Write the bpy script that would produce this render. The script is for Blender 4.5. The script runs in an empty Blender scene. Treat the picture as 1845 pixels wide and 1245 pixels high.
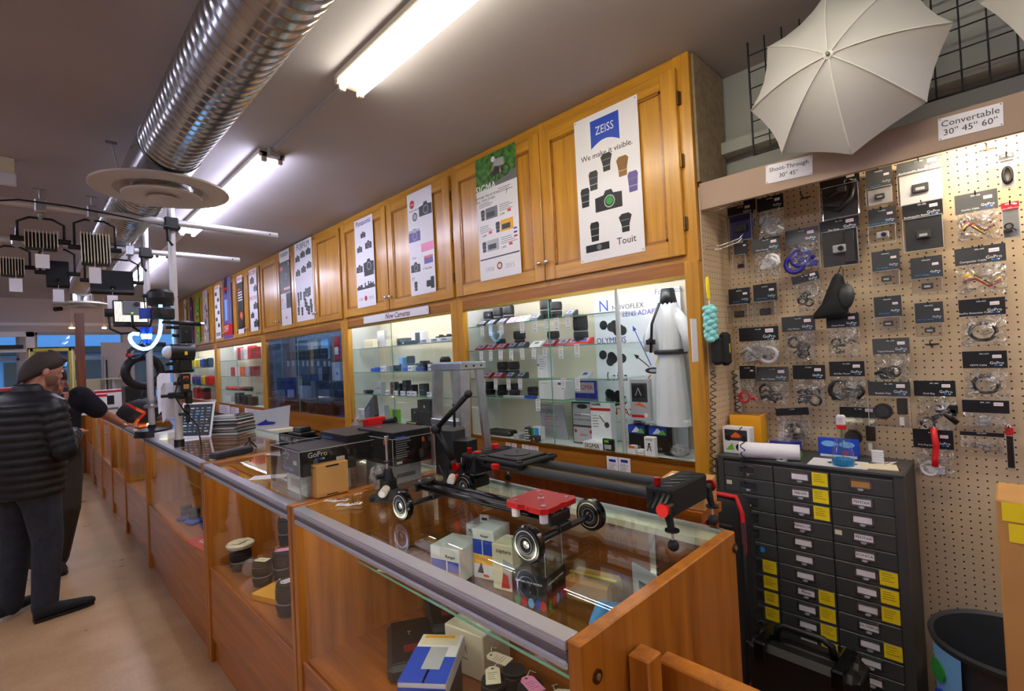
import bpy, math, random
from mathutils import Vector, Matrix, Euler
random.seed(7)
R = math.radians
scn = bpy.context.scene
COL = scn.collection
# ---------------------------------------------------------------- camera
CX, CY, FPX = 922.5, 622.5, 886.26
def _n(v): return v.normalized()
_dy = _n(Vector((43.96 - CX, -(680.38 - CY), -FPX)))
_dx = Vector((1814.59 - CX, -(592.7 - CY), -FPX)); _dx = _n(_dx - _dx.dot(_dy) * _dy)
_dz = _dx.cross(_dy)
CR = Matrix((_dx, _dy, _dz))                      # camera -> world
EYE = Vector((0, 0, 1.58))
cam = bpy.data.objects.new('camera', bpy.data.cameras.new('camera'))
COL.objects.link(cam)
cam.matrix_world = Matrix.Translation(EYE) @ CR.to_4x4()
cam.data.sensor_width = 36.0
cam.data.lens = 36.0 * FPX / 1845.0
cam.data.clip_start = 0.05
cam.data.clip_end = 200
scn.camera = cam
def at(u, v, x=None, y=None, z=None):
    d = CR @ Vector((u - CX, -(v - CY), -FPX))
    if x is not None: t = (x - EYE.x) / d.x
    elif y is not None: t = (y - EYE.y) / d.y
    else: t = (z - EYE.z) / d.z
    return EYE + t * d
# ---------------------------------------------------------------- world, exposure
w = bpy.data.worlds.new('dusk'); scn.world = w; w.use_nodes = True
wn = w.node_tree.nodes; wl = w.node_tree.links
bg = wn['Background']
sky = wn.new('ShaderNodeTexSky'); sky.sky_type = 'HOSEK_WILKIE'; sky.sun_direction = (0.3, 0.9, 0.12); sky.turbidity = 3
mixw = wn.new('ShaderNodeMix'); mixw.data_type = 'RGBA'; mixw.inputs[0].default_value = 0.75
wl.new(sky.outputs[0], mixw.inputs[6]); mixw.inputs[7].default_value = (0.45, 0.66, 1.0, 1)
wl.new(mixw.outputs[2], bg.inputs[0]); bg.inputs[1].default_value = 1.5
scn.view_settings.view_transform = 'Standard'
scn.view_settings.look = 'None'
scn.view_settings.gamma = 1.0
scn.view_settings.exposure = 0.45
scn.view_settings.use_curve_mapping = False
scn.cycles.use_denoising = True
scn.cycles.max_bounces = 10
scn.cycles.transparent_max_bounces = 24
scn.cycles.sample_clamp_indirect = 6.0
TUBE_E, CASE_E, PEG_E = 16.0, 22.0, 60.0
# ---------------------------------------------------------------- materials
def lin(c):
    def f(x):
        x /= 255.0
        return x / 12.92 if x <= 0.04045 else ((x + 0.055) / 1.055) ** 2.4
    return (f(c[0]), f(c[1]), f(c[2]), 1.0)
MT = {}
def mat(name, c=(128, 128, 128), rough=0.5, metal=0.0, emit=0.0, var=0.0, vscale=6.0, bump=0.0, bscale=60.0, spec=0.5, stretch=(1, 1, 1), alpha=1.0, coat=0.0, sheen=0.0):
    m = bpy.data.materials.new(name); m.use_nodes = True
    N = m.node_tree.nodes; L = m.node_tree.links; b = N['Principled BSDF']
    b.inputs['Base Color'].default_value = lin(c)
    b.inputs['Roughness'].default_value = rough
    b.inputs['Metallic'].default_value = metal
    b.inputs['Specular IOR Level'].default_value = spec
    b.inputs['Coat Weight'].default_value = coat
    b.inputs['Alpha'].default_value = alpha
    if sheen: b.inputs['Sheen Weight'].default_value = sheen
    if emit:
        b.inputs['Emission Color'].default_value = lin(c); b.inputs['Emission Strength'].default_value = emit
    if var or bump:
        tc = N.new('ShaderNodeTexCoord'); mp = N.new('ShaderNodeMapping'); L.new(tc.outputs['Object'], mp.inputs[0]); mp.inputs['Scale'].default_value = stretch
    if var:
        nz = N.new('ShaderNodeTexNoise'); nz.inputs['Scale'].default_value = vscale; nz.inputs['Detail'].default_value = 5; L.new(mp.outputs[0], nz.inputs[0])
        cr = N.new('ShaderNodeValToRGB'); L.new(nz.outputs[0], cr.inputs[0])
        cr.color_ramp.elements[0].position = 0.3; cr.color_ramp.elements[1].position = 0.7
        cr.color_ramp.elements[0].color = lin([max(0, x * (1 - var)) for x in c]); cr.color_ramp.elements[1].color = lin([min(255, x * (1 + var)) for x in c])
        L.new(cr.outputs[0], b.inputs['Base Color'])
    if bump:
        nb = N.new('ShaderNodeTexNoise'); nb.inputs['Scale'].default_value = bscale; L.new(mp.outputs[0], nb.inputs[0])
        bp = N.new('ShaderNodeBump'); bp.inputs['Strength'].default_value = bump; bp.inputs['Distance'].default_value = 0.004
        L.new(nb.outputs[0], bp.inputs['Height']); L.new(bp.outputs[0], b.inputs['Normal'])
    MT[name] = m
    return m
def wood(name, c, dark, grain='z', rough=0.32, scale=1.0):
    m = mat(name, c, rough, coat=0.25); N = m.node_tree.nodes; L = m.node_tree.links; b = N['Principled BSDF']
    b.inputs['Coat Roughness'].default_value = 0.18
    tc = N.new('ShaderNodeTexCoord'); mp = N.new('ShaderNodeMapping'); L.new(tc.outputs['Object'], mp.inputs[0])
    s = {'x': (0.8, 14, 14), 'y': (14, 0.8, 14), 'z': (14, 14, 0.8)}[grain]
    mp.inputs['Scale'].default_value = [q * scale for q in s]
    n1 = N.new('ShaderNodeTexNoise'); n1.inputs['Scale'].default_value = 1.6; n1.inputs['Detail'].default_value = 7; n1.inputs['Distortion'].default_value = 0.6; L.new(mp.outputs[0], n1.inputs[0])
    n2 = N.new('ShaderNodeTexNoise'); n2.inputs['Scale'].default_value = 9; n2.inputs['Detail'].default_value = 3; L.new(mp.outputs[0], n2.inputs[0])
    ad = N.new('ShaderNodeMath'); ad.operation = 'MULTIPLY_ADD'; ad.inputs[1].default_value = 0.3; L.new(n2.outputs[0], ad.inputs[0]); L.new(n1.outputs[0], ad.inputs[2])
    cr = N.new('ShaderNodeValToRGB'); L.new(ad.outputs[0], cr.inputs[0])
    cr.color_ramp.elements[0].position = 0.42; cr.color_ramp.elements[1].position = 0.8
    cr.color_ramp.elements[0].color = lin(dark); cr.color_ramp.elements[1].color = lin(c)
    L.new(cr.outputs[0], b.inputs['Base Color'])
    return m
def glassy(name, tint=(245, 252, 250), base=0.04, gain=1.0, rough=0.0):
    """thin clear sheet: transparent plus a Fresnel weighted mirror"""
    m = bpy.data.materials.new(name); m.use_nodes = True
    N = m.node_tree.nodes; L = m.node_tree.links; N.clear()
    out = N.new('ShaderNodeOutputMaterial'); mx = N.new('ShaderNodeMixShader'); t = N.new('ShaderNodeBsdfTransparent'); g = N.new('ShaderNodeBsdfGlossy')
    t.inputs[0].default_value = lin(tint); g.inputs['Roughness'].default_value = rough; g.inputs[0].default_value = (1, 1, 1, 1)
    fr = N.new('ShaderNodeLayerWeight'); fr.inputs[0].default_value = 0.5
    pw = N.new('ShaderNodeMath'); pw.operation = 'POWER'; pw.inputs[1].default_value = 5.0; L.new(fr.outputs['Facing'], pw.inputs[0])
    mu = N.new('ShaderNodeMath'); mu.operation = 'MULTIPLY_ADD'; mu.use_clamp = True; mu.inputs[1].default_value = gain * 0.9; mu.inputs[2].default_value = base
    L.new(pw.outputs[0], mu.inputs[0]); L.new(mu.outputs[0], mx.inputs[0]); L.new(t.outputs[0], mx.inputs[1]); L.new(g.outputs[0], mx.inputs[2]); L.new(mx.outputs[0], out.inputs[0])
    MT[name] = m
    return m
wood('oak', (208, 150, 44), (168, 112, 24), 'z')
wood('oak_h', (208, 150, 44), (168, 112, 24), 'y')
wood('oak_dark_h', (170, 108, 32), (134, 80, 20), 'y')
wood('cherry', (196, 122, 38), (152, 84, 20), 'z')
wood('cherry_x', (196, 122, 38), (152, 84, 20), 'x')
wood('cherry_y', (178, 102, 32), (136, 70, 18), 'y')
wood('cherry_edge', (150, 76, 28), (112, 52, 18), 'z')
mat('ceiling', (178, 172, 174), 0.85, var=0.03, vscale=1.2, bump=0.08, bscale=40)
mat('paint', (176, 178, 172), 0.8, var=0.03, vscale=2)
mat('paint_warm', (206, 196, 198), 0.8)
mat('steel_duct', (190, 194, 196), 0.2, 1.0, var=0.06, vscale=9, bump=0.05, bscale=6)
mat('alu', (196, 198, 202), 0.32, 1.0, var=0.04, vscale=20)
mat('alu_pole', (214, 212, 212), 0.3, 0.45)
mat('rail_alu', (206, 208, 216), 0.3, 0.55)
mat('rail_grey', (120, 116, 122), 0.35, 0.6)
mat('chrome', (220, 220, 222), 0.12, 1.0)
mat('brass', (200, 165, 80), 0.25, 1.0)
mat('gold', (205, 190, 105), 0.28, 1.0)
mat('hinge', (110, 85, 50), 0.35, 1.0)
mat('off_white', (214, 205, 190), 0.6)
mat('vent_white', (206, 196, 184), 0.45)
mat('black', (14, 14, 16), 0.45)
mat('black_gloss', (10, 10, 12), 0.16)
mat('black_matte', (22, 23, 26), 0.85)
mat('rubber', (26, 26, 28), 0.6)
mat('dark_grey', (46, 48, 50), 0.5)
mat('grey', (112, 114, 118), 0.5)
mat('light_grey', (176, 178, 182), 0.5)
mat('white', (236, 236, 238), 0.45)
mat('paper', (240, 238, 244), 0.6)
mat('cream', (232, 222, 190), 0.5)
mat('carton', (190, 140, 78), 0.75, var=0.06, vscale=4)
mat('carton_dark', (150, 108, 58), 0.8)
mat('red', (200, 16, 20), 0.35)
mat('red_metal', (196, 14, 18), 0.25, 0.6)
mat('dark_red', (130, 20, 24), 0.45)
mat('orange', (232, 96, 30), 0.5)
mat('yellow', (250, 222, 30), 0.5)
mat('kodak', (236, 168, 20), 0.5)
mat('blue', (26, 70, 190), 0.4)
mat('deep_blue', (34, 36, 140), 0.4)
mat('cyan', (40, 150, 230), 0.4)
mat('sky_blue', (120, 180, 235), 0.5)
mat('teal', (150, 226, 226), 0.8, bump=0.6, bscale=90)
mat('green', (40, 150, 60), 0.5)
mat('lime', (110, 190, 40), 0.45)
mat('leaf', (64, 110, 40), 0.6, var=0.4, vscale=30)
mat('pink', (244, 150, 190), 0.6)
mat('purple', (96, 80, 150), 0.5)
mat('lens_glass', (40, 36, 60), 0.06)
mat('file_grey', (74, 76, 76), 0.42, 0.2, var=0.04, vscale=3)
mat('file_dark', (44, 46, 46), 0.5)
mat('case_back', (224, 212, 188), 0.7)
mat('case_side', (212, 214, 210), 0.6)
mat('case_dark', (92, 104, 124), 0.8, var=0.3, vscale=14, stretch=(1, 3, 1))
mat('fabric_panel', (146, 128, 102), 0.95, var=0.1, vscale=30)
mat('valance', (166, 142, 124), 0.8, var=0.03, vscale=3)
mat('umbrella_cloth', (190, 188, 184), 0.9)
mat('umbrella_seam', (224, 222, 214), 0.8)
mat('denim', (40, 43, 52), 0.9, var=0.15, vscale=20)
mat('brown_cloth', (46, 36, 28), 0.9, var=0.1, vscale=18)
mat('puffer', (13, 14, 17), 0.5, bump=0.3, bscale=30, sheen=0.0)
mat('shirt_dark', (24, 26, 33), 0.9)
mat('skin', (188, 128, 102), 0.55)
mat('hair', (52, 36, 26), 0.7, bump=0.8, bscale=140)
mat('stubble', (122, 84, 64), 0.8)
mat('tshirt', (234, 236, 242), 0.9)
mat('nylon', (20, 20, 24), 0.7, bump=0.3, bscale=160)
mat('red_nylon', (204, 20, 26), 0.6)
mat('acid', (200, 210, 40), 0.5)
mat('lotion', (20, 130, 190), 0.15, spec=0.6)
mat('tube_light', (226, 228, 255), 0.5, emit=TUBE_E * 1.5)
mat('tube_warm', (255, 250, 232), 0.5, emit=TUBE_E * 1.1)
mat('case_light', (238, 244, 255), 0.5, emit=CASE_E)
mat('counter_fill_light', (255, 240, 210), 0.5, emit=14.0)  # glow of the lamps added inside the counters
mat('peg_light', (255, 244, 222), 0.5, emit=PEG_E)
mat('blue_glow', (110, 190, 255), 0.4, emit=7.0)
mat('led_glow', (255, 236, 210), 0.4, emit=3.0)
mat('warm_glow', (255, 190, 120), 0.4, emit=14.0)
mat('screen_glow', (190, 225, 255), 0.4, emit=1.2)
mat('green_glow', (120, 255, 60), 0.4, emit=2.0)
glassy('glass', (252, 254, 253), 0.02, 0.4)
glassy('glass_top', (246, 252, 250), 0.045, 0.8)
glassy('glass_green', (244, 251, 249), 0.05, 1.0)
glassy('acrylic', (246, 246, 244), 0.06, 1.2, 0.02)
glassy('smoke_glass', (214, 224, 236), 0.07, 1.1)
mat('glass_edge', (110, 165, 145), 0.15)
mat('mirror', (225, 230, 235), 0.02, 1.0)
def plastic_bag(name):
    """crinkled clear film: see-through, with wrinkled shine and white reflections partly painted in as patchy diffuse"""
    m = bpy.data.materials.new(name); m.use_nodes = True; N = m.node_tree.nodes; L = m.node_tree.links; N.clear()
    out = N.new('ShaderNodeOutputMaterial'); t = N.new('ShaderNodeBsdfTransparent'); g = N.new('ShaderNodeBsdfGlossy'); g.inputs['Roughness'].default_value = 0.16; d = N.new('ShaderNodeBsdfDiffuse'); d.inputs[0].default_value = lin((220, 220, 226))  # diffuse white paints in part of the film's bright reflections
    tc = N.new('ShaderNodeTexCoord'); nz = N.new('ShaderNodeTexNoise'); nz.inputs['Scale'].default_value = 22; nz.inputs['Detail'].default_value = 3; nz.inputs['Distortion'].default_value = 2.5; L.new(tc.outputs['Object'], nz.inputs[0])
    bp = N.new('ShaderNodeBump'); bp.inputs['Strength'].default_value = 1.0; bp.inputs['Distance'].default_value = 0.06; L.new(nz.outputs[0], bp.inputs['Height']); L.new(bp.outputs[0], g.inputs['Normal']); L.new(bp.outputs[0], d.inputs['Normal'])
    cr = N.new('ShaderNodeValToRGB'); L.new(nz.outputs[0], cr.inputs[0]); cr.color_ramp.elements[0].position = 0.45; cr.color_ramp.elements[1].position = 0.62; cr.color_ramp.elements[0].color = (.22, .22, .22, 1); cr.color_ramp.elements[1].color = (.8, .8, .8, 1)
    a = N.new('ShaderNodeMixShader'); a.inputs[0].default_value = 0.3; L.new(g.outputs[0], a.inputs[1]); L.new(d.outputs[0], a.inputs[2])
    b = N.new('ShaderNodeMixShader'); L.new(cr.outputs[0], b.inputs[0]); L.new(t.outputs[0], b.inputs[1]); L.new(a.outputs[0], b.inputs[2]); L.new(b.outputs[0], out.inputs[0]); MT[name] = m
plastic_bag('clear_bag')
def floor_mat():
    m = mat('floor', (196, 168, 138), 0.22, spec=0.5); N = m.node_tree.nodes; L = m.node_tree.links; b = N['Principled BSDF']
    tc = N.new('ShaderNodeTexCoord'); a = N.new('ShaderNodeTexNoise'); a.inputs['Scale'].default_value = 3; a.inputs['Detail'].default_value = 8; L.new(tc.outputs['Object'], a.inputs[0])
    s = N.new('ShaderNodeTexNoise'); s.inputs['Scale'].default_value = 60; L.new(tc.outputs['Object'], s.inputs[0])
    ad = N.new('ShaderNodeMath'); ad.operation = 'MULTIPLY_ADD'; ad.inputs[1].default_value = 0.35; L.new(s.outputs[0], ad.inputs[0]); L.new(a.outputs[0], ad.inputs[2])
    cr = N.new('ShaderNodeValToRGB'); L.new(ad.outputs[0], cr.inputs[0]); cr.color_ramp.elements[0].position = 0.45; cr.color_ramp.elements[1].position = 0.85
    cr.color_ramp.elements[0].color = lin((164, 126, 86)); cr.color_ramp.elements[1].color = lin((192, 156, 116)); L.new(cr.outputs[0], b.inputs['Base Color'])
    mr = N.new('ShaderNodeMapRange'); mr.inputs[3].default_value = 0.2; mr.inputs[4].default_value = 0.42; L.new(a.outputs[0], mr.inputs[0]); L.new(mr.outputs[0], b.inputs['Roughness'])
floor_mat()
def peg_mat():
    m = mat('pegboard', (206, 182, 148), 0.6, var=0.03, vscale=2); N = m.node_tree.nodes; L = m.node_tree.links; b = N['Principled BSDF']
    src = b.inputs['Base Color'].links[0].from_socket
    tc = N.new('ShaderNodeTexCoord'); sp = N.new('ShaderNodeSeparateXYZ'); L.new(tc.outputs['Object'], sp.inputs[0])
    def cell(sock):
        a = N.new('ShaderNodeMath'); a.operation = 'DIVIDE'; a.inputs[1].default_value = 0.0254; L.new(sock, a.inputs[0])
        f = N.new('ShaderNodeMath'); f.operation = 'FRACT'; L.new(a.outputs[0], f.inputs[0])
        s = N.new('ShaderNodeMath'); s.operation = 'SUBTRACT'; s.inputs[1].default_value = 0.5; L.new(f.outputs[0], s.inputs[0])
        p = N.new('ShaderNodeMath'); p.operation = 'POWER'; p.inputs[1].default_value = 2; L.new(s.outputs[0], p.inputs[0]); return p.outputs[0]
    cb = N.new('ShaderNodeCombineXYZ')
    add = N.new('ShaderNodeMath'); add.operation = 'ADD'; L.new(cell(sp.outputs['X']), add.inputs[0]); L.new(cell(sp.outputs['Y']), add.inputs[1])
    lt = N.new('ShaderNodeMath'); lt.operation = 'LESS_THAN'; lt.inputs[1].default_value = 0.0135; L.new(add.outputs[0], lt.inputs[0])
    mx = N.new('ShaderNodeMix'); mx.data_type = 'RGBA'; L.new(lt.outputs[0], mx.inputs[0]); L.new(src, mx.inputs[6]); mx.inputs[7].default_value = lin((40, 30, 22)); L.new(mx.outputs[2], b.inputs['Base Color'])
peg_mat()
# ---------------------------------------------------------------- mesh builder
I4 = Matrix.Identity(4)
WALL = Matrix(((0, 0, -1, 0), (-1, 0, 0, 0), (0, 1, 0, 0), (0, 0, 0, 1)))   # local x -> viewer's right, y -> up, z -> out of the wall
FONT_CACHE = {}
class MB:
    def __init__(self): self.v = []; self.f = []; self.fm = []; self.fs = []; self.mn = []; self.T = I4.copy()
    def mi(self, m):
        if m not in self.mn: self.mn.append(m)
        return self.mn.index(m)
    def add(self, vs, fs, m, smooth=False):
        k = len(self.v); T = self.T; i = self.mi(m)
        self.v += [T @ Vector(p) for p in vs]
        for f in fs: self.f.append([k + a for a in f]); self.fm.append(i); self.fs.append(smooth)
        return self
    def box(self, x0, x1, y0, y1, z0, z1, m, b=0.0):
        if x0 > x1: x0, x1 = x1, x0
        if y0 > y1: y0, y1 = y1, y0
        if z0 > z1: z0, z1 = z1, z0
        b = min(b, (x1 - x0) * .45, (y1 - y0) * .45, (z1 - z0) * .45)
        if b <= 0:
            vs = [(x, y, z) for z in (z0, z1) for y in (y0, y1) for x in (x0, x1)]
            return self.add(vs, [(0, 2, 3, 1), (4, 5, 7, 6), (0, 1, 5, 4), (2, 6, 7, 3), (0, 4, 6, 2), (1, 3, 7, 5)], m)
        X, Y, Z = (x0, x1), (y0, y1), (z0, z1); vs = []; ix = {}
        for a in (0, 1):
            for c in (0, 1):
                for e in (0, 1):
                    sx, sy, sz = (1 - 2 * a) * b, (1 - 2 * c) * b, (1 - 2 * e) * b
                    for k, q in enumerate(((X[a], Y[c] + sy, Z[e] + sz), (X[a] + sx, Y[c], Z[e] + sz), (X[a] + sx, Y[c] + sy, Z[e]))):
                        ix[(a, c, e, k)] = len(vs); vs.append(q)
        fs = []
        for a in (0, 1): fs.append([ix[(a, 0, 0, 0)], ix[(a, 0, 1, 0)], ix[(a, 1, 1, 0)], ix[(a, 1, 0, 0)]][::(1 if a == 0 else -1)])
        for c in (0, 1): fs.append([ix[(0, c, 0, 1)], ix[(1, c, 0, 1)], ix[(1, c, 1, 1)], ix[(0, c, 1, 1)]][::(1 if c == 0 else -1)])
        for e in (0, 1): fs.append([ix[(0, 0, e, 2)], ix[(0, 1, e, 2)], ix[(1, 1, e, 2)], ix[(1, 0, e, 2)]][::(1 if e == 0 else -1)])
        for a in (0, 1):
            for c in (0, 1): fs.append([ix[(a, c, 0, 0)], ix[(a, c, 1, 0)], ix[(a, c, 1, 1)], ix[(a, c, 0, 1)]])
            for e in (0, 1): fs.append([ix[(a, 0, e, 0)], ix[(a, 1, e, 0)], ix[(a, 1, e, 2)], ix[(a, 0, e, 2)]])
        for c in (0, 1):
            for e in (0, 1): fs.append([ix[(0, c, e, 1)], ix[(1, c, e, 1)], ix[(1, c, e, 2)], ix[(0, c, e, 2)]])
        for a in (0, 1):
            for c in (0, 1):
                for e in (0, 1): fs.append([ix[(a, c, e, k)] for k in (0, 1, 2)])
        cen = Vector(((x0 + x1) / 2, (y0 + y1) / 2, (z0 + z1) / 2)); out = []
        for f in fs:
            p = [Vector(vs[i]) for i in f]; nn = (p[1] - p[0]).cross(p[2] - p[0]); mid = sum(p, Vector()) / len(p)
            out.append(f if nn.dot(mid - cen) > 0 else f[::-1])
        return self.add(vs, out, m)
    def cb(self, c, s, m, b=0.0):
        return self.box(c[0] - s[0] / 2, c[0] + s[0] / 2, c[1] - s[1] / 2, c[1] + s[1] / 2, c[2] - s[2] / 2, c[2] + s[2] / 2, m, b)
    def ring(self, p0, p1, r0, r1, m, n=16, caps=True, smooth=True):
        p0, p1 = Vector(p0), Vector(p1); d = (p1 - p0).normalized(); a = d.orthogonal().normalized(); c = d.cross(a)
        q = [a * math.cos(2 * math.pi * i / n) + c * math.sin(2 * math.pi * i / n) for i in range(n)]
        A = [p0 + e * r0 for e in q]; B = [p1 + e * r1 for e in q]
        self.add(A + B, [(i, (i + 1) % n, n + (i + 1) % n, n + i) for i in range(n)], m, smooth)
        if caps:
            if r0 > 0: self.add(A, [tuple(range(n))[::-1]], m)
            if r1 > 0: self.add(B, [tuple(range(n))], m)
        return self
    def cyl(self, p0, p1, r, m, n=16, caps=True): return self.ring(p0, p1, r, r, m, n, caps)
    def lathe(self, pr, m, n=20, caps=True):
        """profile [(r, z)] about local z; a profile entry may carry its own material as a third item"""
        for (a, b) in zip(pr, pr[1:]):
            mm = b[2] if len(b) > 2 else m
            if abs(a[0] - b[0]) < 1e-9 and abs(a[1] - b[1]) < 1e-9: continue
            A = [(a[0] * math.cos(t), a[0] * math.sin(t), a[1]) for t in [2 * math.pi * i / n for i in range(n)]]
            B = [(b[0] * math.cos(t), b[0] * math.sin(t), b[1]) for t in [2 * math.pi * i / n for i in range(n)]]
            self.add(A + B, [(i, (i + 1) % n, n + (i + 1) % n, n + i) for i in range(n)], mm, True)
        return self
    def loft(self, rings, m, closed=True, caps=True, smooth=True):
        n = len(rings[0]); vs = [p for r in rings for p in r]; fs = []
        for k in range(len(rings) - 1):
            for i in range(n if closed else n - 1):
                j = (i + 1) % n; fs.append((k * n + i, k * n + j, (k + 1) * n + j, (k + 1) * n + i))
        if caps and closed: fs += [tuple(range(n))[::-1], tuple(range((len(rings) - 1) * n, len(rings) * n))]
        return self.add(vs, fs, m, smooth)
    def tube(self, path, r, m, n=8, closed=False, rs=None):
        P = [Vector(p) for p in path]; K = len(P); rings = []; prev = None
        for i in range(K):
            if closed: d = P[(i + 1) % K] - P[i - 1]
            else: d = P[min(i + 1, K - 1)] - P[max(i - 1, 0)]
            d = d.normalized() if d.length > 1e-9 else Vector((0, 0, 1))
            a = d.orthogonal() if prev is None else prev - d * prev.dot(d)
            a = (a if a.length > 1e-6 else d.orthogonal()).normalized(); prev = a; c = d.cross(a); rr = rs[i] if rs else r
            rings.append([P[i] + (a * math.cos(2 * math.pi * k / n) + c * math.sin(2 * math.pi * k / n)) * rr for k in range(n)])
        if closed: rings.append(rings[0])
        return self.loft(rings, m, True, not closed)
    def ell(self, c, s, m, n=14, k=9):
        c = Vector(c); rings = []
        for i in range(k + 1):
            t = -math.pi / 2 + math.pi * i / k; rr = max(math.cos(t), 1e-3)
            rings.append([c + Vector((s[0] * rr * math.cos(2 * math.pi * j / n), s[1] * rr * math.sin(2 * math.pi * j / n), s[2] * math.sin(t))) for j in range(n)])
        return self.loft(rings, m)
    def prism(self, pts, z0, z1, m, smooth=False):
        n = len(pts); area = sum(pts[i][0] * pts[(i + 1) % n][1] - pts[(i + 1) % n][0] * pts[i][1] for i in range(n))
        if area < 0: pts = pts[::-1]
        vs = [(p[0], p[1], z0) for p in pts] + [(p[0], p[1], z1) for p in pts]
        return self.add(vs, [tuple(range(n))[::-1], tuple(range(n, 2 * n))] + [(i, (i + 1) % n, n + (i + 1) % n, n + i) for i in range(n)], m, smooth)
    def disc(self, c, r, z0, z1, m, n=20, ry=None):
        ry = ry or r
        return self.prism([(c[0] + r * math.cos(2 * math.pi * i / n), c[1] + ry * math.sin(2 * math.pi * i / n)) for i in range(n)], z0, z1, m)
    def text(self, s, c, size, m, z=0.0, h=0.0004, sx=1.0, rot=0.0, align='CENTER', shear=0.0):
        cu = bpy.data.curves.new('t', 'FONT'); cu.body = s; cu.size = size; cu.align_x = align; cu.align_y = 'CENTER'; cu.extrude = h; cu.resolution_u = 2; cu.shear = shear
        o = bpy.data.objects.new('t', cu); COL.objects.link(o)
        dg = bpy.context.evaluated_depsgraph_get(); dg.update(); me = bpy.data.meshes.new_from_object(o.evaluated_get(dg))
        T0 = self.T.copy(); self.T = self.T @ Matrix.Translation((c[0], c[1], z)) @ Matrix.Rotation(rot, 4, 'Z') @ Matrix.Diagonal((sx, 1, 1, 1))
        self.add([v.co.copy() for v in me.vertices], [tuple(p.vertices) for p in me.polygons], m); self.T = T0
        bpy.data.objects.remove(o); bpy.data.curves.remove(cu); bpy.data.meshes.remove(me)
        return self
    def build(self, name, parent=None, label=None):
        me = bpy.data.meshes.new(name); me.from_pydata([tuple(v) for v in self.v], [], self.f)
        for k in self.mn: me.materials.append(MT[k])
        me.polygons.foreach_set('material_index', self.fm); me.polygons.foreach_set('use_smooth', self.fs); me.update()
        o = bpy.data.objects.new(name, me); COL.objects.link(o)
        if parent is not None: o.parent = parent
        if label: o['label'] = label
        return o
def pose(o, loc, rot):
    if isinstance(rot, Matrix): e = rot.to_euler()
    elif isinstance(rot, (int, float)): e = Euler((0, 0, rot))
    else: e = Euler(rot)
    o.location = loc; o.rotation_euler = e
def tagit(o, label, cat, group=None):
    o['label'] = label; o['category'] = cat
    if group: o['group'] = group
    return o
def thing(name, label, cat, loc=(0, 0, 0), rot=0, group=None):
    o = bpy.data.objects.new(name, None); COL.objects.link(o); o.empty_display_size = 0.05
    pose(o, loc, rot); return tagit(o, label, cat, group)
def solo(mb, name, label, cat, loc=(0, 0, 0), rot=0, group=None):
    o = mb.build(name); pose(o, loc, rot); return tagit(o, label, cat, group)
def struct(mb, name):
    o = mb.build(name); o['kind'] = 'structure'; return o
def dup(src, loc, rot, label, group=None, scale=None):
    def cp(s, par):
        c = s.copy(); COL.objects.link(c)
        if par is not None: c.parent = par
        for ch in list(s.children): cp(ch, c)
        return c
    o = cp(src, None); pose(o, loc, rot); o['label'] = label
    if group: o['group'] = group
    if scale: o.scale = scale
    return o
def orient(xd, yd):
    """rotation matrix whose local x follows xd and local y follows yd as nearly as it can"""
    x = Vector(xd).normalized(); z = x.cross(Vector(yd)).normalized(); y = z.cross(x)
    return Matrix((x, y, z)).transposed().to_4x4()
ORD = ['first', 'second', 'third', 'fourth', 'fifth', 'sixth', 'seventh', 'eighth', 'ninth', 'tenth', 'eleventh', 'twelfth', 'thirteenth', 'fourteenth', 'fifteenth', 'sixteenth', 'seventeenth', 'eighteenth']
WX, CEIL, CT, CF, CB = 2.10, 2.87, 1.061, 0.68, 1.37        # cabinet front plane, ceiling, counter top height, counter front and back
FARY, PEGX, ENDY = 11.2, 2.42, 0.93
# ---------------------------------------------------------------- room
XL, YB = -4.2, -4.0
struct(MB().box(XL, 3.2, YB, FARY + 0.1, -0.1, 0, 'floor'), 'floor')
struct(MB().box(XL, 3.2, YB, FARY + 0.1, CEIL, CEIL + 0.1, 'ceiling'), 'ceiling')
struct(MB().box(2.46, 2.56, YB, FARY + 0.1, 0, CEIL, 'paint'), 'wall_right')
struct(MB().box(XL - 0.1, XL, YB, FARY + 0.1, 0, CEIL, 'paint_warm'), 'wall_left')
struct(MB().box(XL, 3.2, YB - 0.1, YB, 0, CEIL, 'paint'), 'wall_back')
# ledge moulding on the wall above the pegboard
struct(MB().box(2.38, 2.46, -2.2, ENDY - 0.005, 2.475, 2.53, 'paint'), 'trim_1')
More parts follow.
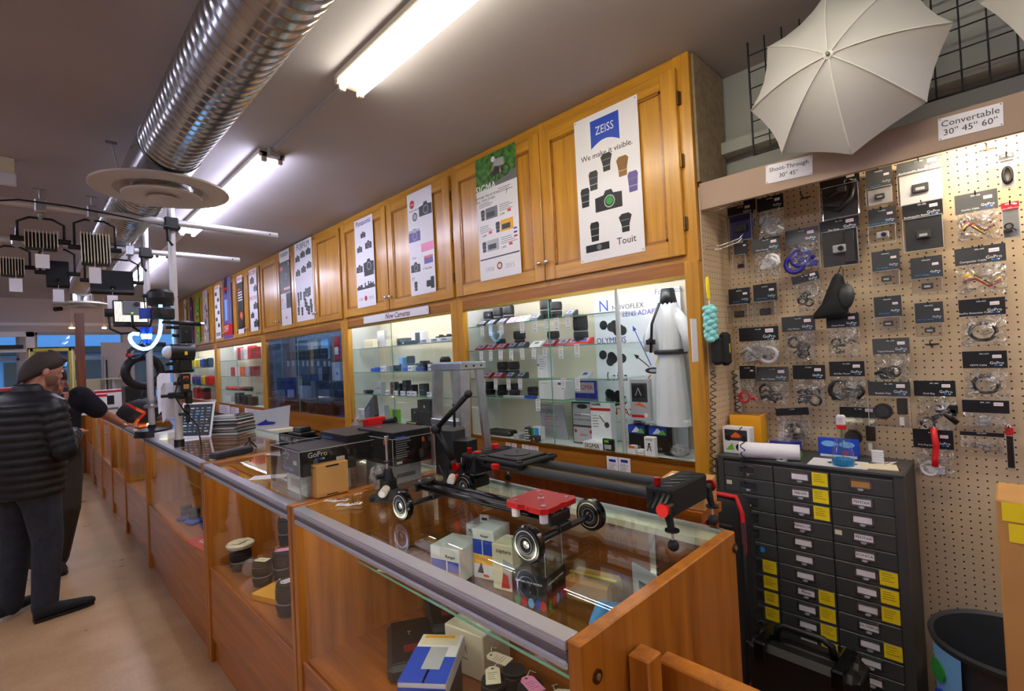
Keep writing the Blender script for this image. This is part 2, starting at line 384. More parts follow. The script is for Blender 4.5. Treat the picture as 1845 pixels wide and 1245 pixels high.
# the window wall at the far end: header, piers, sill, five windows with frames
WIN = [(-3.6, -2.5), (-2.4, -1.3), (-1.2, -0.05), (0.13, 1.28), (1.36, 2.4)]
hd = MB().box(XL, 2.46, FARY, FARY + 0.12, 2.31, CEIL, 'paint_warm')
hd.box(XL, 2.46, FARY - 0.03, FARY, 2.42, 2.47, 'white').box(XL, 2.46, FARY - 0.015, FARY, 2.31, 2.34, 'paint_warm')
hd.box(XL, -3.6, FARY, FARY + 0.12, 0, 2.31, 'paint_warm').box(2.4, 2.46, FARY, FARY + 0.12, 0, 2.31, 'paint_warm')
for a, b in zip(WIN, WIN[1:]): hd.box(a[1], b[0], FARY - 0.01, FARY + 0.12, 0, 2.31, 'paint_warm')
hd.box(XL, 2.46, FARY, FARY + 0.12, 0, 0.5, 'paint_warm')
struct(hd, 'wall_far')
for i, (a, b) in enumerate(WIN):
    m = MB()
    for q in ((a, a + 0.035), (b - 0.035, b)): m.box(q[0], q[1], FARY + 0.01, FARY + 0.09, 0.5, 2.31, 'light_grey')
    for q in ((0.5, 0.54), (1.86, 1.90), (2.27, 2.31)): m.box(a, b, FARY + 0.01, FARY + 0.09, q[0], q[1], 'light_grey')
    fr = struct(m, 'window_%d' % (i + 1))
    MB().box(a + 0.035, b - 0.035, FARY + 0.045, FARY + 0.05, 0.54, 1.86, 'glass').box(a + 0.035, b - 0.035, FARY + 0.045, FARY + 0.05, 1.9, 2.27, 'glass').build('window_pane', fr)
# across the street
m = MB().box(-30, 30, FARY + 0.2, 60, -0.15, -0.05, 'dark_grey'); struct(m, 'street')
for i, (x0, x1, h, mm, lb) in enumerate(((-14, -3.5, 4.6, 'grey', 'low grey storefront block across the street, behind the glass door side'), (-3, 5.5, 3.6, 'sky_blue', 'pale blue building with dark shop windows across the street'), (6, 16, 5.2, 'grey', 'tall grey block across the street at its far end'))):
    t = thing('building', lb, 'building', ((x0 + x1) / 2, 30, -0.05)); hw = (x1 - x0) / 2
    MB().box(-hw, hw, 0, 6, 0, h, mm).build('building_wall', t)
    for k in range(4):
        xx = -hw + (k + 0.5) * (x1 - x0) / 4; MB().box(xx - 0.8, xx + 0.8, -0.06, 0.02, 0.7, 2.3, 'file_grey').build('shop_window', t)
    MB().box(-hw, hw, -0.9, 0, 2.6, 2.9, 'dark_grey').build('awning', t)
def car(x, y, mm, lb):
    t = thing('car', lb, 'car', (x, y, -0.05))
    pts = [(-2.1, .3), (-2.1, .8), (-1.6, .9), (-0.9, 1.4), (0.7, 1.4), (1.3, .95), (2.0, .85), (2.15, .3)]
    b = MB(); b.T = Matrix.Rotation(R(90), 4, 'X'); b.prism(pts, -0.85, 0.85, mm); b.build('car_body', t)
    g = MB(); g.T = Matrix.Rotation(R(90), 4, 'X'); g.prism([(-1.35, .95), (-0.85, 1.33), (0.62, 1.33), (1.05, .95)], -0.87, 0.87, 'black_gloss'); g.build('car_window', t)
    for s in (-1.3, 1.35): MB().cyl((s, -0.88, 0.32), (s, -0.6, 0.32), 0.32, 'black', 18).build('wheel', t)
car(0.2, 17.5, 'red', 'red car parked in the street outside the window')
car(-5.2, 18.0, 'grey', 'grey car parked in the street to the side of the red one')
# ---------------------------------------------------------------- ceiling lamps
def fixture(x, y0, y1, label, warm=False):
    t = thing('ceiling_lamp', label, 'ceiling light', (x, (y0 + y1) / 2, CEIL), 0, 'twin-tube fluorescent lamps on the ceiling')
    L = (y1 - y0) / 2
    MB().box(-0.075, 0.075, -L, L, -0.03, -0.001, 'off_white', 0.004).build('lamp_housing', t)
    for s in (-1, 1):
        MB().cyl((s * 0.045, -L + .03, -0.05), (s * 0.045, L - .03, -0.05), 0.017, 'tube_warm' if warm else 'tube_light', 12).build('lamp_tube', t)
    for s in (-1, 1):
        k = MB()
        for q in (-1, 1): k.cb((q * 0.045, s * (L - 0.012), -0.042), (0.03, 0.024, 0.06), 'off_white', 0.004)
        k.cb((0, s * (L - 0.012), -0.03), (0.14, 0.024, 0.03), 'off_white').build('tube_holder', t)
fixture(1.09, -0.30, 2.07, 'bright yellow-white twin fluorescent lamp over the nearest counter', True)
fixture(1.09, 3.06, 5.25, 'twin fluorescent lamp with old holders beside the round duct diffuser')
fixture(1.09, 6.4, 8.9, 'twin fluorescent lamp behind the white horizontal poles')
for i, (x, y) in enumerate(((-1.9, -0.2), (-1.9, 3.2), (-1.9, 6.6), (1.11, -3.6), (-1.9, -3.6))):  # unseen lamps added out of frame to lift the ambient light
    fixture(x, y, y + 2.35, 'twin fluorescent lamp added outside the picture for ambient light')
solo(MB().box(-0.012, 0.012, -0.49, 0.49, -0.02, -0.001, 'ceiling').box(-.03, .03, .45, .49, -.05, -.001, 'ceiling'), 'conduit', 'painted conduit joining the two fluorescent lamps across the ceiling', 'conduit', (1.09, 2.565, CEIL))
solo(MB().box(-0.02, 0.02, -0.5, 0.5, -0.02, -0.001, 'white'), 'conduit', 'pale conduit strip on the ceiling behind the second lamp', 'conduit', (1.09, 5.83, CEIL))
# ---------------------------------------------------------------- spiral duct with its diffusers
DX, DZ, DR = 0.556, 2.715, 0.134
def duct(name, y0, y1, label):
    t = thing(name, label, 'duct', (DX, y0, DZ)); L = y1 - y0
    m = MB(); prof = []; n = int(L / 0.055); 
    for i in range(n + 1):
        y = L * i / n; prof += [(DR, y - 0.012), (DR + 0.005, y - 0.008), (DR + 0.005, y - 0.001), (DR, y + 0.003)]
    prof = [(DR, 0)] + [p for p in prof if 0 < p[1] < L] + [(DR, L)]
    m.T = Matrix.Rotation(R(-90), 4, 'X') @ Matrix(((1, .0, 0, 0), (0, 1, 0, 0), (0, 0.12, 1, 0), (0, 0, 0, 1)))
    m.lathe(prof, 'steel_duct', 40); m.build('duct_pipe', t)
    return t
d1 = duct('air_duct', -1.4, 2.92, 'large spiral steel air duct running under the ceiling, nearest length')
b = MB(); b.T = Matrix.Translation((0, 4.32, 0)) @ Matrix.Rotation(R(-90), 4, 'X')
b.lathe([(DR + .008, 0), (DR + .008, .5)], 'steel_duct', 40); b.build('duct_collar', d1)
d2 = duct('air_duct', 3.43, 8.2, 'farther length of the spiral steel duct, reflecting blue light')
b = MB(); b.T = Matrix.Translation((0, 4.775, 0)) @ Matrix.Rotation(R(-90), 4, 'X'); b.lathe([(DR, 0), (DR, .4), (0, .4)], 'steel_duct', 32); b.build('duct_collar', d2)
def diffuser(c, s, label):
    t = thing('air_diffuser', label, 'air vent', c)
    MB().lathe([(0.12 * s, 0.13 * s), (0.12 * s, 0.0)], 'steel_duct', 32).build('neck', t)
    MB().lathe([(0.13 * s, 0.02), (0.2 * s, .03), (0.29 * s, 0.006), (0.292 * s, -0.004), (.285 * s, -0.006), (0.2 * s, -0.008), (0.175 * s, 0.012), (0.13 * s, .02)], 'vent_white', 48).build('outer_ring', t)
    MB().lathe([(0.0, -.02), (.06 * s, -.03), (0.165 * s, -0.036), (0.17 * s, -0.03), (0.12 * s, 0.0), (.0, .02)], 'vent_white', 40).build('middle_cone', t)
    MB().lathe([(0.0, -.05), (0.066 * s, -0.048), (0.07 * s, -.044), (0.05 * s, -.02), (0, -.02)], 'vent_white', 32).build('centre_cone', t)
    return t
diffuser((DX, 3.19, 2.555), 1.08, 'round white air diffuser hanging under the near end of the duct')
diffuser((DX, 8.35, 2.48), 1.0, 'small-looking round air diffuser below the far end of the duct')
solo(MB().tube([(0, 0, 0), (.01, 0, -.06), (0.06, 0.03, -.3)], 0.004, 'light_grey', 6).cb((0, 0, -.006), (.05, .02, .01), 'grey'), 'hanger_wire', 'thin hanger wire hooked to the ceiling beside the duct', 'wire', at(200, 255, z=CEIL))
# ---------------------------------------------------------------- far end furniture
Y = 10.6
p = at(147, 700, y=Y)
m = MB().box(-0.055, 0.055, -0.055, 0.055, 0, at(140, 565, y=Y).z, 'cherry_edge', 0.004)
solo(m, 'wooden_post', 'tall square brown wooden post at the far end of the counter row', 'post', (p.x, Y, 0))
YM = 9.0
a, b2 = at(48, 632, y=YM), at(134, 632, y=YM); w2 = b2.x - a.x
t = thing('gilt_frame', 'tall gold-framed standing mirror behind the two men', 'mirror', ((a.x + b2.x) / 2, YM, 0))
H = at(100, 626, y=YM).z
m = MB()
for q in ((-w2 / 2, -w2 / 2 + .07), (w2 / 2 - .07, w2 / 2)): m.box(q[0], q[1], -0.03, 0.03, 0, H, 'gold', 0.012)
m.box(-w2 / 2, w2 / 2, -0.03, 0.03, H - .06, H, 'gold', 0.012).box(-w2 / 2, w2 / 2, -0.03, 0.03, 0, .08, 'gold', 0.012)
for q in ((-w2 / 2 + .02, -w2 / 2 + .03), (w2 / 2 - .03, w2 / 2 - .02)): m.box(q[0], q[1], -0.038, -.03, 0.02, H - .02, 'cream')
m.build('frame', t); MB().box(-w2 / 2 + .07, w2 / 2 - .07, 0.0, 0.01, .08, H - .06, 'smoke_glass').build('mirror_pane', t)
# glass door with closer, at the left edge
t = thing('glass_entrance', 'white-framed glass entrance with a black closer bar at the far end', 'door', (-0.25, FARY - .35, 0))
m = MB()
for q in ((-0.55, -0.47), (0.28, 0.38)): m.box(q[0], q[1], -0.03, 0.03, 0, 2.3, 'white', .004)
m.box(-0.55, 0.38, -0.03, 0.03, 2.22, 2.3, 'white').box(-0.47, 0.28, -0.03, 0.03, 0, .12, 'white').box(-0.47, 0.28, -.03, .03, 1.98, 2.03, 'white')
m.build('frame', t); MB().box(-.47, .28, -.003, .003, .12, 2.22, 'glass').build('glazing', t)
MB().box(-0.3, .25, -.09, -.03, 2.03, 2.09, 'black').build('closer', t)
solo(MB().box(-.04, .035, -.05, 0, -.07, .02, 'cream', .004).box(-.04, .04, -.05, -.01, -.14, -.07, 'white', .004), 'wall_speaker', 'cream box fixed to the ceiling at the left edge', 'box', (-.045, 4.1, CEIL - .021))
# dome camera and spotlights
q = at(108, 556, y=FARY - .06)
t = thing('security_camera', 'small black security camera on the header wall', 'camera', q)
MB().cyl((0, 0, 0), (0, .06, .02), .05, 'off_white', 14).build('mount', t); MB().cyl((-.07, -.05, -.02), (.02, 0, 0), .035, 'black', 12).build('lens_barrel', t)
for i, u in enumerate((129, 188)):
    q = at(u, 592, y=FARY - .4)
    t = thing('spot_lamp', ['small clear spot lamp hanging next to the brown post', 'small clear spot lamp hanging before the middle of the window wall'][i], 'spotlight', q)
    MB().lathe([(0.01, .09), (.03, .07), (.06, 0)], 'glass', 14).build('glass_shade', t); MB().ell((0, 0, .01), (.035, .035, .015), 'warm_glow', 10, 6).build('bulb', t)
    MB().cyl((0, 0, .09), (0, 0, CEIL - q.z), .004, 'white', 6).build('stem', t)
# paper backdrop board with prop stand and the black pole
ub, vb = at(200, 700, y=10.85), at(243, 617, y=10.85); x0, x1 = at(184, 690, y=10.85).x, at(243, 690, y=10.85).x
m = MB(); pts = [(x0, 0), (x1, 0), (x1, at(243, 617, y=10.85).z), (x0, at(184, 617, y=10.85).z)]
m.T = Matrix.Rotation(R(90), 4, 'X'); m.prism([(p_[0] - x0, p_[1]) for p_ in pts], -.02, .02, 'paint_warm')
solo(m, 'backdrop_board', 'tall pale cream board standing before the windows, lit warm', 'board', (x0, 10.85, 0), 0)
q = at(191, 640, y=10.72)
solo(MB().box(-.03, .03, -.03, .03, 0, q.z - .02, 'light_grey').box(-.012, .012, -.032, -.03, .9, q.z - .08, 'black'), 'upright_rail', 'grey upright rail with a black slot beside the pale board', 'pole', (q.x, 10.72, 0))
q = at(207, 683, y=10.5)
t = thing('drawing_stand', 'small tripod stand with flat wooden top and long thin wire', 'stand', (q.x + .0, 10.62, 0))
MB().cyl((0, 0, 0.75), (0, 0, q.z), .03, 'light_grey', 10).build('column', t); MB().box(-.16, .16, -.1, .1, q.z, q.z + .02, 'cream').build('top_plate', t)
for k in range(3):
    a = k * 2.1; MB().tube([(0, 0, 1.3), (.08 * math.cos(a), .08 * math.sin(a), 0.0)], .012, 'grey', 6).build('leg', t)
MB().tube([(.05, 0, q.z), (.45, 0, q.z + .75)], .006, 'carton_dark', 5).build('wire', t)
solo(MB().box(-.2, .2, -.12, .12, 0, 1.5, 'cream', .01), 'cream_cabinet', 'plain cream cabinet standing right of the brown post', 'cabinet', (at(168, 690, y=10.9).x - .1, 10.95, 0))
# photograph boxes beyond the bag
for i, (u, v, hh, lb) in enumerate(((166, 700, .26, 'white box with a red top edge and a dark picture, beyond the counter'), (197, 697, .30, 'upright white box with a red top edge and small camera picture'))):
    q = at(u, v, y=8.3)
    m = MB().box(-.14, .14, -.05, .05, 0, hh, 'white', .003).box(-.14, .14, -.052, -.05, hh - .04, hh - .01, 'red').box(-.07, .06, -.052, -.05, .1, hh - .08, 'black').box(-.1, .1, -.052, -.05, .03, .06, 'grey')
    solo(m, 'product_box', lb, 'box', (q.x, 8.3 + .2 * i, CT + .004))
# ---------------------------------------------------------------- wall cabinets with panelled doors
UNITS = [(ENDY, 2.62), (2.62, 4.27), (4.27, 6.43), (6.43, 8.55), (8.55, FARY - .02)]
ULAB = ['nearest honey-oak wall cabinet under the ceiling, with brass hinges, holding the two largest posters', 'oak wall cabinet over the case signed for new cameras',
        'oak wall cabinet with four doors, two of them bare', 'oak wall cabinet with the narrow camera posters past the bare doors', 'last oak wall cabinet, reaching the window wall']
DOORS = [[(.985, 1.80), (1.806, 2.603)], [(2.635, 3.447), (3.463, 4.245)], [(4.288, 4.832), (4.846, 5.367), (5.38, 5.848), (5.86, 6.40)],
         [(6.45, 6.965), (6.98, 7.47), (7.48, 7.98), (7.99, 8.50)], [(8.58, 9.14), (9.15, 9.63), (9.64, 10.1), (10.11, 10.6), (10.61, 11.14)]]
DZ0, DZ1 = 1.977, 2.815
for k, (y0, y1) in enumerate(UNITS):
    t = thing('wall_cabinet', ULAB[k], 'cabinet', (WX, y0, DZ0 - .03), 0, 'oak wall cabinets above the display cases'); z0 = DZ0 - .03
    m = MB(); H = CEIL - z0 - .001
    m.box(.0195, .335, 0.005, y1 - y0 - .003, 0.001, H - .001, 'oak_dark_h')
    m.box(.001, .019, 0.004, y1 - y0 - .004, 0.001, .04, 'oak_h').box(.001, .019, 0.004, y1 - y0 - .004, DZ1 - z0 - .02, H - .001, 'oak_h')
    for (a, b) in [(0, DOORS[k][0][0] + .02)] + [(p[1] - .02, q[0] + .02) for p, q in zip(DOORS[k], DOORS[k][1:])] + [(DOORS[k][-1][1] - .02, y1)]:
        m.box(0, .0205, max(a - y0, .001) if a else .001, b - y0 - .001, 0, H, 'oak')
    m.build('cabinet_body', t)
    for j, (a, b) in enumerate(DOORS[k]):
        near_h = (j % 2 == 0)
        a_, b_, c0, c1 = a - y0, b - y0, DZ0 - z0, DZ1 - z0
        d = MB(); s = .075 if b - a > .7 else .055
        d.box(-.022, -.001, a_, a_ + s, c0, c1, 'oak', .003).box(-.022, -.001, b_ - s, b_, c0, c1, 'oak', .003)
        d.box(-.0215, -.001, a_ + s - .002, b_ - s + .002, c0, c0 + s, 'oak_h', .003).box(-.0215, -.001, a_ + s - .002, b_ - s + .002, c1 - s, c1, 'oak_h', .003)
        d.box(-.01, -.001, a_ + s - .01, b_ - s + .01, c0 + s - .01, c1 - s + .01, 'oak')
        # moulding slope round the panel
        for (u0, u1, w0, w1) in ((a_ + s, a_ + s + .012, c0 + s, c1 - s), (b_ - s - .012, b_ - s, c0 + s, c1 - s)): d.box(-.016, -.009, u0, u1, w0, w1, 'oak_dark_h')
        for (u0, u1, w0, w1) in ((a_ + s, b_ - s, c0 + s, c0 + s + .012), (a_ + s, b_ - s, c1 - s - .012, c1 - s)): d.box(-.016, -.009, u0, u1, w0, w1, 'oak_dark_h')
        D = d.build('cabinet_door', t)
        ky = b_ - .025 if near_h else a_ + .025
        MB().cyl((-.022, ky, c0 + .1), (-.035, ky, c0 + .1), .005, 'alu', 8).ell((-.042, ky, c0 + .1), (.009, .014, .014), 'chrome', 12, 8).build('door_knob', D)
        if k < 2:
            hy = a_ - .004 if near_h else b_ + .004
            for hz in (.14, .42, .70): MB().cb((-.004, hy, c0 + hz), (.012, .02, .06), 'hinge', .003).cyl((-.014, hy, c0 + hz - .03), (-.014, hy, c0 + hz + .03), .005, 'hinge', 8).build('hinge', D)
# cloth-covered end panel of the run, and the pegboard return below it
solo(MB().box(0, .31, -.012, 0, 0, CEIL - 2.30, 'fabric_panel'), 'end_panel', 'grey-brown cloth-covered end panel of the nearest wall cabinet, beside the umbrella', 'panel', (WX + .022, ENDY, 2.295))
# ---------------------------------------------------------------- display cases
G0, G1, RB = 1.05, 1.885, .895
SH = [[1.305, 1.425, 1.61, 1.77], [1.285, 1.48, 1.69], [1.20, 1.40, 1.62, 1.83], [1.25, 1.45, 1.68], [1.3, 1.6]]
CLAB = ['nearest glass-fronted display case with hanging price tags and a white t-shirt form', 'display case below the painted new cameras sign', 'dark display case reflecting the blue windows',
        'display case with red packets on its upper shelves', 'last display case before the window wall']
CASES = []
for k, (y0, y1) in enumerate(UNITS):
    t = thing('display_case', CLAB[k], 'display case', (WX, y0, RB), 0, 'lit display cases under the oak cabinets'); L = y1 - y0; zb = G0 - RB; zt = DZ0 - .031 - RB
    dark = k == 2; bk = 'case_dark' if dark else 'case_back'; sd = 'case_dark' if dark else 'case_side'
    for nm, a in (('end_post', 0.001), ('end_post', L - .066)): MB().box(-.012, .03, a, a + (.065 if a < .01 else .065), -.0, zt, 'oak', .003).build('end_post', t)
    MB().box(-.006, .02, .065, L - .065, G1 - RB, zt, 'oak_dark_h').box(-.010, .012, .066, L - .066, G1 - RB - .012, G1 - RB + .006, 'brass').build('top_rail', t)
    MB().box(-.006, .02, .065, L - .065, 0, zb - .012, 'oak_dark_h', .002).box(-.010, .012, .066, L - .066, zb - .012, zb + .008, 'oak_dark_h' if k else 'brass').build('bottom_rail', t)
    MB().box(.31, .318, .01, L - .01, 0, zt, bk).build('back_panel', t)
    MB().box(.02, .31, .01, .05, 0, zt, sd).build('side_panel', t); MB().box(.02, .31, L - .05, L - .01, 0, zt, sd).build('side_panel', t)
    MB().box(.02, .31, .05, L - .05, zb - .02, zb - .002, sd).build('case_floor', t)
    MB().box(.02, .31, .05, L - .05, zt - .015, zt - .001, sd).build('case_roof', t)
    for (a, b, x) in ((.067, L * .56, 0.004), (L * .52, L - .067, -.003)):
        MB().box(x, x + .004, a, b, zb + .008, G1 - RB - .012, 'smoke_glass' if dark else 'glass').box(x - .001, x + .005, a, a + .003, zb + .008, G1 - RB - .012, 'glass_edge').build('sliding_glass', t)
    sl0 = .46 if k == 0 else .055
    for z in SH[k]: MB().box(.04, .285, sl0, L - .055, z - RB - .006, z - RB, 'glass_green').box(.038, .0405, sl0, L - .055, z - RB - .006, z - RB, 'glass_edge').build('glass_shelf', t)
    if k == 0:
        MB().cyl((.035, .452, zb), (.035, .452, zt - .02), .012, 'alu_pole', 14).build('shelf_pole', t)
    lm = MB(); lm.cyl((.06, .12, zt - .035), (.06, L - .12, zt - .035), .010, 'case_light', 10); lm.build('case_lamp', t)
    CASES.append(t)
# the white strip on the lowest shelf of case one paints in a highlight
# cream base cabinets standing below the cases
for k, (y0, y1) in enumerate(UNITS):
    t = thing('base_cabinet', 'low cream-fronted base cabinet below the ' + ['nearest', 'new cameras', 'dark', 'red packets', 'last'][k] + ' display case', 'cabinet', (WX + .06, y0, 0), 0, 'base cabinets behind the counters'); L = y1 - y0
    MB().box(.02, .28, .002, L - .002, 0, RB - .002, 'oak_dark_h').build('carcass', t)
    for j in range(2): MB().box(0 if j else .008, .018, .02 + j * (L / 2 - .03), L / 2 + .01 + j * (L / 2 - .03), .12, RB - .06, 'cream' if k else 'cherry_edge', .002).build('sliding_door', t)
    MB().box(-.02, .02, .0021, L - .0021, RB - .058, RB - .03, 'oak_dark_h').build('front_rail', t)
# ---------------------------------------------------------------- posters
def poster(tl, br, label, draw, x=WX - .0235, name='poster', cat='poster', base='paper', rot=WALL, group=None):
    a = at(*tl, x=x); b = at(*br, x=x); W = a.y - b.y; H = a.z - b.z
    m = MB(); m.box(0, W, -H, 0, 0, .0012, base)
    draw(m, W, H); m.T = I4
    return solo(m, name, label, cat, (x, a.y, a.z), rot, group)
def cam_icon(m, x, y, s, c='black', z=.0012, grip=True):
    m.prism([(x - s, y - s * .55), (x - s, y + s * .35), (x - s * .35, y + s * .42), (x - s * .2, y + s * .68), (x + s * .25, y + s * .68), (x + s * .38, y + s * .42), (x + s, y + s * .35), (x + s, y - s * .6)], z, z + .0004, c)
    m.disc((x + s * .08, y - s * .05), s * .4, z + .0004, z + .0007, 'light_grey', 16); m.disc((x + s * .08, y - s * .05), s * .33, z + .0007, z + .001, c, 16)
def lens_icon(m, x, y, s, c='black', z=.0012, flare=1.15):
    m.prism([(x - s * .45, y - s), (x - s * .5, y - s * .2), (x - s * .5 * flare, y + s * .7), (x - s * .42, y + s), (x + s * .42, y + s), (x + s * .5 * flare, y + s * .7), (x + s * .5, y - s * .2), (x + s * .45, y - s)], z, z + .0004, c)
    m.box(x - s * .5, x + s * .5, y + s * .25, y + s * .34, z + .0004, z + .0007, 'grey'); m.box(x - s * .48, x + s * .48, y - s * .45, y - s * .38, z + .0004, z + .0007, 'light_grey')
def lines(m, x0, x1, y, n, dy, c='grey', z=.0012, h=.0035):
    for i in range(n): m.box(x0, x0 + (x1 - x0) * random.uniform(.6, 1), y - i * dy - h, y - i * dy, z, z + .0003, c)
def zeiss(m, W, H):
    bx0, bx1, by1, by0 = W * .27, W * .72, -H * .045, -H * .235
    n = 14; pts = [(bx0, by1), (bx1, by1)] + [(bx1 - (bx1 - bx0) * i / n, by0 + math.sin(math.pi * i / n) * .03) for i in range(n + 1)]
    m.prism(pts, .0012, .0016, 'blue'); m.text('ZEISS', ((bx0 + bx1) / 2, (by0 + by1) / 2 + .01), W * .155, 'white', .0017, sx=.82)
    m.text('We make it visible.', (W * .5, -H * .285), W * .105, 'black', .0014)
    lens_icon(m, W * .50, -H * .355, W * .12, flare=1.5); lens_icon(m, W * .28, -H * .45, W * .13, 'dark_grey'); lens_icon(m, W * .74, -H * .42, W * .13, 'carton_dark', flare=1.4)
    lens_icon(m, W * .13, -H * .55, W * .13); lens_icon(m, W * .88, -H * .54, W * .13, 'purple'); cam_icon(m, W * .5, -H * .615, W * .21)
    m.disc((W * .52, -H * .617), W * .055, .0023, .0026, 'green', 16)
    lens_icon(m, W * .26, -H * .80, W * .13); lens_icon(m, W * .74, -H * .79, W * .12, flare=1.6); m.box(W * .1, W * .48, -H * .935, -H * .885, .0012, .0017, 'black'); m.disc((W * .32, -H * .91), W * .04, .0017, .002, 'grey', 12)
    m.text('Touit', (W * .74, -H * .905), W * .13, 'black', .0014)
    for q in ((.03, -.015), (.97, -.015), (.03, -.985), (.97, -.985)): m.disc((W * q[0], H * q[1]), .003, .0012, .002, 'grey', 8)
poster((1034, 222), (1163, 452), 'white poster with a big blue square logo reading ZEISS above lenses and one camera', zeiss)
def sigma(m, W, H):
    m.box(0, W, -H * .27, 0, .0012, .0016, 'leaf'); m.prism([(W * .3, -H * .27), (W, -H * .19), (W, -H * .27)], .0016, .0019, 'grey')
    for q in ((.42, .2), (.75, .175)):
        m.disc((W * q[0], -H * q[1]), W * .1, .0019, .0022, 'dark_grey', 20); m.disc((W * q[0], -H * q[1]), W * .075, .0022, .0024, 'leaf', 20)
    m.prism([(W * .42, -H * .19), (W * .5, -H * .12), (W * .72, -H * .16), (W * .7, -H * .18)], .0024, .0027, 'dark_grey')
    m.prism([(W * .5, -H * .06), (W * .72, -H * .07), (W * .72, -H * .13), (W * .6, -H * .125), (W * .46, -H * .11)], .0027, .003, 'light_grey'); m.disc((W * .46, -H * .055), W * .05, .0027, .0031, 'white', 12)
    m.prism([(W * .46, -H * .1), (W * .4, -H * .14), (W * .44, -H * .145), (W * .5, -H * .11)], .0027, .003, 'skin'); m.prism([(W * .62, -H * .12), (W * .66, -H * .18), (W * .6, -H * .18)], .0027, .003, 'skin')
    m.text('SIGMA', (W * .25, -H * .265), W * .21, 'white', .0034, h=.0012, sx=.85)
    m.text('CAPTURE THE ACTION.', (W * .26, -H * .325), W * .058, 'black', .0014); m.text('TELL YOUR STORY.', (W * .23, -H * .355), W * .058, 'black', .0014)
    m.text('7', (W * .75, -H * .345), W * .1, 'black', .0014); lines(m, W * .55, W * .95, -H * .30, 3, .011); lines(m, W * .04, W * .48, -H * .375, 3, .01)
    for y, s in ((.47, 1), (.60, -1), (.73, 1)):
        x = W * .14 if s > 0 else W * .5
        lens_icon(m, x, -H * y, W * .09); m.box(x + W * .07, x + W * .37, -H * (y + .045), -H * (y - .045), .0012, .0015, ['grey', 'kodak', 'light_grey'][int((y - .47) / .13 + .5)])
        m.box(x + W * .1, x + W * .3, -H * (y + .03), -H * (y - .01), .0015, .0018, 'dark_grey'); lines(m, W * (.56 if s > 0 else .05), W * (.95 if s > 0 else .4), -H * (y - .04), 4, .012)
        m.box(W * (.75 if s > 0 else .27), W * (.83 if s > 0 else .35), -H * (y + .035), -H * (y + .015), .0012, .0016, 'red')
        m.text('1,499', (W * (.62 if s > 0 else .15), -H * (y + .04)), W * .055, 'black', .0014)
    for i, c in enumerate(('blue', 'deep_blue', 'red')): m.box(W * .87, W * .95, -H * (.64 + i * .03) - .01, -H * (.64 + i * .03), .0012, .0016, c)
    m.box(W * .02, W * .98, -H * .835, -H * .825, .0012, .0016, 'black'); m.text('1958', (W * .25, -H * .92), W * .11, 'light_grey', .0014); m.text('2015', (W * .75, -H * .92), W * .11, 'light_grey', .0014)
    m.disc((W * .5, -H * .905), W * .065, .0012, .0016, 'dark_red', 14); m.disc((W * .5, -H * .905), W * .04, .0016, .0019, 'cream', 12)
poster((856, 290), (940, 492), 'tall poster with a racing cyclist photo over lens pictures and the word SIGMA', sigma)
def leica(m, W, H):
    m.disc((W * .2, -H * .11), W * .1, .0012, .0016, 'red', 24); m.text('Leica', (W * .2, -H * .11), W * .075, 'white', .0017, shear=.3)
    m.text('MONOCHROM', (W * .28, -H * .175), W * .06, 'grey', .0014); m.disc((W * .3, -H * .24), W * .1, .0012, .0015, 'dark_grey', 20); m.disc((W * .3, -H * .24), W * .07, .0015, .0018, 'light_grey', 20)
    cam_icon(m, W * .73, -H * .2, W * .25, 'black'); cam_icon(m, W * .25, -H * .42, W * .24, 'purple'); m.box(W * .02, W * .47, -H * .385, -H * .36, .002, .0024, 'light_grey')
    m.box(W * .5, W * .98, -H * .60, -H * .52, .0012, .0016, 'pink'); cam_icon(m, W * .24, -H * .73, W * .19, 'dark_grey'); m.box(W * .6, W * .94, -H * .72, -H * .66, .0012, .0018, 'purple'); m.box(W * .6, W * .94, -H * .665, -H * .645, .0018, .0022, 'red')
    m.text('V-Lux', (W * .2, -H * .635), W * .07, 'black', .0014); m.text('T Two Sizes', (W * .72, -H * .765), W * .07, 'black', .0014); m.text('TT', (W * .12, -H * .84), W * .1, 'black', .0014)
    lens_icon(m, W * .22, -H * .91, W * .11, 'dark_grey'); m.box(W * .65, W * .82, -H * .94, -H * .88, .0012, .0018, 'black'); m.box(W * .82, W * .95, -H * .96, -H * .85, .0012, .0018, 'black')
poster((733, 353), (786, 533 - 8), 'white poster with a round red badge over black and pink cameras', leica)
def panasonic(m, W, H):
    m.text('Panasonic', (W * .5, -H * .05), W * .21, 'deep_blue', .0014, h=.0006)
    cam_icon(m, W * .47, -H * .19, W * .13); cam_icon(m, W * .25, -H * .34, W * .14, 'dark_grey'); cam_icon(m, W * .73, -H * .32, W * .17)
    cam_icon(m, W * .2, -H * .56, W * .17); cam_icon(m, W * .7, -H * .55, W * .27); m.box(W * .45, W * .95, -H * .66, -H * .57, .0012, .0014, 'black')
    random.seed(3)
    for i in range(16): m.box(W * (.03 + i * .06), W * (.085 + i * .06), -H * .80, -H * (.80 - random.uniform(.02, .08)), .0012, .0016, 'black')
    m.text('1958', (W * .2, -H * .91), W * .12, 'light_grey', .0014); m.text('2015', (W * .77, -H * .91), W * .12, 'light_grey', .0014); m.disc((W * .48, -H * .905), W * .07, .0012, .0016, 'red', 14)
poster((638, 400), (678, 549), 'white poster headed Panasonic with black cameras over a skyline of lenses', panasonic)
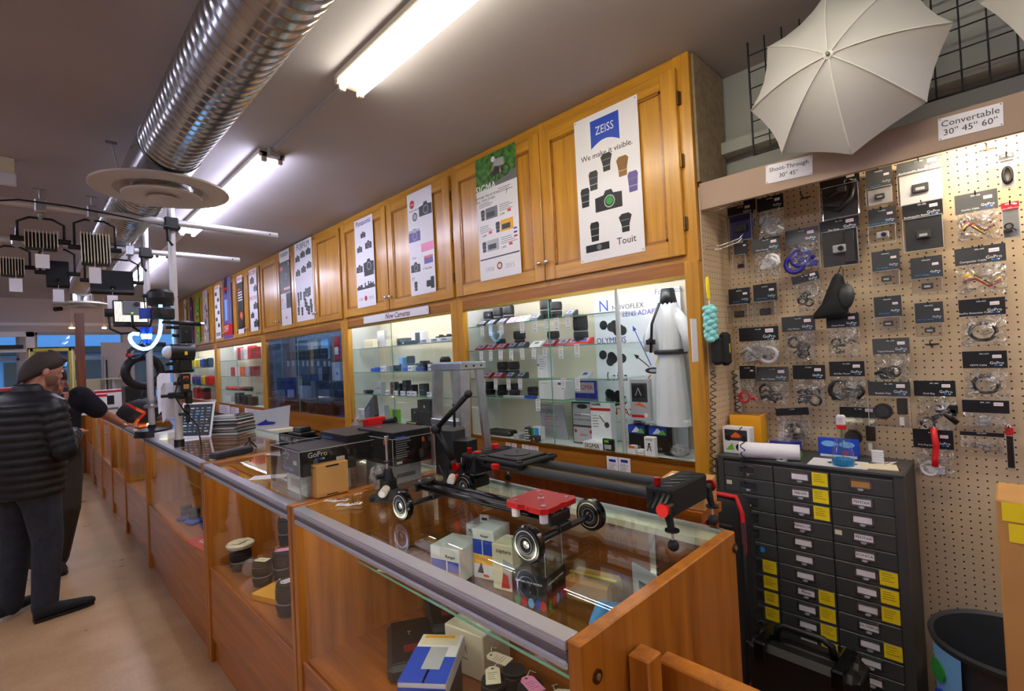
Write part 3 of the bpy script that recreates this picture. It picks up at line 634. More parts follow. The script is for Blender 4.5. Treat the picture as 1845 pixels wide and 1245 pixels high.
def fuji_a(m, W, H):
    m.text('FUJIFILM', (W * .5, -H * .06), W * .2, 'dark_grey', .0014)
    for q in ((.17, .2), (.48, .17), (.8, .16)): cam_icon(m, W * q[0], -H * q[1], W * .13)
    for q in ((.17, .38), (.5, .36), (.82, .33)): cam_icon(m, W * q[0], -H * q[1], W * .13, 'dark_grey')
    random.seed(5)
    for i in range(16): lens_icon(m, W * random.uniform(.12, .88), -H * random.uniform(.62, .9), W * .1, 'black' if i % 2 else 'dark_grey', z=.0012 + i * .00002)
poster((530, 441), (567, 574), 'white poster headed FUJIFILM with many lenses grouped at its foot', fuji_a)
def fuji_b(m, W, H):
    m.text('FUJIFILM', (W * .5, -H * .06), W * .2, 'dark_grey', .0014); m.box(0, W, -H * .57, -H * .15, .0012, .0015, 'black'); m.box(0, W * .3, -H * .27, -H * .2, .0015, .0018, 'red'); m.text('TRY ME', (W * .15, -H * .235), W * .09, 'white', .0019)
    m.box(W * .35, W, -H * .53, -H * .5, .0015, .0018, 'red'); cam_icon(m, W * .6, -H * .35, W * .3, 'dark_grey', .0015); m.text('X', (W * .9, -H * .2), W * .2, 'white', .0019)
    m.box(W * .55, W, -H * .78, -H * .58, .0012, .0015, 'dark_grey'); m.text('50', (W * .15, -H * .66), W * .2, 'red', .0014); lines(m, W * .05, W * .5, -H * .7, 4, .02); m.disc((W * .5, -H * .9), W * .06, .0012, .0016, 'red', 10)
poster((503, 455), (526, 584), 'half black, half white poster headed FUJIFILM, narrower than its neighbour', fuji_b)
def ricoh(m, W, H):
    m.text('RICOH', (W * .45, -H * .06), W * .28, 'red', .0014); cam_icon(m, W * .4, -H * .18, W * .25); cam_icon(m, W * .8, -H * .32, W * .22)
    m.text('PENTAX', (W * .45, -H * .47), W * .25, 'red', .0014); cam_icon(m, W * .75, -H * .6, W * .25); cam_icon(m, W * .3, -H * .74, W * .22); cam_icon(m, W * .75, -H * .88, W * .28)
poster((448, 488), (466, 595), 'white poster with red words RICOH and PENTAX', ricoh)
def pentax(m, W, H):
    m.box(0, W, -H * .92, -H * .12, .0012, .0015, 'black'); m.text('PENTAX', (W * .5, -H * .06), W * .24, 'red', .0014)
    m.box(W * .1, W * .6, -H * .25, -H * .22, .0015, .0018, 'red')
    for i in range(4): m.box(W * .15, W * .9, -H * (.3 + i * .045), -H * (.28 + i * .045), .0015, .0018, 'white')
    m.disc((W * .65, -H * .7), W * .25, .0015, .0018, 'orange', 12); m.disc((W * .4, -H * .8), W * .3, .0018, .002, 'dark_grey', 9)
poster((426, 499), (440, 600), 'narrow black poster with white lines and a red headline', pentax)
def canonp(m, W, H):
    m.text('CANON', (W * .4, -H * .04), W * .2, 'red', .0014)
    for i in range(6): cam_icon(m, W * (.25 + .4 * (i % 2)), -H * (.15 + i * .12), W * .18, 'dark_grey')
    for i in range(5): lens_icon(m, W * (.15 + .17 * i), -H * .92, W * .1)
poster((386, 517), (399, 609), 'white poster full of grey cameras, left of the purple banner', canonp)
def purple_b(m, W, H):
    m.disc((W * .4, -H * .12), W * .2, .0014, .0018, 'black', 20, W * .3); m.box(W * .15, W * .65, -H * .19, -H * .15, .0018, .002, 'red'); m.box(0, W, -H * .95, -H * .76, .0014, .0018, 'red')
    for i in range(5): m.box(W * (.5 + .1 * i), W * (.53 + .1 * i), -H * .75, -H * .05, .0014, .0016, 'light_grey' if i % 2 else 'dark_grey')
    m.box(W * .2, W * .5, -H * .7, -H * .35, .0014, .0017, 'sky_blue'); m.text('OFF', (W * .3, -H * .84), W * .3, 'white', .0019)
poster((400, 505), (420, 608), 'shiny purple and red banner poster', purple_b, base='purple')
for i, (a, b, bs, lb) in enumerate((((365, 525), (377, 616), 'light_grey', 'faded poster of small pale product shots, glossy'), ((352, 533), (361, 618), 'lime', 'narrow green and violet poster'), ((341, 537), (349, 619), 'deep_blue', 'narrow dark blue poster near the far corner'), ((331, 541), (338, 621), 'white', 'white poster with red top, last on the oak doors'))):
    def dd(m, W, H, i=i):
        random.seed(i)
        for k in range(14): m.box(*(lambda x, y: (x, x + W * .3, y - H * .06, y))(W * random.uniform(.05, .6), -H * random.uniform(.08, .9)), .0012, .0015 + k * .00005, random.choice(['purple', 'dark_grey', 'grey', 'yellow', 'red', 'white']))
    poster(a, b, lb, dd, base=bs)
# notices on the rails
a = at(656, 571, x=WX - .012); b = at(773, 555, x=WX - .012); H = a.z - at(656, 584, x=WX - .012).z; W = a.y - b.y
m = MB().box(0, W, -H, 0, 0, .008, 'white', .001); m.text('New Cameras', (W * .56, -H * .5), H * 1.0, 'dark_red', .0085, h=.0008, shear=.35)
for q in (.02, .98): m.disc((W * q, -H * .5), .003, .008, .009, 'grey', 8)
solo(m, 'shop_sign', 'long white sign with New Cameras brushed in red', 'sign', (WX - .0115, a.y, a.z), WALL)
def tagdraw(kind):
    def d(m, W, H):
        m.text('SIGMA' if kind != 'z' else 'ZEISS', (W * .5, -H * .12), W * .27, 'red' if kind != 'z' else 'blue', .0013, .0002)
        if kind == 's': m.disc((W * .5, -H * .25), W * .08, .0012, .0014, 'red', 8)
        for i in range(3): m.box(W * .25, W * .75, -H * (.36 + i * .13), -H * (.33 + i * .13), .0012, .0014, 'grey')
        m.text({'a': '$499', 's': '$1299', 'z': '$999'}[kind], (W * .5, -H * .88), W * .28, 'black', .0013, .0002)
    return d
def price_tag(u, vt, vb, label, kind='a', x=2.136, w=.034, group=None, tilt=0.0, base='white'):
    a = at(u, vt, x=x); b = at(u, vb, x=x); H = a.z - b.z
    m = MB(); m.T = Matrix.Rotation(tilt, 4, 'Z') @ Matrix.Translation((-w / 2, 0, 0)); m.box(0, w, -H, 0, 0, .001, base); tagdraw(kind)(m, w, H); m.T = I4
    return solo(m, 'price_tag', label, 'price tag', (x, a.y, a.z), WALL, group)
rows = [(2, [869, 884, 903, 940, 963, 985, 1002, 1023], 'top shelf', [588, 586, 584, 580, 578, 575, 573, 571], [606, 605, 602, 600, 598, 596, 595, 593]),
        (1, [867, 884, 902, 921, 940, 962, 982, 1010, 1039], 'second shelf', [633, 631, 631, 629, 628, 627, 626, 624, 620], [651, 650, 649, 649, 648, 647, 646, 646, 643]),
        (0, [871, 893, 916, 937, 1015, 1040], 'third shelf', [682, 682, 682, 682, 681, 682], [701, 702, 702, 702, 703, 704])]
for (r, us, nm, vt, vb) in rows:
    for i, u in enumerate(us):
        price_tag(u, vt[i], vb[i], 'price tag hung from the %s of the t-shirt case, %s from the ladder' % (nm, ORD[i]), 's' if (i + r) % 2 else ('z' if i == 5 and r == 0 else 'a'), group='price tags hanging in the t-shirt case', tilt=random.uniform(-.09, .05))
price_tag(969, 719, 740, 'single blue-headed price tag hanging under the lowest glass shelf', 'z', group='price tags hanging in the t-shirt case')
for i, (u, vt, vb) in enumerate(((915.5, 797, 819), (926, 798, 820), (945, 801, 823), (954.5, 801, 824), (965, 803, 826))):
    price_tag(u, vt, vb, 'narrow price tag taped to the rail under the t-shirt case, %s of five' % ORD[i], 's', x=WX - .008, group='price tags taped to the case rail', w=.042)
for i, (u0, u1, vt, vb, pr) in enumerate(((1093, 1113, 821, 862, '$279'), (1114, 1135, 822, 864, '$699'))):
    a = at(u0, vt, x=WX - .008); b = at(u1, vt, x=WX - .008); H = a.z - at(u0, vb, x=WX - .008).z; W = a.y - b.y
    m = MB().box(0, W, -H, 0, 0, .001, 'white').box(W * .2, W * .8, -H * .24, -H * .12, .001, .0014, 'deep_blue'); lines(m, W * .12, W * .88, -H * .3, 8, H * .055, z=.001, h=.002); m.text(pr, (W * .5, -H * .87), W * .32, 'black', .0012)
    solo(m, 'price_card', ['larger price card on the rail under the t-shirt, on its ladder side', 'larger price card on the rail under the t-shirt, on its oak post side'][i], 'price card', (WX - .008, a.y, a.z), WALL)
for i, (u0, v0, u1, v1, lb) in enumerate(((392, 728, 415, 747, 'wide pink-white notice sheet taped below the red packets case'), (416, 733, 431, 750, 'small pale notice taped beside the wide one'), (441, 735, 477, 749, 'long pale notice strip taped on the rail corner'), (645, 764, 664, 778, 'white price sheet behind the tilted black packet'), (682, 768, 700, 778, 'white slip taped above the long black carton'))):
    a = at(u0, v0, x=WX - .009); b = at(u1, v1, x=WX - .009); W, H = a.y - b.y, a.z - b.z
    m = MB().box(0, W, -H, 0, 0, .001, 'paper'); lines(m, W * .1, W * .9, -H * .15, 4, H * .2, z=.001, h=H * .05)
    solo(m, 'notice_sheet', lb, 'notice', (WX - .009, a.y, a.z), WALL)
# ---------------------------------------------------------------- shop counters
CS = [(.55, 1.862), (1.872, 3.118), (3.128, 4.955), (4.965, 6.2), (6.21, 7.24), (7.25, 8.3), (8.31, 9.4), (9.41, 10.45)]
KL = ['nearest glass-topped shop counter, carrying the two camera sliders', 'second glass-topped counter, with tagged lenses behind its front glass', 'glass-topped counter with the magazine stack on it and a red card inside', 'glass counter section under the outstretched hand',
      'counter section just past the hand, showing yellow-brown cartons', 'counter section with a bright red shape behind its glass', 'narrow-looking counter section before the last one', 'last counter section, ending near the wooden post']
SIDE = Matrix(((1, 0, 0, 0), (0, 0, -1, 0), (0, 1, 0, 0), (0, 0, 0, 1)))
DECK = .507
for k, (y0, y1) in enumerate(CS):
    t = thing('display_counter', KL[k], 'shop counter', (CF, y0, 0), 0, 'row of glass-topped display counters'); L = y1 - y0; D = CB - CF
    for a in (0, L - .03):
        MB().box(-.004, D + (0.0 if k == 0 and a == 0 else .021), a, a + .03, 0, CT + .003, 'cherry', .003).build('end_panel', t)
    MB().box(.004, .024, .03, L - .03, .13, DECK + .006, 'cherry_y', .002).build('front_panel', t)
    MB().box(.02, .035, .03, L - .03, 0, .125, 'cherry_y').build('toe_board', t)
    MB().box(.024, D, .03, L - .03, DECK - .018, DECK, 'cherry_y').build('deck', t)
    MB().box(.012, .018, .03, L - .03, DECK + .006, CT - .06, 'glass').build('front_glass', t)
    MB().box(.03, D - .013, .031, L - .031, CT - .008, CT, 'glass_top').build('top_glass', t)
    r = MB(); r.box(-.008, .032, .031, L - .031, CT - .004, CT + .002, 'rail_alu', .001).box(-.008, .012, .031, L - .031, CT - .018, CT - .004, 'rail_alu', .003)
    r.box(-.004, .010, .031, L - .031, CT - .037, CT - .020, 'rail_grey', .003).box(-.006, .012, .031, L - .031, CT - .055, CT - .038, 'rail_alu', .004).build('front_rail', t)
    MB().box(D - .075, D - .001, .031, L - .031, CT - .03, CT - .010, 'cream').box(D - .012, D + .003, .031, L - .031, CT - .012, CT + .002, 'alu').build('back_rail', t)
    MB().box(D - .03, D - .02, .03, L - .03, DECK, CT - .03, 'cherry_y').build('back_door', t)
    MB().cyl((.03, .1, CT - .05), (.03, L - .1, CT - .05), .006, 'counter_fill_light', 8).build('inner_fill_lamp', t)  # lamp added out of sight under the rail to brighten the counter inside
    if k == 0:
        MB().box(.23, D - .04, .035, L - .035, .794, .80, 'glass_green').box(.228, .231, .035, L - .035, .794, .80, 'glass_edge').build('glass_shelf', t)
        for yy in (.22, 1.1): MB().box(D - .045, D - .03, yy, yy + .02, DECK, CT - .035, 'chrome').build('shelf_standard', t)
        for (x, z) in ((.04, CT - .07), (D - .01, CT - .04)): MB().cyl((x, -.004, z), (x, .001, z), .013, 'hinge', 14).cyl((x, -.006, z), (x, -.003, z), .006, 'alu', 10).build('lock', t)
    if k in (2, 3, 4): MB().box(.12, D - .04, .035, L - .035, .794, .80, 'glass_green').build('glass_shelf', t)
# low wooden gate boards at the near corner
solo(MB().box(-.026, .022, -.045, 0, 0, .99, 'cherry', .003), 'gate_post', 'short wooden post fixed to the near end of the counter', 'post', (.84, .545, 0))
solo(MB().box(-.022, .022, -.9, 0, 0, .94, 'cherry', .003), 'wooden_gate', 'wooden gate board running off the near counter corner at the bottom edge', 'gate', (.925, .535, 0))
# ---------------------------------------------------------------- generic goods
def pack(loc, s, m0, label, rz=0, front=None, side=None, top=None, name='product_box', cat='box', group=None, b=.002, tilt=None):
    dx, dy, h = s; m = MB(); m.box(-dx / 2, dx / 2, -dy / 2, dy / 2, 0, h, m0, b)
    if front: m.T = Matrix.Translation((-dx / 2, dy / 2, 0)) @ WALL; front(m, dy, h)
    if side: m.T = Matrix.Translation((-dx / 2, -dy / 2, 0)) @ SIDE; side(m, dx, h)
    if top: m.T = Matrix.Translation((-dx / 2, dy / 2, h)) @ Matrix(((0, 1, 0, 0), (-1, 0, 0, 0), (0, 0, 1, 0), (0, 0, 0, 1))); top(m, dy, dx)
    m.T = I4
    return solo(m, name, label, cat, loc, tilt if tilt is not None else rz, group)
def fbox(x0, x1, y0, y1, c, z=.0003): return lambda m, W, H: m.box(W * x0, W * x1, H * y0, H * y1, z, z + .0004, c)
def multi(*fs):
    def g(m, W, H):
        for f in fs: f(m, W, H)
    return g
def ftext(s, x, y, k, c, z=.0012, **kw): return lambda m, W, H: m.text(s, (W * x, H * y), W * k, c, z, .0003, **kw)
def flines(x0, x1, y, n, dy, c='grey', h=.018): return lambda m, W, H: lines(m, W * x0, W * x1, H * y, n, H * dy, c, .0006, H * h)
def lens_prof(r, h, flare=1.0):
    return [(0, 0, 'light_grey'), (r * .85, 0, 'light_grey'), (r * .88, h * .04, 'chrome'), (r * .95, h * .06, 'black'), (r * .95, h * .22, 'black'), (r * 1.02, h * .25, 'rubber'), (r * 1.02, h * .45, 'rubber'), (r * .96, h * .47, 'grey'), (r * .96, h * .49, 'grey'),
            (r * .98, h * .52, 'black'), (r * 1.04 * flare, h * .6, 'rubber'), (r * 1.04 * flare, h * .88, 'rubber'), (r * flare, h * .9, 'black'), (r * flare, h * .985, 'black'), (r * .9 * flare, h, 'dark_grey'), (0, h * .995, 'black_matte')]
LEN = {}
def lens(loc, r, h, label, rz=0, parts=False, flare=1.0, rot=None, group=None, cap='black_matte', lying=False):
    rot = rot if rot is not None else ((0, R(90), rz) if lying else rz)
    if parts:
        t = thing('camera_lens', label, 'lens', loc, rot, group)
        MB().lathe(lens_prof(r, h, flare), 'black', 28).build('lens_barrel', t)
        MB().lathe([(r * .97 * flare, h), (r * .97 * flare, h + .006), (r * .8 * flare, h + .009), (0, h + .009)], cap, 28).box(-r * .5, r * .5, -.003, .003, h + .009, h + .011, 'dark_grey').build('lens_cap', t)
        return t
    return solo(MB().lathe(lens_prof(r, h, flare), 'black', 16), 'camera_lens', label, 'lens', loc, rot, group)
def camera(loc, s, label, rz=0, group=None, body='black'):
    """small camera body facing local -x, s = width"""
    w, h, d = s, s * .68, s * .42
    t = thing('camera', label, 'camera', loc, rz, group)
    m = MB(); m.T = Matrix.Translation((-d / 2, w / 2, 0)) @ WALL @ Matrix.Translation((0, 0, -d))
    m.prism([(0, .02 * w), (.03 * w, 0), (.97 * w, 0), (w, .02 * w), (w, h * .72), (w * .93, h * .8), (w * .68, h * .8), (w * .6, h), (w * .36, h), (w * .28, h * .8), (w * .07, h * .8), (0, h * .72)], 0, d * .7, body); m.build('camera_body', t)
    g = MB(); g.T = Matrix.Translation((-d * .2, 0, h * .42)) @ Matrix.Rotation(R(-90), 4, 'Y')
    g.lathe([(0, 0), (w * .24, 0), (w * .24, d * .5), (w * .26, d * .52), (w * .26, d * .9), (w * .22, d * .95), (w * .2, d * .85), (0, d * .8, 'lens_glass')], 'black', 20); g.build('camera_lens', t)
    return t
def bubble_tag(loc, rz, label, c='cream', group=None, tilt=.35):
    m = MB(); m.T = Euler((0, tilt, 0)).to_matrix().to_4x4(); m.prism([(-.014, -.03), (.014, -.03), (.014, .02), (.006, .03), (-.006, .03), (-.014, .02)], 0, .001, c)
    m.disc((0, .022), .003, .001, .0014, 'black', 8); lines(m, -.01, .01, .008, 4, .007, 'grey', .001, .0012); m.T = I4
    m.tube([(0, .022, .002), (.012, .03, .012), (.02, .02, .008), (.025, .035, -.004)], .0007, 'white', 5)
    return solo(m, 'string_tag', label, 'tag', loc, rz, group)
# ---------------------------------------------------------------- on the nearest counter: small dolly slider
def wheel(m_parent, c, axis, r=.046):
    m = MB(); m.T = Matrix.Translation(c) @ (Matrix.Rotation(R(90), 4, 'Y') if axis == 'x' else Matrix.Rotation(R(90), 4, 'X'))
    m.lathe([(r * .5, -.012), (r * .93, -.012), (r, -.007), (r, .007), (r * .93, .012), (r * .5, .012)], 'black_gloss', 30)
    m.lathe([(0, -.010), (r * .2, -.011, 'chrome'), (r * .5, -.011, 'black_matte'), (r * .55, -.013, 'grey')], 'grey', 24).lathe([(r * .55, .013), (r * .5, .011, 'chrome'), (r * .2, .011, 'black_matte'), (0, .010, 'chrome')], 'chrome', 24)
    for z in (-.0135, .0135): m.lathe([(r * .4, z), (r * .43, z)], 'light_grey', 24).lathe([(r * .72, z), (r * .78, z)], 'chrome', 24)
    return m.build('dolly_wheel', m_parent)
z0 = CT + .001
t = thing('dolly_slider', 'short black camera slider on four clear wheels with a red plate, on the nearest counter', 'camera slider', (1.0, 1.13, z0), R(2))
m = MB()
for q in (-.028, .028): m.tube([(q, -.25, .075), (q, .33, .075)], .009, 'black_gloss', 12)
m.box(-.032, .032, -.25, .33, .064, .072, 'black', .002).box(-.02, .02, -.25, .33, .072, .076, 'black_gloss')
m.build('slider_rail', t)
for yy in (-.255, .335): MB().box(-.045, .045, yy - .012, yy + .012, .058, .088, 'black', .004).cyl((-.02, yy, .088), (-.02, yy, .094), .006, 'alu', 8).cyl((.02, yy, .088), (.02, yy, .094), .006, 'alu', 8).build('end_cap', t)
for yy in (-.27, .27): MB().box(-.12, .12, yy - .009, yy + .009, .036, .05, 'black', .004).cyl((-.14, yy, .04), (.14, yy, .04), .006, 'grey', 10).cb((0, yy, .052), (.05, .03, .02), 'black', .003).build('axle_bar', t)
for yy in (-.27, .27):
    for xx in (-.135, .135): wheel(t, (xx, yy, .0465), 'x')
p = MB(); p.prism([(-.075, -.06), (-.06, -.075), (-.015, -.075), (-.01, -.07), (.01, -.07), (.015, -.075), (.06, -.075), (.075, -.06), (.075, -.02), (.068, 0), (.075, .02), (.075, .06), (.06, .075), (-.06, .075), (-.075, .06), (-.075, .02), (-.068, 0), (-.075, -.02)], .098, .112, 'red_metal')
for q in ((-.05, -.05), (.05, -.05), (-.05, .05), (.05, .05)): p.cyl((q[0], q[1], .112), (q[0], q[1], .115), .007, 'chrome', 10)
p.cyl((0, 0, .112), (0, 0, .125), .004, 'chrome', 8).cyl((0, 0, .112), (0, 0, .115), .01, 'chrome', 12)
p.T = I4
po = p.build('carriage_plate', t, 'bright red metal plate'); po.location = (0, -.2, 0)
for q in ((-.05, -.25), (.05, -.25), (-.05, -.15), (.05, -.15)): MB().cyl((q[0], q[1], .07), (q[0], q[1], .098), .012, 'white', 12).build('guide_roller', t)
# ---------------------------------------------------------------- big carbon slider
t = thing('carbon_slider', 'long black twin-tube slider with red knobs and ball feet, behind the small dolly', 'camera slider', (1.27, 1.0, z0), R(0)); H = .115
for q in (-.055, .055): MB().cyl((q, -.30, H), (q, .46, H), .0155, 'dark_grey', 20).build('carbon_tube', t)
for yy in (-.34, .44):
    m = MB(); m.box(-.105, .105, yy - .038, yy + .038, H - .038, H + .034, 'black_matte', .005)
    for i in range(5): m.T = Matrix.Translation((-.08 + i * .04, yy - .015, H + .0345)) @ Matrix.Rotation(.6, 4, 'Z'); m.box(-.006, .006, -.012, .03, 0, .001, 'black_gloss')
    for i in range(4): m.T = Matrix.Translation((-.1055, yy - .02 + i * .014, H)) @ Matrix.Rotation(.5, 4, 'X'); m.box(-.0006, 0, -.003, .003, -.025, .025, 'black_gloss')
    m.T = I4; bl = m.build('end_block', t)
    MB().cyl((-.08, yy + .015, H + .034), (-.08, yy + .015, H + .054), .009, 'red_metal', 12).build('lock_knob', bl)
    for xx in (-.12, .12):
        lg = MB(); s = 1 if xx > 0 else -1; yk = yy - .03 if yy < 0 else yy + .03
        lg.cyl((xx - s * .02, yk, H - .01), (xx + s * .012, yk, H - .01), .012, 'black', 14)
        lg.ring((xx, yk, H - .01), (xx, yk - .012, .05), .012, .008, 'black_matte', 14).cyl((xx, yk - .012, .055), (xx, yk - .012, .05), .018, 'black', 14).cyl((xx, yk - .012, .05), (xx, yk - .013, .02), .0035, 'alu', 8).ell((xx, yk - .013, .0145), (.0145, .0145, .0145), 'rubber', 14, 9)
        lo = lg.build('leg', t)
        MB().cyl((xx + s * .012, yk, H - .01), (xx + s * .024, yk, H - .01), .017, 'red_metal', 12).build('leg_knob', lo)
m = MB().box(-.1, .1, .17, .4, H + .018, H + .03, 'black_matte', .004).box(-.075, .075, .2, .36, H + .03, H + .038, 'black', .003).cyl((0, .28, H + .038), (0, .28, H + .041), .05, 'dark_grey', 24).cyl((0, .28, H + .04), (0, .28, H + .055), .005, 'alu', 10)
for q in ((-.08, .19), (.08, .19), (-.08, .38), (.08, .38)): m.cyl((q[0], q[1], H + .005), (q[0], q[1], H + .034), .012, 'black', 12)
cr_ = m.build('carriage', t)
for q in ((-.11, .28, H + .01), (.02, .42, H + .045), (-.06, .43, H + .03)): MB().cyl((q[0], q[1], q[2] - .006), (q[0], q[1], q[2] + .01), .015, 'red', 12).build('brake_knob', cr_)
m = MB().lathe([(0, .04), (.045, .04), (.05, .045), (.05, .07), (.045, .075), (0, .075)], 'black', 24).lathe([(.0505, .05), (.0505, .066)], 'light_grey', 24).lathe([(0, .08), (.03, .08), (.03, .1), (0, .1)], 'red', 16)
m.box(-.09, -.05, -.01, .01, .03, .06, 'red', .004).box(.05, .1, -.01, .01, .05, .075, 'red', .005).box(-.04, .04, -.05, .05, 0, .04, 'black', .005)
solo(m, 'panning_head', 'round black panning head with red knobs at the far end of the long slider', 'tripod head', (1.27, 1.53, z0))
# ---------------------------------------------------------------- suction mounts
def suction(loc, label, arm):
    t = thing('suction_mount', label, 'suction mount', loc); t.scale = (1.18, 1.18, 1.12)
    MB().lathe([(0, .0), (.062, 0), (.06, .006), (.035, .022), (.03, .03), (0, .03)], 'rubber', 30).box(-.066, -.05, -.008, .008, 0, .012, 'rubber').box(.05, .066, -.008, .008, .0, .012, 'rubber').build('suction_cup', t)
    MB().cyl((0, 0, .025), (0, 0, .06), .027, 'black', 22).build('pump_body', t)
    MB().cyl((-.02, -.02, .035), (-.052, -.052, .032), .013, 'off_white', 18).cyl((-.052, -.052, .032), (-.056, -.056, .032), .009, 'white', 12).build('pump_knob', t)
    if arm:
        m = MB().tube([(0, 0, .06), (.0, .0, .09)], .012, 'black', 10).tube([(0, 0, .085), (-.02, .06, .2)], .010, 'black', 12).ell((-.02, .06, .2), (.02, .02, .02), 'black', 12, 8).tube([(-.02, .06, .2), (.0, -.10, .33)], .0095, 'black', 12).ell((0, -.1, .33), (.014, .014, .014), 'black', 10, 7)
        m.build('jointed_arm', t)
    else:
        MB().ring((0, 0, .06), (0, 0, .095), .02, .012, 'black', 16).cyl((-.04, 0, .075), (-.018, 0, .075), .008, 'black', 12).build('ball_joint', t)
        MB().cyl((0, 0, .095), (0, 0, .19), .005, 'chrome', 12).cyl((0, 0, .115), (0, 0, .122), .013, 'black', 16).cyl((0, 0, .19), (0, 0, .205), .008, 'chrome', 12).build('stud', t)
suction((.965, 1.67, z0), 'black suction cup mount with an upright chrome stud, beside the paper slips', False)
suction((1.22, 1.60, z0), 'black suction cup mount with a jointed arm, before the tall acrylic case', True)
for i, (u, v, rz, lb) in enumerate(((606, 903, .3, 'curled white price slip lying nearer the counter corner'), (629, 910, .12, 'white price slip lying nearer the suction mount'))):
    m = MB(); pts = [(x, .004 * abs(math.sin(x * 50)) + .001) for x in (-.045, -.03, -.015, 0, .015, .03, .045)]
    m.loft([[(p_[0], -.016, p_[1]), (p_[0], .016, p_[1])] for p_ in pts], 'paper', closed=False, smooth=False)
    m.text('$449', (0.02, 0), .018, 'black', .006, rot=R(0)); m.text('USED', (-.02, 0), .012, 'grey', .006)
    m = solo(m, 'price_slip', lb, 'paper slip', at(u, v, z=CT + .003), R(-35) - rz); m.location.z = CT + .003
# ---------------------------------------------------------------- acrylic cases with goods
def acrylic_case(loc, s, rz, label):
    dx, dy, h = s; t = thing('acrylic_case', label, 'clear case', loc, rz)
    e = .003
    for nm, b in (('front_pane', (-dx / 2, -dx / 2 + e, -dy / 2, dy / 2, 0, h)), ('back_pane', (dx / 2 - e, dx / 2, -dy / 2, dy / 2, 0, h)), ('side_pane', (-dx / 2 + e, dx / 2 - e, -dy / 2, -dy / 2 + e, 0, h)), ('side_pane', (-dx / 2 + e, dx / 2 - e, dy / 2 - e, dy / 2, 0, h)), ('base_pane', (-dx / 2 + e, dx / 2 - e, -dy / 2 + e, dy / 2 - e, 0, e))):
        m = MB().box(*b, 'acrylic')
        m.build(nm, t)
    m = MB()
    for sx in (-1, 1):
        for sy in (-1, 1): m.box(sx * (dx / 2 - .001) - .001, sx * (dx / 2 - .001) + .001, sy * (dy / 2 - .001) - .001, sy * (dy / 2 - .001) + .001, 0, h, 'light_grey')
    for zz in (h,):
        m.box(-dx / 2, dx / 2, -dy / 2, -dy / 2 + .002, zz - .001, zz + .001, 'light_grey').box(-dx / 2, -dx / 2 + .002, -dy / 2, dy / 2, zz - .001, zz + .001, 'light_grey').box(-dx / 2, dx / 2, dy / 2 - .002, dy / 2, zz - .001, zz + .001, 'light_grey')
    m.build('polished_edge', t); return t
def gopro_logo(m, x, y, s, z=.0012):
    m.text('GoPro', (x, y), s, 'white', z, .0003)
    for i, c in enumerate(('cyan', 'blue', 'cyan', 'white')): m.box(x - s * .4 + i * s * .35, x - s * .1 + i * s * .35, y - s * .75, y - s * .5, z, z + .0003, c)
A = acrylic_case((.895, 2.05, z0), (.34, .31, .185), R(0), 'clear acrylic case holding the camera box with blue writing')
def gfront(m, W, H): gopro_logo(m, W * .28, H * .78, W * .13); m.text('Dual Hero', (W * .38, H * .2), W * .11, 'cyan', .0012); m.box(W * .62, W * .78, H * .4, H * .56, .0006, .001, 'white'); m.box(W * .2, W * .28, H * .3, H * .6, .0006, .001, 'grey')
pack((.85, 2.02, z0 + .085), (.22, .22, .1), 'black', 'black camera box with blue script, raised inside the clear acrylic case', front=gfront, side=gfront)
pack((.85, 2.02, z0 + .004), (.18, .2, .08), 'light_grey', 'pale grey tray inside the clear case, beneath the black camera box', front=fbox(.2, .7, .3, .7, 'grey'))
pack((.84, 1.955 - .055, z0 + .003), (.13, .065, .125), 'carton', 'small brown carton standing beside the black camera box in the clear case', front=fbox(.05, .95, .9, .96, 'carton_dark'), side=multi(fbox(.3, .7, .9, .95, 'black'), fbox(.3, .65, .05, .08, 'black')), b=.003)
def darkart(m, W, H): lines(m, W * .08, W * .6, H * .8, 7, H * .08, 'light_grey', .0006, H * .02); m.box(W * .1, W * .5, H * .82, H * .86, .0006, .001, 'blue'); m.box(W * .1, W * .26, H * .08, H * .16, .0006, .001, 'white')
pack((1.02, 2.05, z0 + .105), (.18, .26, .11), 'black', 'plain black camera box behind the one with blue script', front=darkart)
B = acrylic_case((1.125, 1.885, z0), (.2, .31, .2), R(0), 'tall clear acrylic case holding the long black carton, next to the jointed arm')
def bigart(m, W, H):
    lines(m, W * .05, W * .45, H * .78, 9, H * .065, 'light_grey', .0006, H * .022); m.box(W * .05, W * .3, H * .82, H * .87, .0006, .001, 'blue'); m.box(W * .06, W * .2, H * .06, H * .13, .0006, .001, 'white')
    m.prism([(W * .7, H * .35), (W * .92, H * .4), (W * .8, H * .75)], .0006, .001, 'dark_grey'); m.prism([(W * .74, H * .6), (W * .82, H * .6), (W * .8, H * .75), (W * .74, H * .74)], .001, .0014, 'orange')
pack((1.125, 1.885, z0 + .090), (.18, .295, .135), 'black', 'long black carton with small print standing out of the tall clear case', front=bigart, side=bigart, top=fbox(.2, .3, .3, .4, 'orange'))
t_ = pack((1.12, 1.89, z0 + .004), (.15, .2, .082), 'light_grey', 'grey packaging inside the tall clear case', front=fbox(.2, .6, .2, .4, 'black'), side=fbox(.2, .8, .3, .5, 'grey'))
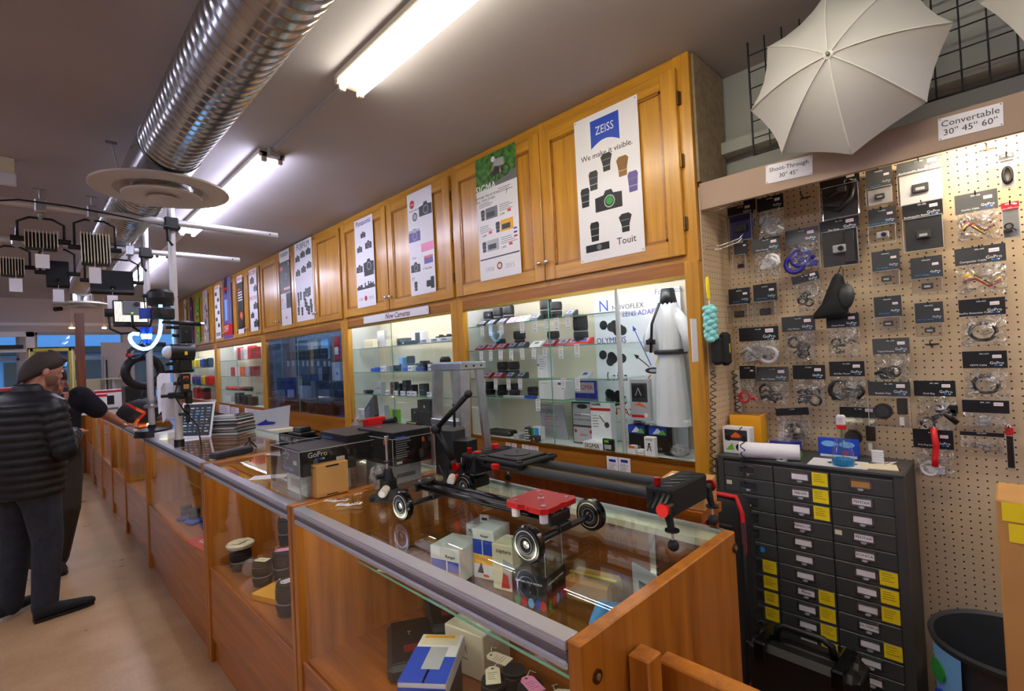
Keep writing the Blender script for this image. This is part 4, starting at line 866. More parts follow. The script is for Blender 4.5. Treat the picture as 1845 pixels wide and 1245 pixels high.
def crumple(loc, s, label, n=14, seed=1, c='clear_bag', rot=0, name='plastic_bag', extra=None):
    random.seed(seed); rings = []; k = 7
    for i in range(k):
        f = i / (k - 1); zz = -s[2] / 2 + s[2] * f; rr = math.sin(math.pi * (.12 + .76 * f))
        rings.append([(s[0] / 2 * rr * math.cos(2 * math.pi * j / n) * random.uniform(.8, 1.15), s[1] / 2 * rr * math.sin(2 * math.pi * j / n) * random.uniform(.8, 1.15), zz + random.uniform(-.1, .1) * s[2] / k) for j in range(n)])
    m = MB().loft(rings, c, smooth=False)
    if extra: extra(m)
    return solo(m, name, label, 'plastic bag', loc, rot)
def bagx(m): m.box(-.05, .05, -.05, .05, -.02, .05, 'black_matte', .004)
crumple((1.22, 2.33, z0 + .14), (.16, .16, .2), 'crumpled clear bag around a dark part, behind the acrylic cases', seed=3, extra=bagx)
crumple((1.08, 2.28, z0 + .085), (.16, .2, .16), 'shiny crumpled bag lying below the tilted black packet', seed=9, extra=bagx)
pack((1.2, 2.2, z0 + .215), (.02, .13, .12), 'dark_grey', 'black camera accessory packet tilted on the crumpled bags', tilt=Euler((R(-38), R(12), R(-10))).to_matrix().to_4x4(), front=darkart)
solo(MB().cyl((0, 0, 0), (.12, -.25, .06), .015, 'black', 14).box(-.05, .05, -.1, .02, -.06, 0, 'black', .01).box(.0, .1, -.2, -.16, .02, .075, 'red', .005), 'camera_grip', 'black padded camera grip with a red mark lying across the bags', 'camera accessory', (1.10, 2.27, z0 + .178))
crumple((.99, 1.80, z0 + .05), (.05, .1, .09), 'clear plastic sleeve standing between the suction mount and the acrylic case', seed=12)
# pocket dolly behind
t = thing('camera_dolly', 'long black track dolly with white lettering lying at the back of the second counter', 'camera slider', (1.24, 2.95, z0), R(4))
m = MB().box(-.06, -.045, -.38, .38, .02, .075, 'black', .003).box(.045, .06, -.38, .38, .02, .075, 'black', .003).cyl((-.02, -.38, .04), (-.02, .38, .04), .008, 'black_gloss', 10).cyl((.02, -.38, .04), (.02, .38, .04), .008, 'black_gloss', 10).box(-.06, .06, -.385, -.375, .0, .08, 'black').box(-.06, .06, .375, .385, .0, .08, 'black')
m.T = Matrix.Translation((-.0602, .38, .04)) @ WALL; m.text('POCKETDOLLY', (.14, 0.01), .034, 'light_grey', .0004); m.T = I4; m.build('track_frame', t)
MB().box(-.05, .05, .1, .28, .08, .095, 'black', .003).box(-.035, .035, .14, .24, .095, .125, 'black', .004).cyl((-.07, .2, .06), (-.05, .2, .06), .015, 'dark_grey', 12).build('carriage', t)
pack((1.17, 2.47, z0), (.12, .16, .13), 'black', 'black box with an orange sticker between the track dolly and the bags', front=fbox(.1, .4, .5, .9, 'deep_blue'), top=fbox(.5, .75, .3, .6, 'orange'))
solo(MB().tube([(0, 0, .012), (0, -.25, .03)], .012, 'black', 10).cyl((0, 0, 0), (0, 0, .045), .008, 'grey', 10), 'handle_bar', 'black handle bar with a small knob lying on loose sheets', 'camera accessory', (1.12, 3.05, z0 + .006), R(-15))
for (x, y_, r_, lb) in ((1.08, 3.0, .3, 'white sheet of paper lying under the black handle bar'), (.80, 2.45, .9, 'narrow white price strip lying left of the first acrylic case'), (.86, 4.32, -.2, 'white sheets lying before the tablet stand')):
    m = MB().box(-.07, .07, -.1, .1, 0, .0015, 'paper'); lines(m, -.05, .05, .08, 7, .02, 'grey', .0015, .003)
    solo(m, 'paper_sheet', lb, 'paper', (x, y_, z0 + .0), r_).scale = (.5, .8, 1) if r_ > .5 else (1, 1, 1)
solo(MB().tube([(0, 0, .01), (.1, -.08, .025), (.16, -.2, .012), (.06, -.26, .02), (0, -.2, .01)], .002, 'hinge', 6), 'wire_hook', 'thin bent wires lying on the papers behind the clear case', 'wire', (1.08, 2.78, z0 + .002))
# ---------------------------------------------------------------- third counter: case, tripod, tablet, magazines, binder
solo(MB().box(-.035, .035, -.12, .12, 0, .04, 'dark_grey', .008).box(-.034, .034, -.119, .119, .019, .022, 'black').cyl((0, .03, .04), (0, .03, .0415), .006, 'chrome', 10), 'glasses_case', 'long dark grey case lying across the joint of two counters', 'case', (.85, 3.22, z0), R(-68))
m = MB().cyl((0, 0, .05), (0, 0, .075), .007, 'black', 8)
for k in range(3): m.tube([(0, 0, .055), (.05 * math.cos(k * 2.1 + .4), .05 * math.sin(k * 2.1 + .4), .004)], .005, 'black', 6)
solo(m, 'mini_tripod', 'tiny black table tripod behind the dark grey case', 'tripod', (.99, 3.37, z0))
t = thing('price_stand', 'white-framed price list standing tilted before the magazine stack', 'display stand', (.90, 4.36, z0), R(42))
m = MB(); m.T = Matrix.Translation((0, .13, 0)) @ WALL @ Matrix.Rotation(R(-14), 4, 'X'); m.box(0, .26, 0, .27, -.008, 0, 'white', .004); m.build('frame', t)
m = MB(); m.T = Matrix.Translation((0, .13, 0)) @ WALL @ Matrix.Rotation(R(-14), 4, 'X'); m.box(.015, .245, .015, .255, 0, .001, 'dark_grey')
random.seed(4)
for i in range(9):
    for j in range(5): m.box(.03 + j * .043, .03 + j * .043 + random.uniform(.015, .035), .22 - i * .022, .228 - i * .022, .001, .0016, random.choice(['light_grey', 'grey', 'sky_blue', 'white']))
m.build('price_sheet', t); MB().box(.06, .065, -.04, .04, 0, .18, 'white').build('prop_foot', t)
random.seed(11); zz = z0
for i in range(15):
    c = ['dark_grey', 'white', 'black', 'light_grey', 'grey', 'cream', 'deep_blue', 'carton', 'black', 'white', 'grey', 'dark_grey', 'light_grey', 'white', 'paper'][i]; h = random.uniform(.0065, .011)
    m = MB().box(-.11, .11, -.15, .15, 0, h, ['paper', 'grey', 'dark_grey'][i % 3]).box(-.111, .111, -.151, .151, h - .0025, h, c).box(-.111, .111, -.151, .151, 0, .002, c)
    if i == 14: m.box(-.08, .08, -.1, .1, h, h + .0005, 'light_grey')
    solo(m, 'magazine', 'magazine with %s cover, %s up from the bottom of the stack' % ({'deep_blue': 'blue', 'carton': 'tan', 'paper': 'printed white'}.get(c, c.replace('_', ' ')), ORD[i]), 'magazine', (1.13 + random.uniform(-.012, .012), 4.36 + random.uniform(-.012, .012), zz), R(40) + random.uniform(-.06, .06), 'stack of magazines on the counter'); zz += h + .0006
solo(MB().tube([(0, 0, 0), (.05, .01, .01), (.06, .05, .006), (.02, .06, .004), (0, .03, .003)], .003, 'black', 6), 'cord_loop', 'short loop of black cord on top of the magazines', 'cord', (1.16, 4.25, zz + .003))
pack((.82, 4.62, z0), (.11, .26, .05), 'white', 'flat white box lying at the counter edge before the price list', rz=R(-50), top=fbox(.1, .9, .1, .9, 'light_grey'), b=.004)
m = MB().lathe([(0, 0), (.02, 0), (.022, .05), (.01, .06), (.01, .075), (0, .075)], 'white', 14).lathe([(.0225, .02), (.0225, .04)], 'sky_blue', 14); solo(m, 'cleaner_bottle', 'little white bottle with a blue band near the pole foot', 'bottle', (.96, 4.78, z0))
pack((1.55, 4.62, 0), (.3, .3, 1.02), 'cream', 'plain cream side stand behind the magazines', name='side_stand', cat='cabinet')
m = MB(); m.T = Matrix.Rotation(R(90), 4, 'X') ; m.prism([(-.17, 0), (.18, 0), (.2, .2), (-.15, .15)], -.003, .003, 'light_grey'); m.prism([(-.08, .05), (-.02, .075), (.0, .09), (.01, .07), (.08, .06), (.06, .04), (-.06, .04)], .003, .006, 'deep_blue')
solo(m, 'folder_sheet', 'pale folder with a dark blue mark, propped up behind the magazines', 'folder', (1.5, 4.62, 1.02), R(-30))
# ---------------------------------------------------------------- ladder standing behind the counter
LX, LY = 1.72, 2.17
t = thing('step_ladder', 'worn aluminium step ladder standing between the counter and the cases', 'ladder', (LX, LY, 0), R(-4))
def bar(m, p0, p1, wx, wy, c):
    q = ((-wx, -wy), (wx, -wy), (wx, wy), (-wx, wy)); return m.loft([[(p[0] + a / 2, p[1] + b / 2, p[2]) for a, b in q] for p in (p0, p1)], c, smooth=False)
m = MB().box(-.085, .085, -.15, .15, 1.505, 1.545, 'alu', .004).box(-.07, .07, -.13, .13, 1.545, 1.548, 'sky_blue')
for q in (-.05, 0, .05): m.cyl((q, -.15, 1.525), (q, -.154, 1.525), .006, 'dark_grey', 8)
m.build('top_cap', t)
for s in (-1, 1):
    bar(MB(), (-.05, s * .128, 1.505), (-.13, s * .17, 0.0), .06, .022, 'alu').build('front_rail', t)
    bar(MB(), (.055, s * .12, 1.505), (.15, s * .15, 0.0), .045, .02, 'alu').build('back_rail', t)
for i in range(5):
    z = 1.24 - i * .27; x = -.05 - .08 * (1.5 - z) / 1.5; w2 = .118 + .04 * (1.5 - z) / 1.5
    MB().box(x - .05, x + .03, -w2, w2, z - .035, z, 'alu', .003).build('step', t)
# ---------------------------------------------------------------- black recorder unit
t = thing('monitor_unit', 'upright black electronic unit with an antenna, facing away at the counter back', 'electronic unit', (1.33, 1.72, z0), R(10))
MB().box(-.045, .045, -.03, .09, 0, .21, 'dark_grey', .012).build('unit_shell', t); MB().box(-.05, .02, -.11, -.03, .06, .165, 'black', .004).build('battery_block', t)
MB().cyl((0, 0, .21), (-.01, -.01, .31), .006, 'black', 8).build('antenna', t); MB().ell((-.055, -.03, .09), (.005, .005, .005), 'red', 8, 6).build('red_light', t)
solo(MB().tube([(0, 0, .05), (-.02, -.06, .005), (-.06, -.11, .005), (-.03, -.16, .04), (0, -.17, .07)], .0035, 'black', 8).cyl((0, -.17, .07), (.0, -.17, .1), .011, 'off_white', 12), 'loop_cable', 'black cable loop with a white plug beside the black unit', 'cable', (1.26, 1.75, z0 + .004))
solo(MB().box(-.075, .075, -.08, .08, 0, .03, 'cherry_y').box(-.07, -.05, -.07, -.05, -1.02, 0, 'cherry_y').box(.05, .07, -.07, -.05, -1.02, 0, 'cherry_y').box(-.07, -.05, .05, .07, -1.02, 0, 'cherry_y').box(.05, .07, .05, .07, -1.02, 0, 'cherry_y'), 'wooden_stool', 'high wooden stool behind the near counter, under the small carton', 'stool', (1.57, .78, 1.02))
pack((1.57, .78, 1.051), (.14, .15, .085), 'carton', 'small brown carton with a dark label behind the long slider', rz=R(8), top=multi(fbox(.35, .85, .35, .8, 'black'), fbox(.1, .35, .4, .7, 'white')), front=fbox(.02, .98, .47, .53, 'carton_dark'), b=.003)
# ---------------------------------------------------------------- goods in the nearest (t-shirt) case
def yat(u, v, x): return at(u, v, x=x).y
def on(u, v, x, z): return Vector((x, yat(u, v, x), z + .001))
TOPS = SH[0]
def lens_row(us, v, x, z, r, h, nm, flares=None, dims=None):
    for i, u in enumerate(us):
        rr, hh = dims[i] if dims else (r, h)
        lens(on(u, v, x, z), rr, hh, 'black camera lens %s, %s from the ladder side' % (nm, ORD[i]), flare=(flares[i] if flares else 1.0), group='lenses in the lit cases')
lens_row([880, 898, 916, 984, 1002], 560, 2.24, TOPS[3], .034, .10, 'on the top shelf of the t-shirt case', dims=[(.034, .1), (.037, .115), (.037, .12), (.036, .125), (.035, .10)])
lens_row([902, 936, 997], 605, 2.26, TOPS[2], .032, .085, 'on the second shelf of the t-shirt case', flares=[1, 1.15, 1.1], dims=[(.032, .07), (.033, .11), (.033, .09)])
t = lens(on(1046, 590, 2.19, TOPS[2]), .040, .155, 'tall black telephoto lens standing at the shelf end of the t-shirt case', parts=True)
lens_row([906, 926], 660, 2.26, TOPS[1], .034, .09, 'on the third shelf of the t-shirt case', dims=[(.036, .1), (.036, .1)])
lens_row([883, 905, 927, 960], 700, 2.24, TOPS[0], .034, .09, 'on the lowest shelf of the t-shirt case', dims=[(.037, .09), (.036, .07), (.036, .08), (.033, .06)])
def holder(u, v, z, c, label, w=.07, plate='light_grey', x=2.165):
    m = MB(); m.T = Matrix.Rotation(R(90), 4, 'X') @ Matrix.Translation((0, 0, -w / 2))
    m.prism([(-.028, 0), (.03, 0), (.03, .034), (.02, .036), (-.02, .01)], 0, w, c); m.T = Matrix.Translation((0, 0, .0235)) @ Matrix.Rotation(R(-33), 4, 'Y')
    m.box(-.016, .016, -w * .32, w * .32, 0, .0015, plate).box(-.01, .01, -w * .2, w * .2, .0015, .002, 'deep_blue' if plate != 'white' else 'grey'); m.T = I4
    return solo(m, 'display_stand', label, 'display stand', (x, yat(u, v, x), z + .001), 0, 'sloping display stands on the case shelves')
HS = [(3, [(869, 'dark_grey'), (886, 'dark_grey'), (906, 'dark_grey'), (924, 'pink'), (943, 'white'), (966, 'dark_grey'), (1028, 'dark_grey')], 580, 'top'),
      (2, [(868, 'dark_red'), (885, 'dark_red'), (904, 'dark_red'), (924, 'dark_grey'), (941, 'dark_grey'), (968, 'white'), (992, 'dark_red'), (1016, 'dark_red'), (1036, 'red'), (1054, 'red')], 628, 'second'),
      (1, [(878, 'dark_red'), (898, 'dark_red'), (920, 'dark_grey'), (940, 'dark_grey'), (1055, 'light_grey')], 680, 'third')]
for (s, lst, v, nm) in HS:
    for i, (u, c) in enumerate(lst):
        holder(u, v, TOPS[s], c, '%s sloping stand on the %s shelf of the t-shirt case, %s from ladder' % (c.replace('_', ' '), nm, ORD[i]), plate='white' if c in ('white', 'pink') else 'light_grey', w=.085 if c in ('dark_red', 'red', 'white') else .068)
def sbox(u, v, x, z, s, c, label, **kw): return pack(on(u, v, x, z), s, c, label, **kw)
sbox(983, 665, 2.2, TOPS[1], (.05, .085, .14), 'white', 'white upright lens box on the third shelf of the t-shirt case', front=multi(fbox(.05, .15, .5, .6, 'deep_blue'), flines(.2, .8, .8, 5, .1)))
sbox(1003, 700, 2.19, TOPS[0], (.10, .19, .105), 'white', 'large white camera box on the lowest shelf of the t-shirt case', front=multi(flines(.1, .5, .9, 1, .1), fbox(.78, .9, .8, .92, 'deep_blue')))
sbox(1055, 700, 2.26, TOPS[0], (.02, .15, .10), 'deep_blue', 'dark blue sign board reading SIGMA in red, at the shelf end', front=multi(fbox(.05, .95, .3, .9, 'light_grey'), ftext('SIGMA', .5, .6, .27, 'red')), name='sign_board', cat='sign')
sbox(956, 716, 2.15, TOPS[0], (.02, .09, .016), 'blue', 'small blue strip card at the edge of the lowest glass shelf', name='strip_card', cat='card')
sbox(938, 712, 2.20, TOPS[0], (.02, .3, .006), 'white', 'long white strip painting the highlight along the lowest shelf', name='strip_card', cat='card')  # unlit white strip stands in for the highlight on the shelf front
FZ = G0 - .001
sbox(905, 780, 2.22, FZ, (.09, .22, .035), 'black', 'flat black camera strap pack on the floor of the t-shirt case', b=.014)
sbox(935, 785, 2.17, FZ, (.05, .05, .03), 'light_grey', 'tiny grey-white carton next to the flat strap pack')
sbox(957, 778, 2.2, FZ, (.06, .055, .075), 'dark_grey', 'small stack-like dark box with white lettering, left of the coloured one', front=flines(.1, .9, .8, 4, .2, 'white', .08))
sbox(969, 776, 2.2, FZ, (.05, .075, .08), 'white', 'little box with green and blue stripes in the t-shirt case', front=multi(fbox(.1, .4, .1, .95, 'green'), fbox(.45, .9, .1, .95, 'cyan')))
sbox(965, 786, 2.15, FZ, (.04, .05, .035), 'dark_grey', 'low dark packet with an orange label in front of the striped box', front=fbox(.4, .7, .3, .7, 'orange'))
def sigma_card(m, W, H): m.text('SIGMA', (W * .35, H * .8), W * .2, 'grey', .001); lines(m, W * .15, W * .85, H * .65, 4, H * .09, 'red', .0005, .003)
sbox(1000, 750, 2.30, FZ, (.008, .20, .21), 'light_grey', 'pale leaning board reading SIGMA with red lines, behind the dealer plaque', front=sigma_card, name='info_board', cat='sign', tilt=Euler((0, R(-10), 0)).to_matrix().to_4x4())
def dealer(m, W, H):
    m.box(W * .05, W * .95, H * .45, H * .97, .0005, .001, 'light_grey'); m.disc((W * .5, H * .9), W * .25, .001, .0014, 'dark_grey', 18, H * .06)
    m.text('PROFESSIONAL', (W * .5, H * .68), W * .11, 'black', .0012, .0003); m.text('AUTHORIZED DEALER', (W * .5, H * .58), W * .085, 'black', .0012, .0003)
    m.box(W * .05, W * .95, H * .03, H * .4, .0005, .001, 'light_grey'); m.text('Leica', (W * .5, H * .22), W * .16, 'red', .0012, .0003, shear=.3)
    for q in (.15, .85): m.prism([(W * q - .01, H * .3), (W * q, H * .36), (W * q + .01, H * .3), (W * q + .004, H * .26), (W * q - .004, H * .26)], .001, .0014, 'red')
sbox(1051, 755, 2.24, FZ, (.012, .15, .235), 'dark_grey', 'framed plaque reading PROFESSIONAL AUTHORIZED DEALER', front=dealer, name='dealer_plaque', cat='plaque')
def sigbox(m, W, H): m.text('SIGMA', (W * .3, H * .93), W * .17, 'black', .001); m.box(0, W, H * .80, H * .86, .0005, .001, 'red'); lines(m, W * .1, W * .5, H * .7, 5, H * .06); m.tube([(W * .45, H * .7, .002), (W * .6, H * .6, .002), (W * .7, H * .55, .002)], .002, 'black', 5); m.disc((W * .8, H * .5), W * .12, .0005, .001, 'dark_grey', 14); m.box(W * .08, W * .25, H * .1, H * .13, .0005, .001, 'black')
sbox(1087, 755, 2.22, FZ, (.05, .13, .248), 'white', 'tall white box headed SIGMA with a drawn cable, by the chrome pole', front=sigbox)
sbox(1079, 786, 2.17, FZ, (.09, .15, .04), 'white', 'flat white box reading SIGMA lying at the case front', front=ftext('SIGMA', .4, .5, .22, 'black'))
sbox(1083, 772, 2.24, FZ + .042 * 0 , (.03, .06, .09), 'white', 'white narrow box half hidden behind the flat lettered box')
sbox(1096, 788, 2.135, FZ, (.02, .07, .065), 'black', 'small black pouch with yellow-green and white marks at the pole foot', front=multi(fbox(.2, .6, .7, .9, 'lime'), fbox(.2, .8, .2, .55, 'light_grey')), b=.006)
def hero(m, W, H): m.box(0, W, H * .68, H, .0005, .001, 'blue'); m.prism([(W * .2, H * .7), (W * .5, H * .95), (W * .8, H * .75)], .001, .0013, 'white'); m.prism([(W * .5, H * .7), (W * .8, H * .9), (W, H * .7)], .0013, .0016, 'lime'); m.text('HERO4', (W * .4, H * .15), W * .2, 'light_grey', .001)
for i, u in enumerate((1152, 1190)):
    sbox(u, 775, 2.26, FZ, (.06, .095, .13), 'black', ['black cube camera box with a blue surf picture, nearer the chrome pole', 'black cube camera box with a blue surf picture, behind the white upright box'][i], front=hero)
camera(on(1150, 745, 2.26, FZ + .131), .06, 'little action camera standing on the boxed cubes', group=None)
def gud(m, W, H): m.text('[audas]', (W * .5, H * .88), W * .22, 'dark_grey', .001); m.box(W * .4, W * .6, H * .6, H * .7, .0005, .001, 'black'); m.tube([(W * .5, H * .6, .002), (W * .3, H * .3, .002)], .002, 'black', 5); m.tube([(W * .5, H * .6, .002), (W * .7, H * .3, .002)], .002, 'black', 5); m.box(W * .25, W * .75, H * .5, H * .53, .0005, .001, 'grey')
sbox(1172, 790, 2.14, FZ, (.03, .055, .095), 'white', 'white upright box with a little tripod figure, at the case front', front=gud)
sbox(1141, 800, 2.14, FZ, (.03, .035, .045), 'white', 'tiny white box with an orange top, left of the tripod figure box', front=fbox(0, 1, .7, 1, 'orange'))
sbox(1156, 802, 2.14, FZ, (.03, .035, .03), 'white', 'tiny grey-white box with a red line, beside the orange-topped one', front=fbox(0, 1, .4, .5, 'red'))
# hanging pack with orange picture
def act(m, W, H): m.box(W * .1, W * .9, H * .45, H * .9, .0005, .001, 'dark_grey'); m.box(W * .15, W * .8, H * .55, H * .86, .001, .0012, 'black'); m.prism([(W * .2, H * .38), (W * .5, H * .45), (W * .85, H * .3), (W * .5, H * .36)], .001, .0014, 'orange'); m.box(W * .05, W * .7, H * .08, H * .14, .0005, .001, 'red'); m.disc((W * .78, H * .14), W * .1, .0005, .001, 'white', 12); m.tube([(W * .3, H * .6, .003), (W * .45, H * .78, .003), (W * .6, H * .6, .003)], .003, 'light_grey', 5)
sbox(1155, 710, 2.20, 1.21, (.03, .11, .21), 'light_grey', 'clear hanging pack with an orange figure, against the blue-white board', front=act)
solo(MB().box(-.05, .05, -.11, .11, -.006, 0, 'glass_green'), 'glass_plate', 'short glass plate carrying the clear pack', 'glass shelf', on(1155, 760, 2.2, 1.205))
# lens adapter board
BX = 2.395
a = at(1070, 537, x=BX); b = at(1226, 524, x=BX); H = a.z - at(1078, 790, x=BX).z; W = a.y - b.y
m = MB().box(0, W, -H, 0, 0, .006, 'paper'); zz = .0065
m.text('N', (W * .13, -H * .07), W * 0.172, 'blue', zz); m.text('NOVOFLEX', (W * .42, -H * .09), W * 0.073, 'black', zz); m.text('LENS ADAPTERS', (W * .62, -H * .14), W * 0.073, 'deep_blue', zz)
m.text('Fotodiox', (W * .88, -H * .02), W * 0.079, 'grey', zz); m.text('Pro', (W * .85, -H * .07), W * 0.079, 'grey', zz, shear=.4)
m.text('OLYMPUS', (W * .2, -H * .31), W * 0.086, 'deep_blue', zz); m.box(W * .05, W * .38, -H * .335, -H * .33, zz, zz + .0004, 'yellow')
m.text('Leica', (W * .24, -H * .56), W * 0.132, 'black', zz, shear=.25); m.text('PENTAX', (W * .25, -H * .80), W * 0.106, 'red', zz)
random.seed(2)
for (cx_, cy_, n_) in ((.22, .22, 8), (.2, .43, 6), (.2, .70, 6)):
    for i in range(n_): m.disc((W * (cx_ + random.uniform(-.12, .14)), -H * (cy_ + random.uniform(-.025, .03))), W * .05, zz, zz + .001 + i * .0002, 'black' if i % 2 else 'dark_grey', 12)
for (x1, y1, c) in ((.47, .22, 'blue'), (.90, .19, 'yellow'), (.47, .41, 'black'), (.86, .44, 'red'), (.48, .68, 'red'), (.46, .8, 'yellow')):
    x0, y0 = W * .68, -H * .52; X1, Y1 = W * x1, -H * y1; d = Vector((X1 - x0, Y1 - y0, 0)); e = d.normalized(); nrm = Vector((-e.y, e.x, 0)); S = Vector((x0, y0, 0)) + e * .03; E_ = Vector((X1, Y1, 0)) - e * .03
    m.prism([tuple((S + nrm * .0025)[:2]), tuple((E_ + nrm * .0025)[:2]), tuple((E_ - nrm * .0025)[:2]), tuple((S - nrm * .0025)[:2])], zz, zz + .0006, c)
    m.prism([tuple((E_ + nrm * .012)[:2]), (X1, Y1), tuple((E_ - nrm * .012)[:2])], zz, zz + .0008, c)
m.disc((W * .68, -H * .52), W * .09, zz + .001, zz + .0016, 'black', 20, H * .02); m.disc((W * .68, -H * .52), W * .05, zz + .0016, zz + .002, 'light_grey', 16, H * .01)
m.disc((W * .67, -H * .32), W * .09, zz, zz + .0005, 'light_grey', 20); m.disc((W * .67, -H * .325), W * .065, zz + .0005, zz + .001, 'dark_grey', 16); m.disc((W * .67, -H * .32), W * .045, zz + .001, zz + .0015, 'light_grey', 16)
solo(m, 'adapter_board', 'tall blue-white lens adapter board with coloured arrows behind the t-shirt', 'display board', (BX, a.y, a.z), WALL)
# t-shirt on a half form, with strap and camera
tx, ty = 2.25, yat(1209, 640, 2.25)
t = thing('tshirt_form', 'white t-shirt on a small black bust form wearing a camera chest strap', 'mannequin', (tx, ty, 0))
zt_, zb_ = at(1212, 545, x=2.25).z, at(1205, 765, x=2.25).z
rings = []
for (z, rx, ry, ox, oy) in ((zb_, .07, .088, 0, .005), (zb_ + .12, .066, .080, 0, .005), (zb_ + .28, .062, .068, 0, .005), (zt_ - .24, .056, .058, 0, 0), (zt_ - .12, .06, .066, 0, 0), (zt_ - .05, .056, .062, 0, 0), (zt_ - .01, .045, .046, 0, 0), (zt_ + .012, .034, .034, 0, 0)):
    rings.append([(ox + rx * math.cos(2 * math.pi * j / 40) * (1 + .05 * math.sin(j * 1.9)), oy + ry * math.sin(2 * math.pi * j / 40) * (1 + .04 * math.sin(j * 2.3 + z * 5)), z) for j in range(40)])
MB().loft(rings, 'tshirt', caps=False).build('tshirt', t)
for s in (-1, 1): MB().tube([(0, s * .03, zt_ - .035), (-.01, s * .065, zt_ - .09), (-.02, s * (.085 if s > 0 else .105), zt_ - .16), (-.02, s * (.09 if s > 0 else .12), zt_ - .235)], .03, 'tshirt', 14, rs=[.024, .031, .036, .041]).build('sleeve', t)
MB().loft([[(.045 * math.cos(a_), .045 * math.sin(a_), zt_ - .02) for a_ in [2 * math.pi * j / 16 for j in range(16)]], [(.035 * math.cos(a_), .03 * math.sin(a_), zt_ + .07) for a_ in [2 * math.pi * j / 16 for j in range(16)]]], 'black').build('bust_neck', t)
MB().tube([(.064 * math.cos(a_), .072 * math.sin(a_), zt_ - .24) for a_ in [2 * math.pi * j / 28 for j in range(28)]], .012, 'black', 8, closed=True).tube([(-.05, .02, zt_ + .0), (-.08, .05, zt_ - .1), (-.085, .06, zt_ - .24)], .007, 'black', 6).build('chest_strap', t)
MB().cyl((0, 0, 1.052), (0, 0, zb_), .012, 'alu', 14).cyl((0, 0, 1.052), (0, 0, 1.062), .06, 'black', 20).build('form_stand', t)
c_ = camera((tx - .085, ty + .06, zt_ - .20), .045, 'small action camera mounted on the chest strap of the t-shirt form', group=None)
crumple(Vector((2.17, ty - .06, 1.085)), (.07, .09, .06), 'little crumpled clear bag in the case corner under the t-shirt', seed=21)
# ---------------------------------------------------------------- new cameras case
T2 = SH[1]
def lum(m, W, H): m.text('LUMIX', (W * .5, H * .5), W * .26, 'deep_blue', .001)
for i, u in enumerate((766, 785, 803, 821)): sbox(u, 612, 2.16, T2[2], (.03, .085, .03), 'white', 'white card block reading LUMIX on the top shelf, %s from the new cameras sign start' % ORD[i], front=lum, name='name_block', cat='card block', group='LUMIX card blocks')
sbox(668, 618, 2.22, T2[2], (.05, .16, .075), 'cream', 'cream flat-fronted box at the far end of the new cameras top shelf')
sbox(688, 592, 2.27, T2[2] , (.03, .12, .15), 'light_grey', 'grey-green standing album behind the cream box')
for i, (u, w_) in enumerate(((705, .07), (728, .13))): sbox(u, 612, 2.24, T2[2], (.06, w_, .06), ['cream', 'file_grey'][i], ['small cream camera box next to the grey album', 'long blue-grey camera box with white squares on the top shelf'][i], front=fbox(.4, .5, .3, .6, 'white'))
sbox(735, 622, 2.17, T2[2], (.05, .2, .03), 'dark_grey', 'low dark camera box in front on the new cameras top shelf', front=fbox(.3, .4, .3, .7, 'white'))
sbox(758, 600, 2.24, T2[2], (.08, .10, .10), 'white', 'tilted white tablet-shaped box with a dark front', front=fbox(.3, .95, .05, .9, 'file_grey'))
for i, u in enumerate((794, 808, 822)): camera(on(u, 600, 2.25, T2[2]), .085, 'black camera on the new cameras top shelf, %s from the tilted white box' % ORD[i], group='cameras in the new cameras case')
for i, (u, c, w_, h_) in enumerate(((676, 'blue', .07, .03), (693, 'white', .06, .045), (704, 'light_grey', .06, .05), (716, 'black', .05, .05), (733, 'blue', .05, .03), (743, 'white', .06, .045), (758, 'deep_blue', .07, .03), (779, 'white', .05, .05), (681, 'blue', .05, .035))):
    sbox(u, 662, 2.18 if i != 8 else 2.24, T2[1], (.05, w_, h_), c, '%s small carton on the second shelf of the new cameras case, %s placed' % (c.replace('_', ' '), ORD[i]), front=lum if c == 'white' else None, group='small cartons in the new cameras case')
sbox(727, 650, 2.23, T2[1], (.06, .06, .11), 'sky_blue', 'pale blue upright box with a round dark mark in the new cameras case', front=lambda m, W, H: m.disc((W * .5, H * .4), W * .3, .0005, .001, 'deep_blue', 14))
lens(on(740, 640, 2.26, T2[1]), .033, .12, 'black lens with a yellow band in the middle of the new cameras case', group='lenses in the lit cases')
for i, u in enumerate((760, 768)): camera(on(u, 645, 2.25, T2[1]), .11, 'black camera beside the yellow banded lens, %s of two' % ORD[i], group='cameras in the new cameras case')
m = MB().lathe([(0, 0), (.035, 0), (.04, .04), (.042, .08), (.03, .1), (0, .1)], 'black', 20).lathe([(.0425, .045), (.0425, .06)], 'yellow', 20); solo(m, 'camera_lens', 'black lens with a bright yellow band at the near end of the new cameras case', 'lens', on(802, 640, 2.22, T2[1]))
for i, (u, w_, h_, c) in enumerate(((686, .09, .10, 'light_grey'), (711, .06, .1, 'dark_grey'), (722, .06, .09, 'black'), (733, .06, .115, 'dark_grey'), (745, .06, .08, 'black'), (764, .07, .09, 'dark_grey'))):
    sbox(u, 695, 2.25, T2[0], (.05, w_, h_), c, '%s lens box on the new cameras third shelf, %s from the far side' % (c.replace('_', ' '), ORD[i]), group='lens boxes in the new cameras case', front=fbox(.2, .8, .4, .5, 'grey'))
for i, u in enumerate((699, 713, 726, 738, 746, 774)): sbox(u, 708, 2.165, T2[0], (.02, .05, .035), 'white', 'white card block reading LUMIX on the third shelf, %s from the far side' % ORD[i], front=lum, name='name_block', cat='card block', group='LUMIX card blocks')
sbox(664, 705, 2.2, T2[0], (.07, .09, .03), 'black', 'black folded pouch with a pink line on the third shelf end', b=.012, front=fbox(.1, .8, .4, .55, 'pink'))
